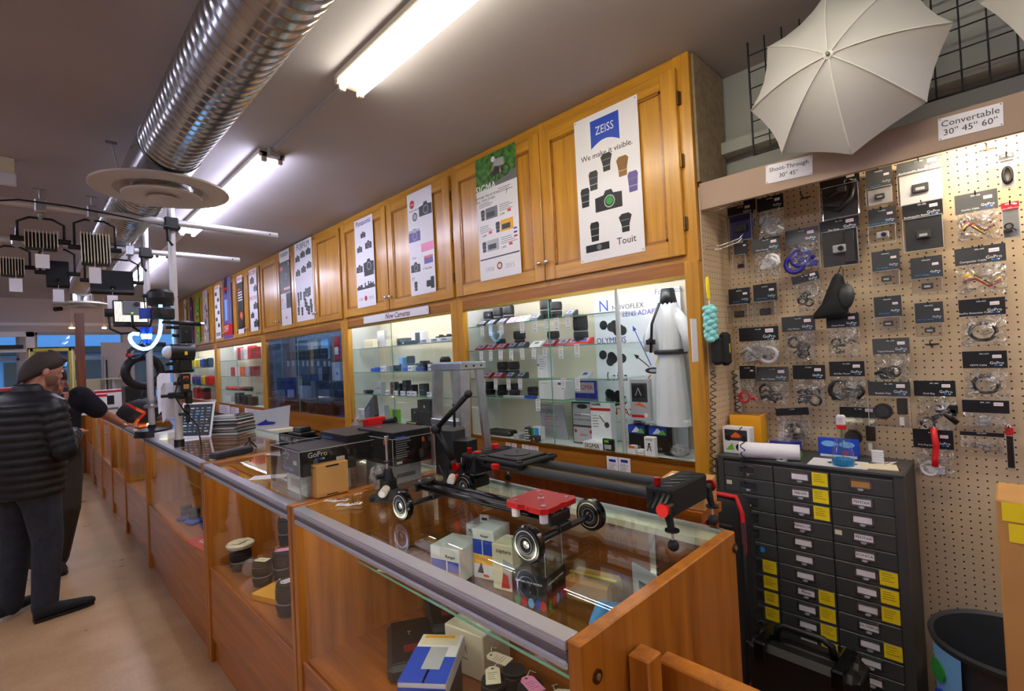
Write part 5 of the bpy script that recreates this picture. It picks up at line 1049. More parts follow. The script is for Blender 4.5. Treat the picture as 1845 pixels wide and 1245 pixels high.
sbox(657, 750, 2.2, FZ, (.02, .15, .10), 'white', 'white blister sheet leaning in the far lower corner of the new cameras case', b=.003, front=flines(.2, .8, .8, 5, .12, 'sky_blue'), tilt=Euler((0, R(-18), 0)).to_matrix().to_4x4())
sbox(712, 748, 2.2, FZ, (.05, .10, .11), 'lime', 'bright green camera box with a dark right half', front=multi(fbox(.55, 1, 0, 1, 'dark_grey'), fbox(.2, .35, .5, .7, 'orange'), fbox(.1, .3, .05, .2, 'white')))
sbox(693, 742, 2.26, FZ, (.05, .08, .13), 'light_grey', 'translucent grey-blue box behind the bright green one')
sbox(745, 757, 2.17, FZ, (.05, .14, .03), 'dark_grey', 'low black box with a yellow stripe next to the green camera box', front=fbox(0, 1, .75, .95, 'yellow'))
sbox(772, 735, 2.25, FZ, (.09, .17, .20), 'file_dark', 'big dark olive box at the near end of the new cameras case', front=fbox(.5, .6, .7, .8, 'white'))
sbox(752, 742, 2.27, FZ, (.06, .1, .12), 'dark_grey', 'dark carton with a white dot beside the big olive box', front=fbox(.5, .6, .7, .8, 'white'))
# ---------------------------------------------------------------- dark case and the two beyond
T3 = SH[2]
for i, u in enumerate((519, 528, 537, 546, 554, 562, 573, 585, 593)):
    price_tag(u, 650, 660, 'slim white price tag in the dark case, %s from its far post' % ORD[i], 'a', group='slim tags in the dark case', w=.05)
for i, u in enumerate((522, 530, 538, 547, 556, 565, 574, 584)):
    lens(on(u, 636, 2.24, T3[2]), .035, .11, 'black lens on the tag shelf of the dark case, %s from its far post' % ORD[i], group='lenses in the dark case')
for i, (u, v, s, z, c, w_, h_) in enumerate(((564, 620, 0, T3[2] + .12, 'light_grey', .26, .10), (586, 618, 0, T3[2] + .12, 'sky_blue', .18, .10), (607, 612, 0, T3[2] + .08, 'red', .10, .16))):
    sbox(u, v, 2.3, z - .12, (.02, w_, h_ + .1), c, ['pale grey sheet box at the back of the dark case', 'light blue sheet box at the back of the dark case', 'red and white packet at the near end of the dark case'][i], front=fbox(.1, .9, .3, .6, 'white') if i == 2 else flines(.1, .9, .85, 4, .15))
for i, (u, w_, h_, c) in enumerate(((500, .10, .14, 'grey'), (523, .08, .08, 'white'), (550, .24, .13, 'white'), (568, .12, .2, 'light_grey'), (587, .26, .10, 'light_grey'))):
    sbox(u, 690, 2.24, T3[0], (.05, w_, h_), c, '%s box on the lower shelf of the dark case, %s from its far post' % (c.replace('_', ' '), ORD[i]), group='boxes in the dark case', front=flines(.2, .8, .8, 3, .2))
for i, (u, w_, h_, c) in enumerate(((571, .16, .02, 'blue'), (582, .10, .13, 'light_grey'), (591, .16, .14, 'dark_grey'), (610, .18, .18, 'white'))):
    sbox(u, 668, 2.22, T3[1], (.06, w_, h_), c, ['flat blue sign strip on the middle shelf of the dark case', 'pale grey camera box on the middle shelf of the dark case', 'dark printed camera box on the middle shelf of the dark case', 'big white box with a black spot near the dark case end'][i], front=fbox(.6, .75, .3, .45, 'black') if i == 3 else None)
sbox(504, 725, 2.2, FZ, (.03, .3, .23), 'light_grey', 'large pale tabbed folder standing in the far corner of the dark case', front=multi(fbox(.72, .85, .6, .95, 'lime'), fbox(.1, .9, .5, .52, 'grey')))
for i, u in enumerate((518, 530, 543, 570, 583, 600)):
    camera(on(u, 735, 2.2, FZ), .16, 'black camera on the floor of the dark case, %s from the tabbed folder' % ORD[i], group='cameras in the dark case')
T4 = SH[3]
for i, u in enumerate((430, 436, 442, 448, 455, 462)):
    sbox(u, 640, 2.22, T4[2], (.08, .14, .2 - .02 * (i % 3)), ['white', 'red', 'light_grey', 'white', 'red', 'dark_red'][i], '%s upright carton, red packets case top shelf, %s from its far side' % (['white', 'red', 'pale grey', 'white', 'red', 'dark red'][i], ORD[i]), group='upright cartons in the red packets case', front=flines(.2, .8, .7, 3, .15, 'dark_grey'))
for i, u in enumerate((424, 432, 441, 450, 460)):
    sbox(u, 668, 2.22, T4[1], (.08, .16, .13), ['red', 'white', 'orange', 'light_grey', 'dark_red'][i], '%s carton on the middle shelf of the red packets case' % ['red', 'white', 'orange', 'pale grey', 'dark red'][i], group='middle shelf cartons')
for i, u in enumerate((416, 423, 430, 437, 446)):
    sbox(u, 692, 2.18, T4[0], (.12, .18, .05), 'red' if i < 4 else 'dark_grey', '%s rounded packet on the red packets case lower shelf, %s in its row' % ('glossy red' if i < 4 else 'dark', ORD[i]), group='rounded packets on the lower shelf', b=.02)
for i, u in enumerate((400, 408, 432, 445, 456)):
    sbox(u, 722, 2.2, FZ, (.08, .18, [.2, .1, .16, .14, .12][i]), ['sky_blue', 'white', 'dark_grey', 'black', 'file_dark'][i], '%s carton on the floor of the red packets case' % ['pale blue', 'white', 'dark grey', 'black', 'dark olive'][i], group='floor cartons in the red packets case')
for i, (u, v, z, c) in enumerate(((352, 640, SH[4][1], 'yellow'), (360, 640, SH[4][1], 'yellow'), (368, 642, SH[4][1], 'blue'), (376, 640, SH[4][1], 'black'), (354, 680, SH[4][0], 'deep_blue'), (362, 680, SH[4][0], 'blue'), (370, 680, SH[4][0], 'yellow'), (378, 680, SH[4][0], 'red'), (356, 715, FZ, 'red'), (372, 715, FZ, 'black'))):
    sbox(u, v, 2.22, z, (.1, .22, .16 if z != FZ else .2), c, '%s packet in the last case, %s of its goods' % (c.replace('_', ' '), ORD[i]), group='packets in the last case', b=.02)
# ---------------------------------------------------------------- inside the nearest counter
GS = .8015
def photo(m, W, H): m.box(W * .04, W * .55, H * .1, H * .62, .0005, .001, 'blue'); m.box(W * .04, W * .55, H * .1, H * .32, .001, .0013, 'kodak'); m.box(W * .6, W * .97, H * .05, H * .62, .0005, .001, 'blue'); m.box(W * .6, W * .97, H * .05, H * .3, .001, .0013, 'carton'); m.text('Ranger', (W * .7, H * .75), W * .12, 'black', .001); m.disc((W * .25, H * .3), W * .05, .0013, .0016, 'dark_grey', 8)
pack((1.085, 1.43, GS), (.13, .13, .115), 'white', 'white box with two desert photographs, frontmost under the counter glass', rz=R(14), front=photo, b=.003)
def photo2(m, W, H): m.box(W * .03, W * .45, H * .3, H * .8, .0005, .001, 'blue'); m.box(W * .5, W * .97, H * .3, H * .8, .0005, .001, 'blue'); m.box(W * .03, W * .97, H * .3, H * .5, .001, .0013, 'kodak'); m.text('Ranger', (W * .6, H * .88), W * .13, 'black', .001); m.prism([(W * .2, H * .12), (W * .4, H * .35), (W * .5, H * .12)], .0013, .0016, 'black'); m.disc((W * .6, H * .08), W * .15, .0005, .001, 'orange', 12, H * .03)
pack((1.17, 1.33, GS), (.11, .09, .17), 'white', 'tall white box with photographs and a black figure, second in the row', rz=R(14), front=photo2, b=.003)
def rapid(m, W, H): m.text('BLACKRAPID', (W * .5, H * .8), W * .13, 'black', .001); lines(m, W * .3, W * .7, H * .65, 3, H * .07)
pack((1.29, 1.49, GS), (.12, .12, .12), 'white', 'white box with small black lettering at the back, a card on its top', rz=R(14), front=rapid, side=rapid, b=.003)
solo(MB().box(-.001, .001, -.02, .02, 0, .03, 'paper').box(-.0016, -.001, -.012, .012, .008, .018, 'dark_grey'), 'price_card', 'small folded price card standing on the lettered white box', 'price card', (1.27, 1.48, GS + .121), R(20))
def cap(m, W, H): m.text('capture', (W * .42, H * .86), W * .17, 'dark_grey', .001); m.prism([(W * .35, H * .1), (W * .65, H * .1), (W * .75, H * .6), (W * .4, H * .7)], .0005, .001, 'light_grey'); m.prism([(W * .3, H * .05), (W * .6, H * .08), (W * .55, H * .35), (W * .38, H * .4)], .001, .0014, 'red'); m.prism([(W * .7, H * .35), (W * .9, H * .4), (W * .85, H * .6)], .001, .0014, 'blue')
pack((1.15, 1.20, GS), (.09, .115, .15), 'cream', 'cream box reading capture with a climber picture and a hang loop', rz=R(12), front=cap, b=.003)
def pov(m, W, H): m.box(0, W, H * .5, H, .0005, .001, 'black'); m.text('CAPTURE YOUR WORLD', (W * .5, H * .8), W * .07, 'white', .0012); m.box(0, W, 0, H * .5, .0005, .001, 'dark_grey'); [m.disc((W * q, H * .25), W * .09, .001, .0013, c, 8, H * .14) for q, c in ((.15, 'green'), (.35, 'red'), (.55, 'sky_blue'), (.75, 'blue'), (.9, 'red'))]
pack((1.12, 1.06, GS), (.12, .12, .11), 'dark_grey', 'black camera pack with a strip of sport pictures under the red-plated slider', rz=R(12), front=pov, side=pov, b=.002)
acr = acrylic_case((1.12, 1.06, GS + .112), (.11, .115, .1), R(12), 'small clear cover standing on the black sport camera pack')
camera((1.12, 1.06, GS + .1165), .05, 'small action camera under the clear cover', rz=R(12))
solo(MB().box(-.06, .06, -.04, .04, 0, .012, 'black', .004).box(-.05, .05, -.03, .03, .012, .02, 'black', .004), 'leather_wallet', 'flat black wallet on the glass shelf inside the nearest counter', 'wallet', (1.06, 1.72, GS), R(-15))
solo(MB().box(-.02, .02, -.03, .03, 0, .001, 'cream'), 'shelf_card', 'cream card lying at the glass shelf corner, left of the white boxes', 'card', (.935, 1.66, GS), R(15))
pack((1.25, .95, GS), (.1, .16, .07), 'carton', 'brown leather-look case with a yellow band at the back of the glass shelf', rz=R(10), top=fbox(0, 1, .4, .55, 'yellow'), b=.01)
pack((1.2, .70, GS), (.006, .2, .16), 'light_grey', 'grey sheet with a battery picture at the near end of the shelf', rz=R(-20), front=multi(fbox(.15, .8, .6, .75, 'black'), flines(.1, .9, .5, 4, .1)))
solo(MB().tube([(-.06, 0, .03), (0, .01, .045), (.07, .0, .03)], .02, 'cyan', 10, rs=[.012, .024, .01]).tube([(-.05, -.05, .02), (.05, -.04, .03)], .012, 'acrylic', 8), 'blue_holder', 'light blue curved camera holder in a clear pack on the shelf', 'camera accessory', (1.14, .83, GS))
DZK = DECK + .001
def flash(loc, rz, label):
    t = thing('flash_case', label, 'case', loc, rz); t.scale = (1.35, 1.4, 1.2); MB().box(-.11, .11, -.06, .06, 0, .045, 'file_dark', .012).box(-.1, .1, -.05, .05, .045, .05, 'black', .003).build('case_body', t); MB().box(-.06, -.03, -.02, .02, .05, .052, 'dark_red').build('window', t); MB().box(-.125, -.108, -.03, .03, .01, .03, 'black', .003).build('clasp', t)
flash((.97, 1.57, DZK), R(60), 'flat dark equipment case with a brown window under the glass shelf')
flash((1.20, 1.66, DZK), R(60), 'second flat dark equipment case behind the first one')
pack((1.1, 1.35, DZK + .0), (.15, .17, .15), 'cream', 'pale green-white box with two grey letters below the shelf', rz=R(10), front=multi(ftext('R', .55, .6, .2, 'grey'), flines(.3, .8, .4, 1, .1)), b=.004)
pack((1.12, 1.37, DZK + .151), (.08, .09, .05), 'case_side', 'small pale box standing on the box with grey letters', rz=R(10))
def bw(m, W, H): m.box(W * .3, W, 0, H * .55, .0005, .001, 'blue'); m.box(W * .5, W, H * .5, H, .0005, .001, 'blue'); m.box(W * .3, W * .75, H * .35, H * .75, .001, .0013, 'light_grey'); m.box(W * .02, W * .25, H * .05, H * .9, .0005, .001, 'cream'); m.box(W * .04, W * .1, H * .1, H * .8, .001, .0013, 'kodak')
pack((.86, 1.27, DZK + .12), (.14, .24, .045), 'white', 'white and bright blue flat box lying among tagged lenses in the nearest counter', rz=R(-52), top=bw, side=fbox(0, 1, 0, .7, 'blue'), b=.003)
pack((.86, 1.27, DZK), (.12, .2, .115), 'file_dark', 'dark closed box under the white and blue one', rz=R(-52))
for i, (x, y, r, h) in enumerate(((.93, 1.08, .035, .14), (.99, .99, .038, .13), (.87, 1.0, .032, .09), (1.06, .92, .034, .09), (1.05, 1.12, .036, .10), (.95, .86, .03, .07))):
    lens((x, y, DZK), r, h, 'dark lens under the glass shelf of the nearest counter, %s of the tagged six' % ORD[i], parts=i < 2, group='used lenses in the nearest counter')
for i, (x, y, z, c, lb) in enumerate(((.93, 1.08, .156, 'cream', 'cream string tag lying on the tall lens in the nearest counter'), (.985, .98, .146, 'pink', 'pink string tag on the lens beside the cream tag'), (.99, 1.12, .16, 'cream', 'larger cream string tag behind the pink one'), (1.06, .92, .106, 'cream', 'small cream string tag right of the pink one'), (1.0, 1.58, .056, 'cream', 'cream tag with a loop on the flat dark case'))):
    bubble_tag((x, y, DZK + z), R(-40 + 25 * i), lb, c, tilt=0).scale = (1.5, 1.3, 1) if i < 4 else (1, 1, 1)
pack((.88, .74, DZK), (.09, .07, .2), 'cream', 'tall pale box with a teal curve by the near end of the counter', front=fbox(.5, 1, .5, .9, 'cyan'))
pack((.99, .70, DZK), (.05, .06, .22), 'black', 'black upright box next to the teal marked one')
# ---------------------------------------------------------------- inside the second counter
def dk(u, v, z=DECK): q = at(u, v, z=z); return Vector((max(q.x, .76), q.y, DZK))
L2 = [(399, 994, .04, .12, 'dark lens at the far end behind the second front glass'), (421, 1031, .05, .11, 'wide dark lens under the pale jar lid'), (440, 984, .04, .11, 'dark lens with a cream tag in front of the tallest lens'),
      (462, 1058, .045, .11, 'dark lens with a cream tag left of the yellow box'), (500, 1046, .048, .13, 'dark lens tied with a pink tag'), (505, 1113, .055, .13, 'dark fat lens on the deck before the counter corner'), (508, 985, .045, .16, 'tall dark lens at the back of the second counter'), (529, 1128, .035, .08, 'dark low lens beside the counter post')]
PL = [dk(u, v) for u, v, *_ in L2]
for p, (u, v, r, h, lb) in zip(PL, L2): lens(p + Vector((.03, 0, 0)), r, h, lb, parts=True)
off = Vector((.03, 0, 0))
p = dk(432, 1033); solo(MB().lathe([(0, 0), (.032, 0), (.034, .02), (.03, .022), (.034, .026), (.034, .045), (.03, .047), (.034, .05), (.036, .085), (.03, .09), (0, .088)], 'alu', 24), 'camera_lens', 'silver-ringed lens lying on its side near the front glass', 'lens', p + Vector((.02, -.09, .037)), (0, R(90), R(70)))
m = MB().lathe([(0, 0), (.062, 0), (.067, .004), (.067, .018), (.06, .024), (.055, .021), (0, .021)], 'cream', 32).lathe([(.0675, .006), (.0675, .012)], 'alu', 32)
solo(m, 'jar_lid', 'round pale green-white lid resting on a dark lens in the second counter', 'lid', PL[1] + off + Vector((0, 0, .122)))
PT = dk(470, 984); lens(PT + off, .037, .27, 'tall black lens with a tag on top, tallest in the second counter', parts=True)
p = dk(484, 1080); solo(MB().box(-.06, .06, -.085, .085, 0, .03, 'kodak', .003), 'yellow_box', 'flat mustard-yellow box lying among the tagged lenses', 'box', p + Vector((.03, 0, 0)), R(20))
for i, (p, h, c, lb) in enumerate(((PL[1], .148, 'cream', 'cream tag on the round jar lid'), (PL[2], .122, 'cream', 'cream tag on the lens before the tallest one'), (PT, .282, 'cream', 'cream tag on top of the tallest lens'), (PL[3], .122, 'cream', 'cream tag on the lens left of the yellow box'), (PL[4], .142, 'pink', 'pink tag with an orange end on a lens'), (PL[5], .142, 'white', 'white tag with an orange dot on the fat lens'), (PL[6], .172, 'cream', 'bent cream tag on the back lens'))):
    bubble_tag(p + off + Vector((0, 0, h)), R(-60 + 30 * i), lb, c, tilt=0).scale = (1.5, 1.2, 1)
# ---------------------------------------------------------------- inside the third and further counters
m = MB(); m.T = Matrix.Rotation(R(-4), 4, 'Y'); m.box(-.1, .1, -.15, .15, 0, .003, 'red'); m.T = m.T @ Matrix.Translation((0, 0, .0035)) @ Matrix.Rotation(R(-90), 4, 'Z'); m.text('LEICA', (.03, -.03), .075, 'white', 0, .0004); m.disc((-.11, .04), .03, 0, .0005, 'white', 18)
solo(m, 'name_card', 'red card with white letters LEICA on the deck of the third counter', 'card', (.80, 3.52, DZK + .01), R(8))
for i, (x, y, c) in enumerate(((.86, 3.84, 'deep_blue'), (.82, 4.05, 'blue'), (.92, 3.98, 'purple'), (.80, 4.2, 'deep_blue'), (.9, 3.72, 'blue'), (.78, 3.30, 'deep_blue'))):
    lens((x, y, DZK + .031), .035, .07, 'small dark camera item on a blue cushion, %s from the red card' % ORD[i], group='dark items on blue cushions')
    solo(MB().box(-.05, .05, -.05, .05, 0, .03, c, .012), 'blue_cushion', '%s cushion under a dark camera item, %s from the red card' % (c.replace('_', ' '), ORD[i]), 'cushion', (x, y, DZK), R(20 * i), 'blue cushions in the third counter')
m = MB().lathe([(0, 0), (.1, 0), (.125, .28), (.118, .28), (.095, .01), (0, .01)], 'carton_dark', 20); solo(m, 'waste_basket', 'brown woven-look waste basket seen through the third counter', 'basket', (1.55, 3.6, 0)); bpy.data.objects['waste_basket'].scale = (1, 1, 1.1)
for i, (x, y, h, c, lb) in enumerate(((.84, 5.55, .12, 'dark_grey', 'dark camera item under the outstretched hand counter'), (.82, 5.25, .16, 'white', 'white upright box near the post in the counter under the hand'), (.95, 5.35, .1, 'light_grey', 'pale grey box beside the white upright one'), (.85, 6.6, .1, 'green', 'green-grey box in the counter just past the hand'))):
    pack((x, y, DZK), (.1, .14, h), c, lb)
pack((1.06, 6.5, .802), (.3, .5, .2), 'carton', 'yellow-brown carton on the shelf of the counter past the hand')
solo(MB().loft([[(-.05, -.12, 0), (.05, -.12, 0), (.05, .12, 0), (-.05, .12, 0)], [(-.03, -.05, .22), (.03, -.05, .22), (.03, .2, .22), (-.03, .2, .22)], [(-.02, .1, .4), (.02, .1, .4), (.02, .26, .4), (-.02, .26, .4)]], 'red', smooth=False), 'red_sign', 'slanting bright red shape inside a far counter', 'sign', (.86, 7.6, DZK))
for i, y in enumerate((8.7, 9.8)): pack((.95, y, DZK), (.2, .4, .25), ['light_grey', 'carton'][i], ['pale grey goods box in the counter before the last', 'brown goods box in the last counter'][i])
# ---------------------------------------------------------------- pegboards
FCX = 2.13
m = MB().box(0, 2.9, -2.27, 0, -.008, 0, 'pegboard')
solo(m, 'pegboard', 'large tan pegboard carrying the hanging camera accessories', 'pegboard', (PEGX, .925, 2.275), WALL)
m = MB().box(0, .29, -2.27, 0, 0, .006, 'pegboard')
solo(m, 'pegboard', 'narrow pegboard return on the end of the cabinet run, behind the duster', 'pegboard', (WX + .025, ENDY - .0, 2.27), SIDE)
solo(MB().cyl((0, 0, 0), (0, 0, 1.45), .013, 'off_white', 10), 'wall_pipe', 'thin pale pipe in the corner between the two pegboards', 'pipe', (2.385, .905, 0))
t = thing('shelf_valance', 'long beige valance board above the pegboard, with two umbrella signs', 'shelf', (2.12, .922, 2.165))
MB().box(0, .018, -2.9, 0, 0, .118, 'valance', .002).build('front_board', t); MB().box(.018, .25, -2.9, 0, .098, .116, 'valance').build('top_board', t)
t = thing('strip_lamp', 'fluorescent strip hidden behind the valance, lighting the pegboard packs', 'strip light', (2.2, -.12, 2.262))
MB().box(-.02, .02, -.32, .32, -.03, 0, 'off_white').build('lamp_housing', t); MB().cyl((0, -.3, -.045), (0, .3, -.045), .013, 'peg_light', 10).build('lamp_tube', t)
def sign(tl, tr, bl, l1, l2, label, s1, s2):
    x = 2.1195; a, b, c = at(*tl, x=x), at(*tr, x=x), at(*bl, x=x); W = (a.y - b.y); H = a.z - c.z
    m = MB(); m.box(0, W, -H, 0, 0, .0015, 'paper'); m.text(l1, (W * .5, -H * .3), s1, 'black', .0017, .0004); m.text(l2, (W * .5, -H * .7), s2, 'black', .0017, .0004)
    for q in ((.03, .06), (.97, .06), (.03, .94), (.97, .94)): m.disc((W * q[0], -H * q[1]), .002, .0015, .003, 'grey', 6)
    solo(m, 'shop_sign', label, 'sign', (x, a.y, a.z), WALL @ Matrix.Rotation(math.atan2(b.z - a.z, W), 4, 'Z'))
sign((1380, 299), (1464, 279), (1384, 331), 'Shoot-Through', "30'' 45''", 'white sign on the valance reading Shoot-Through', .0225, .0225)
sign((1690, 215), (1807, 184), (1692, 254), 'Convertable', "30'' 45'' 60''", 'white sign on the valance reading Convertable', .027, .027)
# ---------------------------------------------------------------- wire grid and umbrellas
m = MB(); GX = 2.25
for i in range(18): m.cyl((i * .0665, -.52, 0), (i * .0665, -.02, 0), .0028 if i else .004, 'black', 6)
for i in range(8): m.cyl((0, -.52 + i * .0715, .004), (17 * .0665, -.52 + i * .0715, .004), .0028 if i else .004, 'black', 6)
solo(m, 'wire_grid', 'black wire grid panel hung above the valance behind the white umbrellas', 'wire grid', (GX, .732, 2.90), WALL)
def umbrella(loc, Rr, label, rot=WALL, a0=R(4)):
    t = thing('photo_umbrella', label, 'umbrella', loc, rot, 'white photo umbrellas on the wire grid'); c = MB(); n = 8; K = 6; D = .15
    def pt(a, f, sag=0): return Vector((Rr * f * math.cos(a), Rr * f * math.sin(a), D * (1 - f ** 1.9) - sag))
    for k in range(n):
        A, B = a0 + k * 2 * math.pi / n, a0 + (k + 1) * 2 * math.pi / n; rings = []
        for i in range(K + 1):
            f = max(i / K, .02); row = []
            for j in range(5):
                q = j / 4; P0, P1 = pt(A, f), pt(B, f); p = P0.lerp(P1, q); p.z -= .02 * f * 4 * q * (1 - q); rr = 1 - .05 * 4 * q * (1 - q) * f; row.append(Vector((p.x * rr, p.y * rr, p.z)))
            rings.append(row)
        c.loft(rings, 'umbrella_cloth', closed=False)
    c.build('canopy', t)
    for k in range(n):
        A = a0 + k * 2 * math.pi / n
        MB().tube([pt(A, i / 8) + Vector((0, 0, .0012)) for i in range(9)], .002, 'umbrella_seam', 5).build('canopy_rib', t)
    MB().cyl((0, 0, D - .002), (0, 0, D + .016), .006, 'grey', 10).cyl((0, 0, D - .002), (0, 0, D + .003), .014, 'umbrella_seam', 14).build('tip', t)
    MB().cyl((0, 0, -.22), (0, 0, D - .002), .004, 'alu_pole', 8).build('shaft', t)
    return t
umbrella((2.0, .362, 2.485), .292, 'white photo umbrella seen whole, its ribbed canopy facing the room')
umbrella((1.98, -.275, 2.545), .29, 'second white photo umbrella, cut off by the right picture edge')
# ---------------------------------------------------------------- hanging accessory packs
PXF = 2.352
def hpack(u0, v0, u1, v1, hf, label, hc='black', cover='bag', item=None, txt=None, tc='white', x=PXF, d=.02, sticker=True, logo=True, tilt=0.0, back=None, cat='accessory pack'):
    a = at(u0, v0, x=x); b = at(u1, v1, x=x); ctr = at((u0 + u1) / 2, v0, x=x); W = abs(a.y - b.y); top = at((u0 + u1) / 2, v0 + 0, x=x).z; bot = at((u0 + u1) / 2, v1, x=x).z; H = top - bot
    t = thing('accessory_pack', label, cat, (x, (a.y + b.y) / 2, top), WALL @ Matrix.Rotation(tilt, 4, 'Z'))
    hh = H * hf
    m = MB().box(-W / 2, W / 2, -hh, 0, 0, .0035, hc).box(-.012, .012, -hh * .13 - .004, -hh * .13, .0035, .0037, 'light_grey' if hc != 'white' else 'grey')
    if logo: gopro_logo(m, W * .27, -hh * .70, W * .115, .004)
    if sticker: m.box(W * .18, W * .38, -hh * .42, -hh * .42 + W * .10, .0035, .004, 'white').box(W * .2, W * .36, -hh * .42 + W * .03, -hh * .42 + W * .05, .004, .0042, 'pink')
    if txt: m.text(txt, (-W * .14 if logo else 0, -hh * (.82 if logo else .75)), W * (.075 if logo else .1), tc, .0042, .0003)
    m.build('header_card', t)
    if cover == 'bag':
        rings = []; n = 9; rows = 9; random.seed(int(u0))
        front = [[(-W * .49 + W * .98 * i / (n - 1), -hh * .97 - (H - hh) * r / (rows - 1) + random.uniform(-.003, .003) * (0 < r), .004 + (d * math.sin(math.pi * i / (n - 1)) * math.sin(math.pi * min(1, (r + .6) / rows)) + random.uniform(0, .010)) * (0 < i < n - 1)) for i in range(n)] for r in range(rows)]
        m = MB().loft(front, 'clear_bag', closed=False, smooth=False); m.build('clear_cover', t)
    elif cover == 'box':
        MB().box(-W * .49, W * .49, -H, -hh * .98, .001, d + .012, 'acrylic', .004).build('clear_cover', t)
        e = MB()
        for q in ((-W * .49, W * .49, -H, -H + .0015), (-W * .49, W * .49, -hh - .0015, -hh)): e.box(q[0], q[1], q[2], q[3], d + .0125, d + .0135, 'light_grey')
        for q in ((-W * .49, -W * .49 + .0015), (W * .49 - .0015, W * .49)): e.box(q[0], q[1], -H, -hh, d + .0125, d + .0135, 'light_grey')
        e.build('cover_edge', t)
    if back: MB().box(-W * .46, W * .46, -H * .97, -hh, 0, .001, back).build('inner_card', t)
    if item: item(t, W, H, hh)
    # peg hook
    solo(MB().tube([(0, .008, -(PEGX - x) + .009), (0, .012, 0), (0, .012, .02), (0, .02, .032)], .0022, 'black', 6), 'peg_hook', 'black peg hook holding the pack: ' + ' '.join(label.split()[:9]), 'hook', (x, (a.y + b.y) / 2, top - .02), WALL)
    return t
def I(fn): return lambda t, W, H, hh: fn(t, W, H, hh)
def ring_item(t, W, H, hh):
    m = MB()
    for i in range(3): m.tube([(W * (.30 - .02 * i) * math.cos(a_), -hh - (H - hh) * .52 + (H - hh) * (.30 - .02 * i) * math.sin(a_), .008 + .004 * i) for a_ in [2 * math.pi * k / 26 for k in range(26)]], .004, 'black', 6, closed=True)
    m.build('coiled_cable', t)
def blob_item(c='black', n=6, seed=1, s=.16, nm='mount_part'):
    def f(t, W, H, hh):
        random.seed(seed); m = MB()
        for i in range(n):
            x, y = W * random.uniform(-.28, .28), -hh - (H - hh) * random.uniform(.35, .8); k = W * s * random.uniform(.8, 1.5)
            if i % 3 == 0: m.box(x - k, x + k, y - k * .5, y + k * .5, .004, .016, c, .002)
            elif i % 3 == 1: m.tube([(x + k * math.cos(a_), y + k * math.sin(a_), .012) for a_ in [2 * math.pi * q / 12 for q in range(12)]], k * .28, c, 6, closed=True)
            else: m.tube([(x - k, y, .01), (x, y + k * .6, .016), (x + k, y - k * .4, .01)], k * .3, c, 7)
        m.build(nm, t)
    return f
def cam_item(c='black'):
    def f(t, W, H, hh):
        y = -hh - (H - hh) * .5; m = MB().box(-W * .22, W * .22, y - W * .15, y + W * .15, .004, .02, c, .003); m.disc((W * .05, y), W * .1, .02, .024, 'dark_grey', 16); m.disc((W * .05, y), W * .07, .024, .026, 'lens_glass', 14); m.build('camera_housing', t)
    return f
def batt_item(t, W, H, hh):
    y = -hh - (H - hh) * .5; MB().box(-W * .18, W * .18, y - W * .12, y + W * .12, .004, .014, 'dark_grey', .002).box(-W * .1, W * .1, y - W * .06, y + W * .02, .014, .0145, 'light_grey').build('battery', t)
def cable_item(cols):
    def f(t, W, H, hh):
        m = MB(); random.seed(3)
        for i, c in enumerate(cols):
            y = -hh - (H - hh) * random.uniform(.5, .8); m.tube([(-W * .35, y + .01 * i, .01), (-W * .1, y + .02, .015), (W * .15, y - .01, .012), (W * .38, y + .005 * i, .01)], .0045, c, 6).tube([(-W * .35, y + .01 * i, .01), (-W * .22, y + .015 + .01 * i, .012)], .007, c, 8)
        m.build('cable', t)
    return f
def strap_item(t, W, H, hh):
    y = -hh - (H - hh) * .5; MB().box(W * .12, W * .38, -H * .93, -hh * 1.1, .004, .018, 'black', .002).build('strap', t); cam_item('light_grey')(t, W * .8, H, hh)
def clamp_item(t, W, H, hh):
    MB().tube([(-W * .4, -H * .7, .02), (0, -H * .82, .03), (W * .3, -H * .6, .03), (W * .38, -H * .3, .02), (W * .2, -H * .22, .02)], .011, 'black', 10).tube([(-W * .3, -H * .5, .02), (0, -H * .4, .02)], .01, 'black', 8).box(-W * .05, W * .2, -H * .45, -H * .3, .01, .03, 'dark_grey', .003).build('clamp_arm', t)
def disc_item(t, W, H, hh):
    y = -hh - (H - hh) * .5; MB().disc((-W * .15, y), W * .23, .004, .024, 'black', 24).disc((-W * .15, y), W * .15, .024, .028, 'dark_grey', 20).build('suction_disc', t); MB().box(W * .18, W * .42, y - .01, y + .05, .004, .02, 'black', .003).box(W * .22, W * .32, y - .05, y - .02, .004, .012, 'white').build('camera_housing', t)
def q1(x, y): return (1260 + x / 3.154, 280 + y / 3.154)
def q2(x, y): return (1260 + x / 3.154, 560 + y / 3.154)
def PK(q, x0, y0, x1, y1, hf, label, **kw):
    a, b = q(x0, y0), q(x1, y1); return hpack(a[0], a[1], b[0], b[1], hf, label, **kw)
PK(q1, 160, 283, 318, 492, .28, 'pack with a bright blue tray under a black card, highest at the board corner', back='deep_blue', cover='box', item=cam_item(), txt=None, x=2.33)
PK(q1, 325, 232, 490, 468, .33, 'crumpled silvery bag pack right of the bright blue one', item=blob_item('light_grey', 8, 4), x=2.30)
PK(q1, 195, 480, 285, 690, .42, 'narrow dark pack turned sideways, below the bright blue one', item=cam_item(), cover='box', x=2.33, logo=False)
PK(q1, 298, 467, 472, 712, .33, 'bag with a white card piece and black ring, left of the ribbon-like bag', hc='dark_grey', item=blob_item('white', 4, 9, .2), txt='Wrist Housing', x=2.31)
PK(q1, 487, 415, 688, 655, .36, 'shiny bag with two head straps under a grey-blue card', hc='file_grey', item=blob_item('deep_blue', 5, 2, .22))
PK(q1, 683, 108, 925, 362, .27, 'clear pack with a curved black jaws clamp', cover='box', item=clamp_item, back='dark_grey')
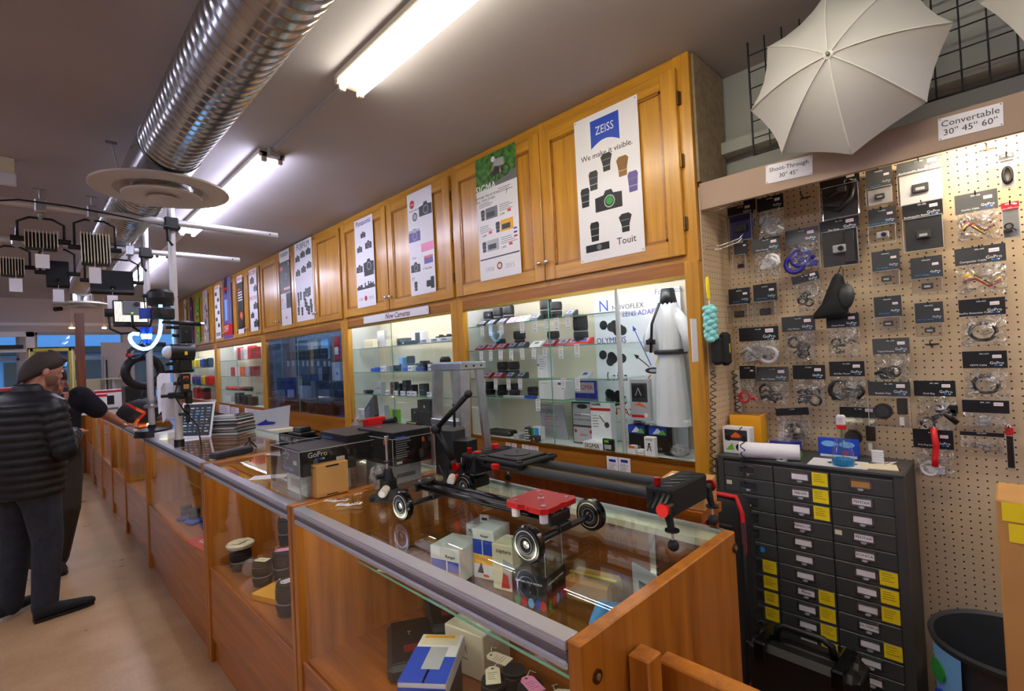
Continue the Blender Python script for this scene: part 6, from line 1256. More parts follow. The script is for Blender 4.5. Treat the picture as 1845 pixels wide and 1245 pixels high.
PK(q1, 683, 360, 922, 635, .25, 'large clear box with a silver camera and black wrist strap', cover='box', item=strap_item, back='dark_grey', txt='The Strap')
PK(q1, 943, 72, 1108, 283, .55, 'brightly lit small pack, uppermost of the charger column', hc='file_grey', cover='box', item=batt_item, txt='Dual Charger', tc='cyan', back='white')
PK(q1, 1118, 18, 1398, 278, .30, 'brightly lit wide clear box, top of the battery column', cover='box', item=batt_item, txt='Rechargeable Battery', back='white', hc='file_grey')
PK(q1, 957, 297, 1130, 508, .50, 'dual battery charger pack with blue writing, second of the charger column', hc='dark_grey', cover='box', item=cam_item('light_grey'), txt='Dual Battery Charger', tc='cyan')
PK(q1, 1150, 262, 1400, 545, .33, 'wide dark box showing one tiny battery in its middle', cover='box', item=batt_item, txt='Rechargeable Battery', back='dark_grey')
PK(q1, 1447, 208, 1712, 490, .40, 'bag with red and yellow plugs in the column near the right edge, upper', hc='file_grey', item=cable_item(('black', 'yellow', 'red', 'black')), txt='Combo Cable')
PK(q1, 977, 540, 1150, 745, .58, 'auto charger pack, third of the charger column', hc='dark_grey', cover='box', item=batt_item, txt='Auto Charger', tc='cyan')
PK(q1, 1197, 575, 1393, 785, .60, 'battery pack with blue writing below the wide dark box', hc='dark_grey', cover='box', item=batt_item, txt='Battery BacPac', tc='cyan')
PK(q1, 1447, 515, 1758, 790, .36, 'very shiny bag with a red and a yellow plug at its foot', hc='dark_grey', item=cable_item(('black', 'red', 'yellow')), txt='Composite Cable')
PK(q1, 990, 800, 1158, 990, .62, 'lowest pack of the charger column', hc='dark_grey', cover='box', item=batt_item, txt='Wall Charger', tc='cyan')
PK(q1, 1222, 835, 1397, 1032, .60, 'touch screen pack, lowest of the battery column', hc='dark_grey', cover='box', item=batt_item, txt='LCD Touch BacPac', tc='cyan')
PK(q1, 1470, 812, 1755, 1085, .36, 'bag with a thick ring of extension cable', item=ring_item, txt='BacPac Extension Cable')
PK(q1, 165, 755, 298, 958, .45, 'small frame pack, left of a twin, at the board corner', cover='box', item=cam_item(), txt='The Frame', tc='cyan')
PK(q1, 305, 730, 452, 950, .45, 'small frame pack, right of a twin, at the board corner', cover='box', item=cam_item(), txt='Camera Mount', tc='cyan')
PK(q1, 520, 675, 690, 885, .22, 'tilted pack with a slim dark box and a folded mount', item=blob_item('black', 5, 7), tilt=.15)
PK(q1, 1700, -10, 1800, 190, .22, 'white pack with a black cable cut by the right picture edge', cover='box', item=ring_item, back='white')
PK(q1, 1712, 265, 1830, 475, .2, 'grey pack with a red heading at the right picture edge', hc='red', cover='box', item=blob_item('black', 3, 1, .2), logo=False, txt='JOBY', back='light_grey')
PK(q2, 225, 92, 460, 290, .40, 'wide bag full of silvery adapters, below the frame twins', item=blob_item('light_grey', 10, 5, .14), x=2.32)
PK(q2, 467, 30, 672, 292, .33, 'bag of black side mounts above the shiny ones', hc='dark_grey', item=blob_item('black', 8, 6, .13), txt='Side Mount')
PK(q2, 720, 18, 922, 275, .30, 'nearly empty clear bag with small black clips', item=blob_item('black', 9, 8, .09), txt='Chest Mount')
PK(q2, 982, 155, 1208, 400, .37, 'very shiny bag under a grey-blue card, tripod mounts', hc='file_grey', item=blob_item('dark_grey', 4, 3, .2), txt='Tripod Mounts')
PK(q2, 1492, 228, 1765, 500, .36, 'bag with a cable ring, in the column near the right edge, lower', item=ring_item, txt='HDMI Cable')
PK(q2, 228, 312, 330, 528, .35, 'narrow bag with a red-spotted round part', item=blob_item('red', 2, 2, .25), logo=False, x=2.33)
PK(q2, 325, 318, 518, 540, .38, 'bag of flat and curved mounts under a grey-blue card', hc='file_grey', item=blob_item('black', 5, 12, .18), txt='Flat + Curved')
PK(q2, 530, 308, 728, 550, .34, 'bag of small black mounts right of the curved ones', item=blob_item('black', 8, 13, .13))
PK(q2, 737, 287, 953, 545, .33, 'bag with a black bar mount behind the spray bottle', item=blob_item('black', 5, 14, .2), txt='Roll Bar Mount')
PK(q2, 957, 402, 1213, 655, .32, 'clear box with a round black suction cup and camera', hc='dark_grey', cover='box', item=disc_item, txt='Suction Cup', x=2.30)
PK(q2, 1217, 397, 1472, 675, .32, 'bag with large lettering at its foot beside the suction cup box', item=lambda t, W, H, hh: (blob_item('black', 4, 15, .2)(t, W, H, hh), MB().text('GoPro', (0, -H * .92), W * .25, 'light_grey', .03).build('lettering', t)), txt='Grab Bag')
PK(q2, 1492, 508, 1770, 668, .45, 'small clear zip bag over a black card at the right', item=blob_item('light_grey', 3, 16, .1), logo=False)
PK(q2, 1212, 675, 1458, 945, .40, 'grey zip bag of inserts marked with a red hanger, lowest on the board', item=blob_item('white', 3, 17, .16), txt='Anti-Fog Inserts')
PK(q2, 1480, 690, 1740, 800, .2, 'clear bag of small metal clips, right of the red hanger', item=blob_item('grey', 9, 18, .06), logo=False, sticker=False)
PK(q2, 432, 552, 632, 760, .2, 'half-hidden clear bag with a black card, behind the green and blue film box', item=blob_item('black', 4, 19, .15), logo=False, sticker=False, x=2.37, tilt=.1)
PK(q2, 797, 548, 1030, 830, .2, 'large round dark goggle pack behind the spray bottle', item=disc_item, x=2.37, cover='box', logo=False)
PK(q1, 250, 232, 330, 440, .4, 'black pack edge squeezed between the blue tray and the silvery bag', item=blob_item('black', 3, 20), logo=False, sticker=False, x=2.36)
PK(q2, 1735, 650, 1800, 900, .2, 'dark grey pack with red clip at the right picture edge', hc='red', cover='box', back='dark_grey', logo=False, sticker=False)
for i, (u, v, lb) in enumerate(((1450, 355, 'empty bent hook between the silvery bag and the clamp pack'), (1778, 268, 'empty chrome hook on the brightly lit bare holes'), (1679, 620, 'empty hook under the lowest battery pack'))):
    q = at(u, v, x=2.405); solo(MB().tube([(0, 0, 0), (0, -.01, .03), (0, .0, .07), (0, .015, .075)], .0022, 'chrome' if i == 1 else 'black', 6).box(-.02, .02, -.002, .002, 0, .004, 'chrome' if i == 1 else 'black'), 'peg_hook', lb, 'hook', (PEGX - .001, q.y, q.z), WALL)
solo(MB().tube([(0, .05, .0), (.005, -.02, .0), (.0, -.06, .0), (.0, -.09, .01)], .01, 'red', 6), 'red_hanger', 'twisted red plastic hanger on the lowest zip bag', 'hanger', at(1683, 795, x=2.32), WALL)
# drawstring pouch
q = at(1513, 525, x=2.34)
t = thing('drawstring_pouch', 'dark grey drawstring pouch hanging open among the packs', 'pouch', (2.34, q.y, q.z), WALL)
rings = []
for (y, w_, ox, dd) in ((.07, .008, 0, .008), (.05, .02, .0, .015), (0, .035, -.005, .025), (-.05, .045, -.015, .03), (-.085, .06, -.03, .03), (-.105, .055, -.035, .015)):
    rings.append([(ox + w_ * math.cos(a_) * (1 + .08 * math.sin(5 * a_)), y, .02 + dd * math.sin(a_)) for a_ in [2 * math.pi * k / 20 for k in range(20)]])
MB().loft(rings, 'black_matte').build('pouch_body', t)
MB().loft([[(.02 + .03 * math.cos(a_), -.02 + .05 * math.sin(a_) - .01, .03) for a_ in [2 * math.pi * k / 16 for k in range(16)]], [(.035 + .024 * math.cos(a_), -.02 + .045 * math.sin(a_), .05) for a_ in [2 * math.pi * k / 16 for k in range(16)]]], 'dark_grey').tube([(0, .07, .02), (.01, .1, 0), (.02, .08, .02), (.02, .03, .04)], .002, 'black', 5).build('drawstring', t)
# ---------------------------------------------------------------- things on the return board
def sat(u, v): return at(u, v, y=ENDY - .05)
q = sat(1276, 498)
t = thing('duster', 'feather duster with a yellow handle and pale teal fluff hanging on the return board', 'duster', (q.x, ENDY - .045, q.z))
MB().tube([(0, 0, 0), (0, 0, -.03), (.004, 0, -.09), (.006, 0, -.1)], .008, 'yellow', 10, rs=[.006, .0085, .007, .005]).cyl((.006, 0, -.1), (.008, 0, -.13), .003, 'white', 8).build('handle', t)
random.seed(8); m = MB()
for i in range(26):
    z = -.13 - i * .0055; a_ = i * 2.4; m.ell((.008 + .014 * math.cos(a_), .014 * math.sin(a_), z), (.022, .018, .014), 'teal', 8, 5)
m.build('fluff', t)
q = sat(1296, 628)
t = thing('black_pouch', 'pair of black camera pouches hanging under the duster', 'pouch', (q.x, ENDY - .05, q.z - .07), R(0))
MB().box(-.05, .012, -.02, .02, 0, .12, 'nylon', .014).build('pouch', t); MB().box(.0, .055, -.035, .005, -.005, .14, 'nylon', .014).box(.02, .026, -.037, -.034, .05, .09, 'yellow').build('front_pouch', t)
solo(MB().box(-.025, .025, -.002, .002, -.09, .09, 'paper'), 'paper_chart', 'narrow pale chart taped on the return board behind the teal fluff', 'notice', sat(1268, 612) + Vector((0, .04, 0)))
def coil(top, bot, label, r=.011, turns=17):
    d = Vector(bot) - Vector(top); N_ = turns * 10
    pts = [Vector(top) + d * (i / N_) + Vector((r * math.cos(2 * math.pi * i / 10), r * math.sin(2 * math.pi * i / 10), 0)) for i in range(N_ + 1)]
    loc = pts[0].copy(); solo(MB().tube([p - loc for p in pts], .0022, 'black', 5), 'coiled_cord', label, 'cord', loc)
coil(sat(1285, 668), sat(1284, 880) , 'black coiled cord hanging from the pouches beside the oak post')
coil(at(1322, 668, x=2.33), at(1334, 770, x=2.33), 'black coiled cord hanging in the corner behind the white toy box', turns=9)
coil(at(1336, 770, x=2.09), at(1341, 872, x=2.09), 'black coiled cord dangling over the top left drawer', turns=7, r=.008)
for i, (u, v) in enumerate(((1262, 368), (1265, 440), (1290, 440))):
    q = sat(u, v); q.x = max(q.x, 2.15); solo(MB().tube([(0, .052, 0), (.0, -.02, -.01), (.0, -.1, .005), (0, -.115, .02)], .0022, 'chrome', 6).cyl((-.02, .046, 0), (.02, .046, 0), .002, 'chrome', 6), 'peg_hook', 'long chrome hook on the return board, %s from its top' % ORD[i], 'hook', q)
# ---------------------------------------------------------------- filing cabinet
FY0, FY1, FH = .272, .910, 1.098
t = thing('filing_cabinet', 'dark grey steel cabinet of small label-holder drawers in three columns', 'filing cabinet', (FCX, FY0, 0))
MB().box(.004, .268, 0, FY1 - FY0, 0, FH - .012, 'file_dark').box(-.006, .27, 0, FY1 - FY0, FH - .012, FH, 'file_grey', .002).box(-.004, .004, 0, .03, 0, FH - .012, 'file_grey').box(-.004, .004, FY1 - FY0 - .024, FY1 - FY0, 0, FH - .012, 'file_grey').build('cabinet_body', t)
YEL = {1: {0, 1, 2, 7, 8, 9, 10}, 2: {5, 6, 7, 9}, 0: {6, 7, 8, 9}}
LABTXT = {(1, 1): 'NIKON', (1, 3): 'MINOLTA', (2, 1): 'PENTAX', (2, 3): 'PENTAX', (2, 4): 'KONICA', (1, 7): 'Planar', (2, 8): 'OLYMPUS'}
cols = [(.690, .884), (.494, .688), (.303, .491)]
for ci, (ya, yb) in enumerate(cols):
    for r in range(16):
        zt_ = 1.074 - r * .0637; zb_ = zt_ - .0617
        if zb_ < .04: break
        d = MB().box(-.006, .01, ya - FY0, yb - FY0, zb_, zt_, 'file_grey', .0025); D = d.build('drawer', t)
        if r > 11: continue
        yc = (ya + yb) / 2 - FY0; zc = (zt_ + zb_) / 2 + .004
        h = MB(); h.T = Matrix.Translation((-.0062, yc + .0, zc)) @ WALL
        hx = -.002 if ci == 1 else 0
        for (a_, b_, c_, e_) in ((-.034, .034, .013, .016), (-.034, .034, -.016, -.013), (-.034, -.031, -.016, .016), (.031, .034, -.016, .016)): h.box(a_ + hx, b_ + hx, c_, e_, 0, .003, 'alu')
        h.disc((hx, -.018), .009, 0, .006, 'light_grey', 12, .004)
        lt = LABTXT.get((ci, r)); col = 'paper' if (r * 3 + ci) % 3 != 0 or lt else 'dark_grey'
        if (ci, r) == (2, 0): col = 'carton'
        h.box(-.028 + hx, .028 + hx, -.011, .011, 0, .001, col)
        if lt: h.text(lt, (hx, 0), .013, 'black', .0012, .0002)
        h.T = I4; h.build('label_holder', D)
        if r in YEL[ci]:
            n = MB(); n.T = Matrix.Translation((-.0062, yc, zc)) @ WALL; n.box(.04, .092, -.026, .024, .0, .0012, 'yellow'); lines(n, .046, .084, .016, 4, .008, 'hinge', .0012, .0012); n.build('yellow_note', D)
        elif (ci * 5 + r) % 6 == 1: n = MB(); n.T = Matrix.Translation((-.0062, yc, zc)) @ WALL; n.box(-.088, -.066, -.005, .012, 0, .001, 'cream'); n.build('small_note', D)
        if (ci, r) == (0, 5): n = MB(); n.T = Matrix.Translation((-.0062, yc, zc)) @ WALL; n.disc((.04, 0), .012, 0, .001, 'cyan', 16); n.build('blue_sticker', D)
# things on the cabinet
FZT = FH + .001
def onf(u, v, dx=0): q = at(u, v, z=FH); return Vector((q.x + dx, q.y, FZT))
q = onf(1333, 822)
def toy(m, W, H): m.box(W * .08, W * .92, H * .5, H * .9, .0005, .001, 'dark_grey'); m.prism([(W * .25, H * .6), (W * .5, H * .82), (W * .8, H * .62)], .001, .0014, 'orange'); [m.disc((W * q_, H * .58), W * .11, .0014, .0018, 'black', 12) for q_ in (.22, .8)]; m.prism([(W * .1, H * .12), (W * .35, H * .4), (W * .42, H * .15)], .0005, .001, 'lime'); m.disc((W * .62, H * .25), W * .14, .0005, .001, 'black', 14); m.box(W * .55, W * .75, H * .15, H * .22, .001, .0014, 'red')
pack((2.20, .845, FZT), (.05, .115, .115), 'white', 'white toy box with orange and green machine pictures and a loop handle', rz=R(-3), front=toy, b=.002)
pack((2.32, .845, FZT), (.10, .13, .155), 'kodak', 'open mustard-yellow carton behind the white toy box', rz=R(5), top=fbox(.04, .96, .05, .95, 'carton_dark'), b=.002)
def provia(m, W, H): m.box(0, W, H * .42, H, .0005, .001, 'deep_blue'); m.box(0, W, 0, H * .42, .0005, .001, 'green'); m.text('PROVIA', (W * .5, H * .52), W * .2, 'white', .0012, .0003); m.text('20', (W * .2, H * .8), W * .14, 'white', .0012, .0003)
pack((2.22, .665, FZT), (.075, .085, .065), 'deep_blue', 'blue and green film box reading PROVIA', rz=R(-22), front=provia, side=provia, b=.002)
solo(MB().loft([[(-.02, -.02, 0), (.03, -.02, 0), (.03, .03, 0), (-.02, .03, 0)], [(-.005, -.005, .1), (.015, -.005, .1), (.015, .01, .1), (-.005, .01, .1)]], 'clear_bag', smooth=False), 'plastic_bag', 'clear plastic wrap sticking up out of the film box', 'plastic bag', (2.22, .665, FZT + .066))
q = onf(1455, 845)
t = thing('paper_roll', 'thick roll of white paper lying across the filing cabinet', 'paper roll', (2.175, .60, FZT + .0315), (R(90), 0, R(14)))
MB().lathe([(.016, 0), (.031, 0), (.031, -.22), (.016, -.22), (.016, 0)], 'off_white', 30).lathe([(.0312, -.001), (.0318, -.22)], 'paper', 30).build('paper_wrap', t); MB().lathe([(.0158, .001), (.0158, -.221), (.012, -.221), (.012, .001), (.0158, .001)], 'carton', 24).build('core_tube', t)
pack((2.32, .50, FZT), (.02, .14, .075), 'blue', 'blue eyewear package with pictured glasses behind the paper roll', front=multi(lambda m, W, H: [m.disc((W * q_, H * .7), W * .19, .0005, .001, 'sky_blue', 16, H * .16) or m.disc((W * q_, H * .7), W * .16, .001, .0014, 'deep_blue', 16, H * .12) for q_ in (.28, .72)], fbox(.6, .75, .2, .35, 'red'), fbox(.05, .95, .0, .12, 'white')))
q = Vector((2.17, .455, FZT))
t = thing('spray_bottle', 'clear spray bottle with a little blue liquid and a white and red nozzle', 'spray bottle', q)
MB().lathe([(0, .001), (.036, .001), (.038, .01), (.034, .05), (.022, .1), (.014, .125), (.014, .14)], 'acrylic', 24).build('bottle_wall', t)
MB().lathe([(0, .002), (.034, .002), (.036, .01), (.035, .026), (0, .026)], 'lotion', 24).build('blue_liquid', t)
MB().lathe([(.016, .138), (.016, .152), (0, .152)], 'red', 16).build('collar', t); MB().box(-.01, .01, -.014, .014, .15, .19, 'white', .005).box(-.03, .0, -.006, .006, .178, .19, 'white', .002).build('nozzle', t)
MB().tube([(0, 0, .02), (.004, 0, .14)], .0015, 'green', 5).build('dip_tube', t)
for i in range(5): solo(MB().box(-.012, .012, -.018, .018, 0, .0085, 'white', .001).box(-.0125, .0125, -.0185, .0185, .003, .005, 'light_grey'), 'slide_box', 'little white box, %s up from the bottom of the small stack' % ORD[i], 'box', (2.27, .365, FZT + .003 + i * .0092), R(8 + 6 * (i % 2)), 'stack of little white boxes')
solo(MB().prism([(-.07, -.09), (.05, -.09), (.07, .09), (-.06, .1)], 0, .002, 'paper').disc((0, -.01), .03, .002, .0024, 'dark_grey', 9, .05), 'paper_sheet', 'white sheet with dark scribbles under the spray bottle', 'paper', (2.20, .475, FH + .0002 + .0002), R(8))
solo(MB().prism([(-.045, -.055), (.045, -.06), (.04, .05), (-.03, .055)], 0, .004, 'cream').box(-.03, .03, -.062, -.058, 0, .004, 'dark_red'), 'envelope', 'thick cream envelope with a red edge by the little white boxes', 'envelope', (2.20, .355, FZT), R(15))
solo(MB().prism([(-.05, -.03), (.06, -.02), (.0, .04)], 0, .002, 'white').box(-.01, .03, -.012, -.008, .002, .003, 'red'), 'paper_sheet', 'white scrap with a red line beneath the small stack', 'paper', (2.27, .35, FZT), R(-15))
solo(MB().disc((0, 0), .03, 0, .003, 'light_grey', 14, .02).box(-.01, .01, -.004, .004, .003, .012, 'black'), 'small_dish', 'little grey lid lying in front of the film box', 'lid', (2.15, .64 + .02, FZT))
crumple((2.30, .735, FZT + .03), (.05, .09, .055), 'crumpled clear wrap with odds and ends beside the toy box', seed=31)
# ---------------------------------------------------------------- slider bag, hard case, packet, bin, cartons
t = thing('slider_bag', 'tall black padded bag with a bright red edge leaning on the filing cabinet', 'bag', (1.97, .815, 0), 0)
def bag_ring(z, w_, d_, ox, oy): return [(ox + d_ * sx, oy + w_ * sy, z) for sx, sy in ((-1, -.8), (-1, .8), (-.7, 1), (.7, 1), (1, .8), (1, -.8), (.7, -1), (-.7, -1))]
MB().loft([bag_ring(0, .07, .05, -.09, -.03), bag_ring(.4, .075, .055, -.05, -.02), bag_ring(.8, .08, .05, -.01, -.01), bag_ring(.95, .075, .045, 0, 0), bag_ring(.985, .055, .03, 0, 0)], 'nylon').build('bag_body', t)
MB().tube([(-.058, -.06, .6), (-.052, -.078, .8), (-.05, -.075, .93), (-.035, -.05, .985), (-.03, .05, .985), (-.05, .075, .94), (-.055, .075, .85), (-.06, .06, .8)], .009, 'red_nylon', 8).build('red_piping', t)
MB().box(-.066, -.05, -.045, .045, .68, .88, 'nylon', .006).build('front_pocket', t); MB().tube([(-.11, -.10, .35), (-.135, -.105, .15), (-.14, -.105, .02)], .008, 'red_nylon', 6).tube([(-.06, -.08, .9), (-.11, -.10, .7), (-.13, -.11, .5)], .006, 'nylon', 6).build('strap', t)
t = thing('hard_case', 'black waterproof hard case with a folding handle, standing before the file drawers', 'case', (1.91, .55, 0), R(-2))
MB().box(-.075, .0, -.175, .175, .02, .5, 'black', .02).box(.003, .075, -.175, .175, .02, .5, 'black', .02).build('case_shell', t)
MB().box(-.06, .06, -.178, .178, .47, .485, 'black', .004).build('seam_rib', t)
for s in (-1, 1): MB().box(-.085, .085, s * .12 - .02, s * .12 + .02, .44, .512, 'black_gloss', .006).build('latch', t)
MB().tube([(0, -.09, .5), (0, -.085, .54), (0, -.06, .555), (0, .06, .555), (0, .085, .54), (0, .09, .5)], .012, 'black', 10).build('handle', t)
MB().cyl((-.075, 0, .33), (-.078, 0, .33), .011, 'light_grey', 16).build('badge', t)
m = MB(); m.T = Matrix.Translation((-.0765, .0, .26)) @ WALL; m.text('case', (.0, 0), .03, 'dark_red', 0); m.T = I4
crumple((1.80, .34, .30), (.12, .16, .30), 'silvery black plastic sleeve stuck beside the hard case', seed=41, c='clear_bag', extra=lambda m: m.box(-.03, .03, -.06, .06, -.3, .12, 'black_matte', .01))
t = thing('waste_bin', 'round dark grey waste bin lined with a colourful bag', 'bin', (2.12, .03, 0))
MB().lathe([(0, .0), (.15, 0), (.19, .60), (.20, .60), (.203, .615), (.198, .625), (.188, .615), (.146, .012), (0, .012)], 'dark_grey', 40).build('bin_body', t)
m = MB(); rings = []
for (z, r, a0, a1) in ((.60, .202, 2.0, 2.55), (.4, .193, 1.95, 2.5), (.2, .18, 2.0, 2.45), (.05, .168, 2.0, 2.4)): rings.append([(r * math.cos(a0 + (a1 - a0) * i / 6), r * math.sin(a0 + (a1 - a0) * i / 6), z) for i in range(7)])
m.loft(rings, 'sky_blue', closed=False); 
for i, c in enumerate(('green', 'blue', 'dark_red', 'cream', 'white')):
    a_ = 2.1 + .07 * i; z = .52 - i * .09; m.cyl((.197 * math.cos(a_), .197 * math.sin(a_), z), (.203 * math.cos(a_), .203 * math.sin(a_), z), .035, c, 10)
m.build('printed_bag', t)
solo(MB().box(-.05, .05, -.03, .03, 0, .002, 'white'), 'paper_scrap', 'white paper scrap in the waste bin', 'paper', (2.06, .02, .5), (R(50), 0, R(30)))
solo(MB().lathe([(0, 0), (.12, 0), (.13, .02), (.12, .25), (0, .25)], 'white', 24), 'white_tub', 'round white tub standing between the cabinet and the bin', 'tub', (2.30, .20 - .06, .12)) if False else solo(MB().lathe([(0, 0), (.05, 0), (.055, .35), (0, .35)], 'white', 24), 'white_tub', 'slim white tub standing between the filing cabinet and the bin', 'tub', (2.34, .24 - .05, 0))
t = thing('tall_carton', 'tall brown carton at the right edge with yellow notes taped near its top', 'carton', (1.80, -.16, 0), R(0))
MB().box(-.10, .10, -.2, .2, 0, 1.16, 'carton', .004).build('carton_body', t); m = MB(); m.T = Matrix.Translation((-.1003, .2, 1.16)) @ WALL
m.box(.02, .12, -.10, -.055, 0, .001, 'yellow').box(.01, .12, -.05, -.005, 0, .001, 'yellow').box(.06, .1, -.035, -.028, .001, .002, 'red').box(.07, .1, -.085, -.078, .001, .002, 'red'); m.build('yellow_note', t)
MB().box(-.1005, -.1, -.2, .2, .55, .555, 'carton_dark').build('seam', t)
t = thing('low_carton', 'lower brown carton with a white label, in front of the tall one', 'carton', (1.60, -.15, 0), R(0))
MB().box(-.07, .07, -.18, .18, 0, .66, 'carton', .004).build('carton_body', t); m = MB(); m.T = Matrix.Translation((-.0703, .18, .66)) @ WALL; m.box(.05, .15, -.09, -.03, 0, .001, 'white').box(.04, .045, -.3, -.2, 0, .001, 'carton_dark'); m.build('label', t)
# ---------------------------------------------------------------- lighting rig over the counter
Y1, Y2 = 3.95, 4.85
P1X, P2X, Z1, Z2 = at(308, 403, y=Y1).x, at(262, 455, y=Y2).x, at(308, 403, y=Y1).z - .005, at(262, 455, y=Y2).z - .005
FRONT = Matrix(((1, 0, 0, 0), (0, 0, -1, 0), (0, 1, 0, 0), (0, 0, 0, 1)))     # local x right, y up, z toward the room
def pole(loc, h, label, base):
    t = thing('support_pole', label, 'pole', loc)
    MB().cyl((0, 0, .02), (0, 0, h), .023, 'alu_pole', 20).build('tube', t); base.build('foot', t); return t
pole((P1X, Y1, CT + .003), CEIL - CT - .004, 'nearer upright metal pole, crowded with black clamps', MB().cyl((0, 0, 0), (0, 0, .05), .03, 'black', 18))
pole((P2X, Y2, CT + .003), CEIL - CT - .004, 'farther upright metal pole on a broad black base', MB().lathe([(0, 0), (.12, 0), (.11, .05), (.03, .07), (.03, .09), (0, .09)], 'black', 28))
b = MB().lathe([(.026, 0), (.05, .005), (.05, .02), (.03, .03), (.03, .06), (.026, .06)], 'alu', 18); solo(b, 'pole_collar', 'metal collar low on the farther upright pole', 'collar', (P2X, Y2, at(271, 735, y=Y2).z))
for (x0, x1, yy, z, lb) in ((-.35, at(495, 428, y=Y1).x, Y1 - .052, Z1, 'upper horizontal metal pole carrying the ribbed lights'), (-.35, at(428, 470, y=Y2).x, Y2 - .052, Z2, 'lower horizontal metal pole carrying the dark flat lights')):
    m = MB().cyl((0, 0, 0), (x1 - x0, 0, 0), .022, 'alu_pole', 18); m.cyl((x1 - x0 - .06, -.0225, 0), (x1 - x0 - .06, -.024, 0), .006, 'dark_grey', 8); solo(m, 'cross_pole', lb, 'pole', (x0, yy, z))
for (x, y, z, lb) in ((P1X, Y1, Z1 - .02, 'black clamp joining the upper cross pole to the nearer upright'), (P2X, Y2, Z2 - .02, 'black clamp joining the lower cross pole to the farther upright')):
    m = MB().box(-.05, .03, -.085, -.025, -.03, .05, 'black', .008).box(-.03, .05, -.03, .03, -.02, .03, 'black', .008).cyl((-.03, -.06, -.03), (-.03, -.07, -.11), .012, 'black', 10).tube([(-.03, -.07, -.1), (-.01, -.08, -.14)], .008, 'black', 6)
    solo(m, 'pole_clamp', lb, 'clamp', (x, y, z))
def rig_light(u0, v0, u1, v1, y, zp, ribbed, label, tag=None, taglab=None, tilt=-12, bodyc=None, hang=None):
    a, b_ = at(u0, v0, y=y), at(u1, v1, y=y); W, H = b_.x - a.x, a.z - b_.z; cx_, cz_ = (a.x + b_.x) / 2, (a.z + b_.z) / 2; hx = (at(hang, 400, y=y).x if hang else cx_) - cx_
    t = thing('studio_light', label, 'studio light', (cx_, y, cz_)); top = zp - cz_
    m = MB(); m.T = Matrix.Rotation(R(tilt), 4, 'X') @ FRONT
    c = bodyc or ('grey' if ribbed else 'black_matte')
    m.box(-W / 2, W / 2, -H / 2, H / 2, -.05, .0, 'dark_grey' if ribbed else c, .004)
    if ribbed:
        n = int(W / .014)
        for i in range(n + 1): m.box(-W / 2 + W * i / n - .002, -W / 2 + W * i / n + .002, -H / 2, H / 2, 0, .03, 'cream')
    else: m.box(-W * .06, W * .06, -H * .38, -H * .22, 0, .006, 'black_gloss').box(-W / 2, W / 2, -H / 2, -H / 2 + .02, 0, .02, 'black')
    m.build('light_body', t)
    yk = MB().tube([(-W / 2 - .03, 0, 0), (-W / 2 - .03, 0, H * .5 + .05), (-W / 2 + .02, 0, H / 2 + .08), (W / 2 - .02, 0, H / 2 + .08), (W / 2 + .03, 0, H * .5 + .05), (W / 2 + .03, 0, 0)], .007, 'black', 7); yk.build('yoke', t)
    for s in (-1, 1): MB().cyl((s * (W / 2), 0, 0), (s * (W / 2 + .06), 0, 0), .016, 'black', 10).build('tilt_knob', t)
    MB().cyl((hx, 0, H / 2 + .08), (hx, -.052, top - .02), .011, 'alu', 10).box(hx - .025, hx + .025, -.08, -.02, top - .04, top + .035, 'alu', .006).cyl((hx, -.052, top + .03), (hx, -.052, min(top + .10, CEIL - cz_ - .002)), .006, 'alu', 8).box(hx - .03, hx + .03, -.058, -.046, top + .09 if top + .09 + cz_ < CEIL - .02 else top + .03, min(top + .10, CEIL - cz_ - .002), 'alu').build('hanging_clamp', t)
    if tag:
        p, q = at(tag[0], tag[1], y=y - .05), at(tag[2], tag[3], y=y - .05)
        solo(MB().box(0, q.x - p.x, -.001, .001, q.z - p.z, 0, 'paper').tube([((q.x - p.x) * .5, 0, 0), ((q.x - p.x) * .6, .03, .06)], .0015, 'white', 4), 'price_sheet', taglab, 'price sheet', p)
rig_light(44, 415, 104, 450, Y1, Z1, True, 'small ribbed-back studio light hung from the upper pole', (63, 457, 90, 484), 'white sheet hanging under the small ribbed light', hang=73)
rig_light(145, 418, 198, 478, Y1, Z1, True, 'large ribbed-back studio light hung from the upper pole', (160, 481, 183, 511), 'white sheet hanging under the large ribbed light', hang=165)
rig_light(0, 463, 44, 497, Y2, Z2, True, 'ribbed light cut by the left picture edge', (16, 501, 41, 526), 'white sheet hanging at the left picture edge', bodyc='black', hang=28)
rig_light(82, 467, 126, 517, Y2, Z2, False, 'dark flat studio light between the two ribbed ones', (95, 521, 116, 544), 'white sheet hanging under the narrow dark light', hang=103)
rig_light(162, 483, 242, 530, Y2, Z2, False, 'wide dark flat studio light below the large ribbed one', (193, 532, 213, 556), 'small white sheet hanging under the wide dark light', hang=230)
solo(MB().tube([(-.35, 0, -.11), (0, 0, -.09), (.35, 0, 0), (.55, 0, .0), (.8, 0, -.02), (1.05, 0, -.05)], .0045, 'black', 6), 'black_cable', 'thin black cable looping along the upper cross pole', 'cable', (-.35, Y1 - .09, Z1 + .01))
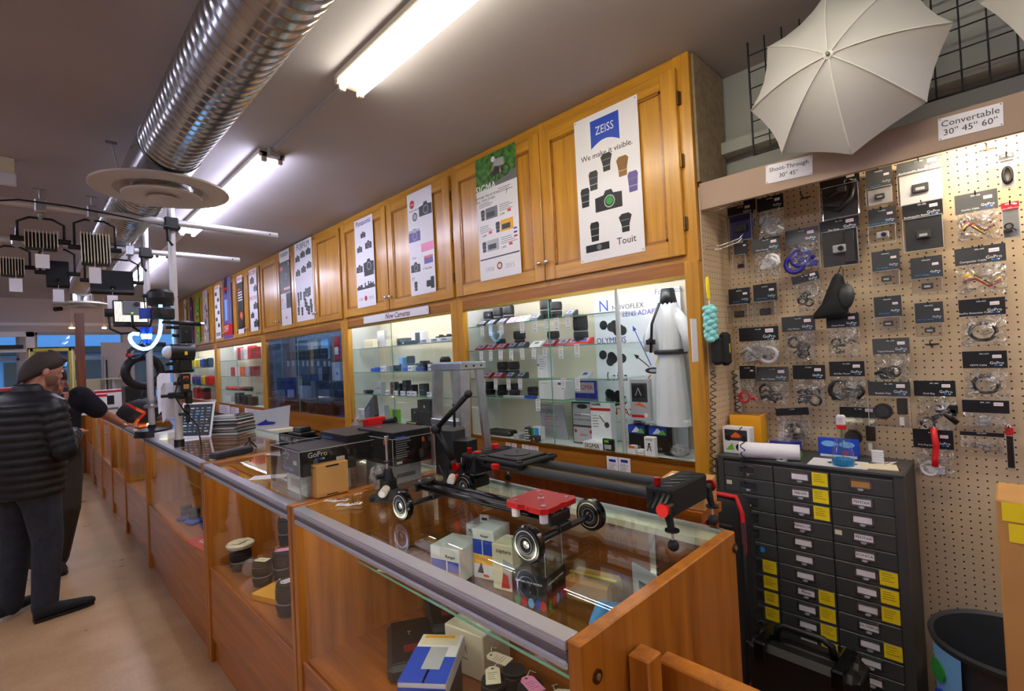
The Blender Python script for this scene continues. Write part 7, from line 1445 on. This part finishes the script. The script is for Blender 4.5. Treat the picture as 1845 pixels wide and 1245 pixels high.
# lit LED panel
a, b_ = at(203, 540, y=Y2 - .2), at(268, 588, y=Y2 - .2); W, H = b_.x - a.x, a.z - b_.z
t = thing('led_panel', 'square black LED panel with rows of lit diodes and a grey control box', 'studio light', ((a.x + b_.x) / 2, Y2 - .2, (a.z + b_.z) / 2))
m = MB(); m.T = Matrix.Rotation(R(-6), 4, 'X') @ FRONT; m.box(-W / 2, W / 2, -H / 2, H / 2, -.04, 0, 'black', .004); m.build('panel_body', t)
m = MB(); m.T = Matrix.Rotation(R(-6), 4, 'X') @ FRONT; n = 18
for i in range(n):
    for j in range(13):
        x, y = -W * .44 + W * .88 * i / (n - 1), -H * .30 + H * .72 * j / 12
        if abs(x) < W * .27 and y > -H * .12: continue
        m.box(x - W * .017, x + W * .017, y - H * .02, y + H * .02, 0, .003, 'led_glow')
m.build('diode_rows', t)
m = MB(); m.T = Matrix.Rotation(R(-6), 4, 'X') @ FRONT; m.box(-W * .26, W * .26, -H * .1, H * .42, .0, .05, 'grey', .005).disc((W * .14, H * .3), W * .08, .05, .06, 'black', 16).box(-W * .03, W * .03, -H * .06, -H * .03, .05, .053, 'green_glow'); m.build('control_box', t)
MB().tube([(-W / 2 - .03, 0, 0), (-W / 2 - .02, 0, -H * .6), (-W * .3, 0, -H * .78), (W * .3, .05, -H * .7), (W / 2 + .02, .1, -H * .5), (W / 2 + .03, 0, 0)], .008, 'black', 7).cyl((-W / 2 - .05, 0, 0), (-W / 2, 0, 0), .03, 'black', 12).tube([(0, -.05, -.02), (0, -.06, -H * .55), (.05, 0, -H * .7), (W / 2 + .03, .12, -H * .4)], .01, 'black', 7).build('yoke', t)
# round lamp, barn door lamp, mic arm, glowing tube on the nearer pole
def onp(u, v, dy=0): return at(u, v, y=Y1 + dy)
q = onp(289, 532)
t = thing('round_lamp', 'round black studio lamp beside the nearer upright pole', 'studio light', q); t.scale = (.78,) * 3
MB().lathe([(0, .05), (.07, .045), (.095, .02), (.1, -.03), (.09, -.09), (.085, -.09), (0, -.07)], 'black', 26).build('lamp_head', t)
for s in (-1, 1): MB().cyl((s * .095, 0, -.01), (s * .125, 0, -.01), .017, 'black', 10).build('side_knob', t)
MB().tube([(-.115, 0, -.01), (-.11, 0, -.12), (-.06, 0, -.15), (.06, 0, -.15), (.12, 0, -.12), (.115, 0, -.01)], .005, 'black', 6).tube([(.06, 0, -.15), (.10, .0, -.16)], .012, 'black', 6).build('yoke', t)
q = onp(285, 563, -.05)
t = thing('barn_door_lamp', 'small black lamp with a blue-lit flap, on an arm before the pole', 'studio light', q); t.scale = (.78,) * 3
MB().box(-.05, .11, -.05, .05, -.06, .04, 'black', .012).cyl((.03, -.05, 0), (.03, -.07, 0), .03, 'dark_grey', 14).build('lamp_head', t)
MB().prism([(-.13, -.06), (-.05, -.05), (-.05, .04), (-.13, .03)], -.003, .003, 'blue').build('flap', t).rotation_euler = (R(90), 0, 0)
MB().tube([(.02, -.02, -.085), (.2, -.02, -.09), (.3, -.02, -.10)], .02, 'black', 12, rs=[.012, .02, .017]).cyl((.3, -.02, -.1), (.325, -.02, -.1), .018, 'chrome', 12).build('microphone_arm', t)
pts = [(289, 545), (290, 579), (289, 593), (287, 604), (281, 616), (274, 624), (266.6, 628), (258, 629), (250.7, 627), (243, 623), (236.5, 616), (234, 609), (235, 604), (240, 601), (250.7, 602)]
q0 = onp(289, 545, -.04)
solo(MB().tube([onp(u, v, -.04) - q0 for u, v in pts], .011, 'blue_glow', 10), 'glowing_tube', 'glowing blue-white tube hanging in a loop from the round lamp', 'light tube', q0)
q0 = onp(264, 604, -.0)
solo(MB().ring((0, 0, .05), (0, 0, -.05), .035, .02, 'blue', 14).ell((0, 0, .0), (.03, .03, .045), 'blue_glow', 10, 8).cyl((0, 0, -.05), (.1, .02, -.06), .018, 'black', 10), 'glow_bulb', 'small blue-glowing bulb in a socket inside the tube loop', 'bulb', q0)
q0 = onp(252, 634, .05); pts = [(258, 620), (243, 625), (232, 632), (231, 641), (238, 648), (250, 645), (262, 634), (272, 626)]
t = thing('flexible_arm', 'bent black flexible arm with a red ring under the glowing loop', 'flexible arm', q0); MB().tube([onp(u, v, .05) - q0 for u, v in pts], .011, 'black', 9).build('arm', t); MB().cyl(onp(230, 637, .05) - q0, onp(232, 643, .05) - q0, .014, 'red', 10).build('red_ring', t)
q0 = at(258, 670, y=Y2 + .1)
solo(MB().tube([(.12 * math.cos(a_), 0, .12 * math.sin(a_)) for a_ in [2 * math.pi * k / 28 for k in range(28)]], .032, 'black', 10, closed=True), 'ring_light', 'big black ring softener behind the farther upright pole', 'ring light', q0, (0, 0, R(12)))
q0 = onp(322, 634, -.07)
t = thing('domed_lamp', 'black cylinder lamp with a white dome at its left end, on the nearer pole', 'studio light', q0); t.scale = (.78,) * 3
MB().cyl((-.06, 0, 0), (.11, 0, -.01), .068, 'black', 24).box(.0, .09, -.03, .04, -.16, -.06, 'black', .01).build('lamp_head', t); MB().ell((-.07, 0, 0), (.05, .055, .055), 'white', 18, 12).build('dome', t); MB().box(.03, .05, -.07, -.066, -.03, .0, 'yellow').build('sticker', t)
specs = [(334, 604, .09, .07, .14, 'black block clamp with a curved lever, above the domed lamp'), (326, 590, .12, .03, .03, 'short black rod clamp above the block clamp'), (330, 668, .16, .035, .035, 'horizontal black arm clamp below the domed lamp'), (334, 690, .07, .06, .16, 'tall black battery clamp with orange labels'), (318, 712, .12, .05, .05, 'black light clamp with a tiny lit yellow spot'), (340, 715, .05, .05, .12, 'black clamp low on the right of the nearer pole'), (318, 655, .05, .05, .12, 'thin black upright bracket under the domed lamp'), (338, 745, .03, .03, .16, 'dark cable box at the pole foot')]
for i, (u, v, a_, b2, c_, lb) in enumerate(specs):
    q0 = onp(u, v, -.05); t = thing('gear_clamp', lb, 'clamp', q0); t.scale = (.78,) * 3
    MB().box(-a_ / 2, a_ / 2, -b2 / 2, b2 / 2, -c_ / 2, c_ / 2, 'black', .008).build('clamp_body', t)
    MB().cyl((-a_ / 2 - .05, 0, 0), (-a_ / 2, 0, 0), .014, 'black', 10).build('clamp_knob', t); MB().cyl((0, -b2 / 2 - .02, c_ * .2), (0, -b2 / 2, c_ * .2), .016, 'dark_grey', 10).build('clamp_knob', t)
    if i == 3: MB().box(-.02, .02, -b2 / 2 - .002, -b2 / 2, -.05, -.01, 'carton').box(-.02, .02, -b2 / 2 - .002, -b2 / 2, .03, .06, 'orange').build('label', t)
    if i == 4: MB().ell((.0, -b2 / 2 - .002, .01), (.008, .004, .005), 'led_glow', 8, 6).build('lit_spot', t)
solo(MB().tube([(0, 0, 0), (-.03, -.02, -.12), (.02, 0, -.22), (.1, 0, -.34), (.12, 0, -.55)], .005, 'black', 6), 'thin_cable', 'thin black cable trailing down the nearer upright pole', 'cable', onp(322, 680, -.06))
for (u0, v0, u1, v1, y, lb, sk) in ((280, 673, 306, 738, Y2 - .06, 'white paper sheet hanging left of the nearer pole', .1), (292, 690, 317, 752, Y1 + .026, 'second white paper sheet hanging lower beside it', -.1)):
    p, q_ = at(u0, v0, y=y), at(u1, v1, y=y); W, H = q_.x - p.x, p.z - q_.z
    m = MB(); m.loft([[(sk * W + W * i / 4, .02 * math.sin(i + r), -H * r / 4 - .03 * (i == 0)) for i in range(5)] for r in range(5)], 'paper', closed=False); solo(m, 'paper_sheet', lb, 'paper', p)
# gear bag, striped tape, hand lamp, back goods
q = Vector((.92, 6.52, CT + .003))
t = thing('gear_bag', 'long black equipment bag with a yellow line lying on the far counter', 'bag', q, R(70))
MB().loft([[(x, .16 * math.cos(a_), .12 + z_ * math.sin(a_)) for a_ in [2 * math.pi * k / 16 for k in range(16)]] for x, z_ in ((-.42, .06), (-.38, .11), (0, .12), (.38, .11), (.42, .06))], 'nylon').build('bag_body', t)
MB().box(-.05, .14, .165, .168, .09, .105, 'acid').box(-.05, .14, -.168, -.160, .12, .135, 'acid').build('yellow_line', t); MB().tube([(-.2, 0, .23), (-.1, 0, .33), (.1, 0, .33), (.2, 0, .23)], .012, 'nylon', 7).build('bag_handle', t)
q0 = at(240, 752, y=5.75)
m = MB()
for i, (a_, b2) in enumerate((((-.05, .13), (.02, .08)), ((.02, .08), (.09, .03)), ((.09, .03), (.04, -.02)), ((.04, -.02), (.0, -.08)))): m.tube([(a_[0], 0, a_[1]), (b2[0], 0, b2[1])], .014, 'red' if i % 2 == 0 else 'orange', 6)
solo(m, 'striped_hanger', 'zigzag red and white folding piece above the outstretched hand', 'folding ruler', q0)
for i, (u, v, y, c, s, lb) in enumerate(((256, 700, 7.6, 'black', (.3, .3, .35), 'dark equipment case under the black ring softener'), (268, 640, 8.5, 'deep_blue', (.2, .3, .3), 'blue goods box far behind the upright poles'))):
    q = at(u, v, y=y); pack((1.0 + .1 * i, y, CT + .003), s, c, lb)
pack((.95, 4.86, CT + .003), (.1, .12, .1), 'cream', 'small cream folded box beside the nearer pole foot')
# ---------------------------------------------------------------- the two men
def remesh(mb, name, parent, voxel, mname, smooth=4):
    o = mb.build(name); r = o.modifiers.new('r', 'REMESH'); r.mode = 'VOXEL'; r.voxel_size = voxel; r.use_smooth_shade = True
    s = o.modifiers.new('s', 'SMOOTH'); s.iterations = smooth; s.factor = .5
    dg = bpy.context.evaluated_depsgraph_get(); dg.update(); me = bpy.data.meshes.new_from_object(o.evaluated_get(dg)); me.materials.clear(); me.materials.append(MT[mname])
    bpy.data.objects.remove(o); n = bpy.data.objects.new(name, me); COL.objects.link(n); n.parent = parent; return n
def limb(m, pts, rs, c='skin', n=14):
    P_, Q = [], []
    V = [Vector(p) for p in pts]
    for i in range(len(V) - 1):
        for k in range(6): f = k / 6; P_.append(V[i].lerp(V[i + 1], f)); Q.append(rs[i] * (1 - f) + rs[i + 1] * f)
    P_.append(V[-1]); Q.append(rs[-1]); m.tube(P_, 0, c, n, rs=Q); m.ell(V[0], (rs[0],) * 3, c, 10, 7); m.ell(V[-1], (rs[-1],) * 3, c, 10, 7)
    for v_, r_ in zip(V[1:-1], rs[1:-1]): m.ell(v_, (r_ * 1.02,) * 3, c, 10, 7)
def hand(m, w_, d, nrm, thumb=1, curl=.35):
    """palm and five separate fingers; w_ wrist, d pointing direction, nrm back of the hand"""
    w_, d, nrm = Vector(w_), Vector(d).normalized(), Vector(nrm).normalized(); s = d.cross(nrm).normalized() * thumb
    T0 = m.T.copy(); m.T = T0 @ Matrix.Translation(w_ + d * .05) @ Matrix((d, s, nrm)).transposed().to_4x4(); m.ell((0, 0, 0), (.052, .042, .016), 'skin', 14, 8); m.T = T0
    for k, (off, L, r) in enumerate(((.030, .068, .009), (.011, .078, .0092), (-.009, .072, .009), (-.027, .056, .008))):
        b0 = w_ + d * (.092 - abs(k - 1.2) * .004) + s * off; b1 = b0 + d * L * .45 - nrm * L * .1 * curl; b2 = b1 + d * L * .32 - nrm * L * .35 * curl; b3 = b2 + d * L * .22 - nrm * L * .45 * curl
        m.tube([w_ + d * .06 + s * off * .8, b0, b1, b2, b3], r, 'skin', 8, rs=[r, r * 1.05, r, r * .95, r * .75])
    t0 = w_ + d * .02 + s * .03; t1 = w_ + d * .055 + s * .058 - nrm * .008; t2 = w_ + d * .09 + s * .066 - nrm * .014
    m.tube([t0, t1, t2], .011, 'skin', 8, rs=[.014, .011, .008])
def head(m, c, M_):
    """M_ columns: forward, left, up of the face"""
    T0 = m.T.copy(); m.T = T0 @ Matrix.Translation(c) @ M_.to_4x4()
    m.ell((-.005, 0, .03), (.098, .076, .092), 'skin', 22, 14); m.ell((.03, 0, -.035), (.062, .056, .075), 'skin', 18, 12); m.ell((.045, 0, -.092), (.032, .034, .022), 'skin', 12, 8)
    m.loft([[(.08, -.012, .03), (.08, .012, .03), (.095, 0, .03)], [(.085, -.019, -.02), (.085, .019, -.02), (.122, 0, -.015)], [(.08, -.014, -.032), (.08, .014, -.032), (.1, 0, -.032)]], 'skin')
    m.ell((.088, 0, .042), (.02, .05, .012), 'skin', 12, 6)
    for s in (-1, 1):
        m.ell((-.002, s * .078, -.01), (.018, .010, .032), 'skin', 12, 8); m.ell((.086, s * .031, .022), (.012, .014, .009), 'skin', 10, 6)
    m.ell((.094, 0, -.052), (.010, .024, .006), 'skin', 12, 6); m.ell((.09, 0, -.064), (.011, .02, .007), 'skin', 12, 6); m.T = T0
def face_parts(t, c, M_, hair_fn, beard=False):
    for s in (-1, 1):
        e = MB(); e.T = Matrix.Translation(c) @ M_.to_4x4(); e.ell((.090, s * .031, .022), (.010, .011, .008), 'white', 12, 8).ell((.098, s * .031, .022), (.004, .005, .005), 'black', 8, 6); e.build('eye', t)
    b = MB(); b.T = Matrix.Translation(c) @ M_.to_4x4()
    for s in (-1, 1): b.tube([(.097, s * .014, .046), (.098, s * .032, .05), (.085, s * .052, .044)], .004, 'hair', 6)
    b.build('eyebrows', t); h = MB(); h.T = Matrix.Translation(c) @ M_.to_4x4(); hair_fn(h); h.build('hair', t)
    l = MB(); l.T = Matrix.Translation(c) @ M_.to_4x4(); l.ell((.101, 0, -.058), (.006, .022, .005), 'skin', 12, 6); l.build('lips', t)
def short_hair(h):
    random.seed(6); K = 12; n = 30; rings = []
    for i in range(K + 1):
        tt = -R(28) + (R(90) + R(28)) * i / K; rr = max(math.cos(tt), .02); row = []
        for j in range(n):
            a_ = 2 * math.pi * j / n; x, y = math.cos(a_), math.sin(a_); z = math.sin(tt)
            lift = 1.0 + random.uniform(-.012, .018); row.append(((-.008 + .106 * rr * x * lift), .084 * rr * y * lift, .036 + .098 * z * lift + (.055 * max(0, x) * (1 - i / K) + .02 * max(0, x) * (i / K)) - .10 * max(0, -x) * (1 - i / K) ** 1.6))
        rings.append(row)
    h.loft(rings, 'hair'); h.ell((.075, 0, .10), (.035, .05, .022), 'hair', 14, 8)
def cols(f, up):
    f = Vector(f).normalized(); l = Vector(up).cross(f).normalized(); u = f.cross(l).normalized(); return Matrix((f, l, u)).transposed()
def shoe(t, heel, d, L=.29, c='black', sole='black', h=.08):
    d = Vector(d).normalized(); s = Vector((-d.y, d.x, 0)); m = MB(); rings = []
    for f, w_, hh in ((0, .028, h), (.06, .036, h + .02), (.25, .038, h + .02), (.42, .042, h * .95), (.62, .048, h * .78), (.82, .046, h * .62), (.95, .034, h * .5), (1, .014, h * .36)):
        p = Vector(heel) + d * L * f; rings.append([p + s * w_ * math.cos(a_) + Vector((0, 0, max(.012, .012 + hh * .5 + hh * .5 * math.sin(a_)))) for a_ in [2 * math.pi * k / 14 for k in range(14)]])
    m.loft(rings, c); o = m.build('shoe', t)
    m = MB(); out = [(0, .03), (.1, .037), (.3, .036), (.6, .048), (.85, .045), (.97, .025)]; pts = [Vector(heel) + d * L * f + s * w_ for f, w_ in out] + [Vector(heel) + d * L * f - s * w_ for f, w_ in out[::-1]]
    m.prism([(p.x, p.y) for p in pts], 0.001, .022, sole); m.build('shoe_sole', o)
# man in the quilted jacket: local frame faces +x
t = thing('person', 'person in a black quilted jacket and grey jeans, seen from behind with head bowed', 'person', (.0, 4.62, 0), R(38))
hc = Vector((.085, -.035, 1.615)); HM = cols((.9, -.42, -.28), (.12, 0, 1))
b = MB(); head(b, hc, HM)
limb(b, [(.0, 0, 1.40), (.03, -.01, 1.47), (.06, -.025, 1.56)], [.075, .062, .06])
limb(b, [(0, 0, .98), (.0, 0, 1.15), (0, 0, 1.34)], [.14, .13, .12]); limb(b, [(0, -.14, 1.37), (0, .14, 1.37)], [.055, .055]); limb(b, [(0, -.08, .93), (0, .08, .93)], [.11, .11])
limb(b, [(0, -.08, .9), (.02, -.10, .5), (-.01, -.11, .09)], [.085, .055, .042]); limb(b, [(0, .08, .9), (.03, .15, .5), (.0, .17, .09)], [.085, .055, .042])
limb(b, [(0, -.19, 1.36), (.02, -.25, 1.10), (.22, -.10, 1.18)], [.05, .042, .03]); limb(b, [(0, .19, 1.36), (.02, .26, 1.10), (.2, .08, 1.3), (.19, .0, 1.44)], [.055, .042, .034, .03])
hand(b, (.22, -.10, 1.18), (.8, .6, .05), (0, 0, 1), 1, .8); hand(b, (.19, 0, 1.44), (-.2, -.35, .9), (.9, -.2, .2), -1, .5)
remesh(b, 'body', t, .007, 'skin', 3)
face_parts(t, hc, HM, short_hair)
bd = MB(); bd.T = Matrix.Translation(hc) @ HM.to_4x4(); bd.ell((.031, 0, -.042), (.0625, .0572, .0705), 'stubble', 18, 12); bd.build('beard', t)
j = MB(); rings = []
N_ = 60
for i in range(N_ + 1):
    f = i / N_; z = .80 + .69 * f; q = abs(math.sin(f * math.pi * 13)) ** .6
    rx = (.165 + .02 * math.sin(f * 3) if f < .88 else .165 - .6 * (f - .88)) ; ry = (.205 + .035 * f if f < .90 else .236 - 1.35 * (f - .90)); e_ = .012 * q - .006
    rings.append([((rx + e_) * math.cos(a_) + .012 * f, (ry + e_) * math.sin(a_), z) for a_ in [2 * math.pi * k / 36 for k in range(36)]])
j.loft(rings, 'puffer')
def puff_arm(pts, r0, r1):
    P_, Q = [], []; V = [Vector(p) for p in pts]; segs = [(V[i + 1] - V[i]).length for i in range(len(V) - 1)]; tot = sum(segs); d_ = 0
    for i in range(len(V) - 1):
        for k in range(16):
            f = k / 16; s_ = (d_ + segs[i] * f) / tot; P_.append(V[i].lerp(V[i + 1], f)); Q.append(r0 + (r1 - r0) * s_ + .010 * abs(math.sin(s_ * tot / .055 * math.pi)) ** .6 - .005)
        d_ += segs[i]
    P_.append(V[-1]); Q.append(r1); j.tube(P_, 0, 'puffer', 18, rs=Q); [j.ell(v_, (r0 * .95,) * 3, 'puffer', 12, 8) for v_ in V[:1]]; j.ell(V[1], (r0 * .88,) * 3, 'puffer', 12, 8)
puff_arm([(0, -.185, 1.375), (.02, -.255, 1.09), (.2, -.12, 1.17)], .085, .055); puff_arm([(0, .185, 1.375), (.02, .265, 1.09), (.19, .09, 1.28)], .085, .055)
remesh(j, 'quilted_jacket', t, .009, 'puffer', 1)
MB().loft([[(.02 + .062 * math.cos(a_) * k_, .07 * math.sin(a_) * k_, z) for a_ in [2 * math.pi * q_ / 22 for q_ in range(22)]] for z, k_ in ((1.42, 1.6), (1.47, 1.3), (1.52, 1.2), (1.535, 1.08), (1.50, 1.0))], 'puffer', caps=False).build('jacket_collar', t)
MB().box(.11, .114, -.16, -.13, 1.22, 1.26, 'light_grey').build('jacket_badge', t)
g = MB(); limb(g, [(0, -.07, .90), (.0, -.08, .82)], [.125, .12]); limb(g, [(0, .07, .90), (0, .08, .82)], [.125, .12]); limb(g, [(0, -.08, .88), (.03, -.10, .5), (-.01, -.11, .07)], [.115, .082, .068]); limb(g, [(0, .08, .88), (.04, .15, .5), (.0, .17, .07)], [.115, .082, .068])
remesh(g, 'jeans', t, .01, 'denim', 2)
shoe(t, (-.08, -.11, 0), (.9, -.5, 0), .31, 'black_matte'); shoe(t, (-.07, .17, 0), (1, .1, 0), .30, 'black_matte', 'light_grey')
# man leaning on the counter, world-aligned
t = thing('person', 'person in a dark short-sleeved shirt and brown trousers, one arm stretched to the counter', 'person', (.13, 5.52, 0), 0)
hc = Vector((.035, -.10, 1.53)); HM = cols((.15, -1, -.3), (0, 0, 1))
hp = at(243, 766, z=CT + .02) - Vector((.13, 5.52, 0))
wr = at(224, 766, z=CT + .045) - Vector((.13, 5.52, 0)); el = Vector((.36, .0, 1.235)); el = at(180, 742, y=5.5) - Vector((.13, 5.52, 0)); sh = Vector((.20, -.02, 1.40))
b = MB(); head(b, hc, HM); limb(b, [(.03, .0, 1.34), (.03, -.03, 1.40), (.035, -.07, 1.48)], [.075, .06, .058])
limb(b, [(.02, .1, .95), (.03, .06, 1.15), (.03, 0, 1.30)], [.14, .13, .14]); limb(b, [(-.13, .02, 1.36), (.17, -.02, 1.38)], [.07, .07]); limb(b, [(-.06, .1, .92), (.1, .1, .92)], [.11, .11])
limb(b, [(-.06, .1, .9), (-.08, .0, .5), (-.09, .1, .09)], [.085, .055, .042]); limb(b, [(.10, .1, .9), (.09, -.06, .5), (.02, .0, .09)], [.085, .055, .042])
limb(b, [sh, el, wr], [.055, .044, .028]); d_ = (hp - wr); d_.z = -.02; limb(b, [(-.18, .03, 1.35), (-.24, -.02, 1.08), (-.05, -.2, 1.2)], [.055, .042, .03])
hand(b, wr, d_, (0, 0, 1), 1, .25); hand(b, (-.05, -.2, 1.2), (.5, -.3, .9), (0, -1, -.2), 1, .6)
remesh(b, 'body', t, .007, 'skin', 3); face_parts(t, hc, HM, short_hair)
g = MB(); rings = []
for i in range(25):
    f = i / 24; z = .80 + .60 * f; rx = .165 + .03 * f if f < .8 else .189 - .62 * (f - .8); ry = .125 + .01 * math.sin(f * 9) if f < .85 else .125 - .3 * (f - .85)
    rings.append([(.02 + rx * math.cos(a_) * (1 + .02 * math.sin(4 * a_ + 6 * f)), .09 - .1 * f + ry * math.sin(a_), z) for a_ in [2 * math.pi * k / 30 for k in range(30)]])
g.loft(rings, 'shirt_dark'); slv = sh.lerp(el, .85); limb(g, [Vector((.16, -.01, 1.36)), sh, slv], [.09, .085, .075], 'shirt_dark'); limb(g, [(-.13, .02, 1.34), (-.18, .03, 1.33), (-.225, -.01, 1.14)], [.09, .085, .07], 'shirt_dark')
remesh(g, 'shirt', t, .01, 'shirt_dark', 2)
MB().cb((.10, -.145, 1.26), (.055, .012, .018), 'red', .003).cb((.10, -.148, 1.235), (.07, .01, .004), 'light_grey').build('shirt_emblem', t)
MB().loft([[(.03 + .065 * math.cos(a_) * k_, -.03 + .06 * math.sin(a_) * k_, z) for a_ in [2 * math.pi * q_ / 20 for q_ in range(20)]] for z, k_ in ((1.375, 1.4), (1.41, 1.1), (1.43, 1.15), (1.40, 1.25))], 'shirt_dark', caps=False).build('shirt_collar', t)
ax = (wr - el).normalized(); wp = wr - ax * .03; wm = MB(); wm.cyl(wp - ax * .011, wp + ax * .011, .034, 'alu', 20); wm.ell(wp + Vector((0, 0, .032)), (.017, .017, .005), 'light_grey', 12, 6); wm.build('wristwatch', t)
g = MB(); limb(g, [(-.05, .1, .9), (.09, .1, .9)], [.13, .13]); limb(g, [(-.06, .1, .88), (-.08, .0, .5), (-.09, .1, .10)], [.12, .088, .08]); limb(g, [(.10, .1, .88), (.09, -.06, .5), (.02, .0, .10)], [.12, .09, .08]); remesh(g, 'trousers', t, .01, 'brown_cloth', 2)
shoe(t, (-.09, .16, 0), (.1, -1, 0), .3, 'brown_cloth'); shoe(t, (.0, .1, 0), (.15, -1, 0), .30, 'brown_cloth', 'black', .1)
# lit torch under the hand
q = at(262, 767, z=CT + .02)
t = thing('hand_torch', 'small glowing orange-white torch under the outstretched hand', 'torch', (q.x, q.y, CT + .004), R(-20))
MB().cyl((-.05, 0, .02), (.03, 0, .02), .014, 'orange', 14).build('torch_body', t); MB().ell((.035, 0, .022), (.03, .022, .018), 'warm_glow', 14, 8).build('lit_end', t)
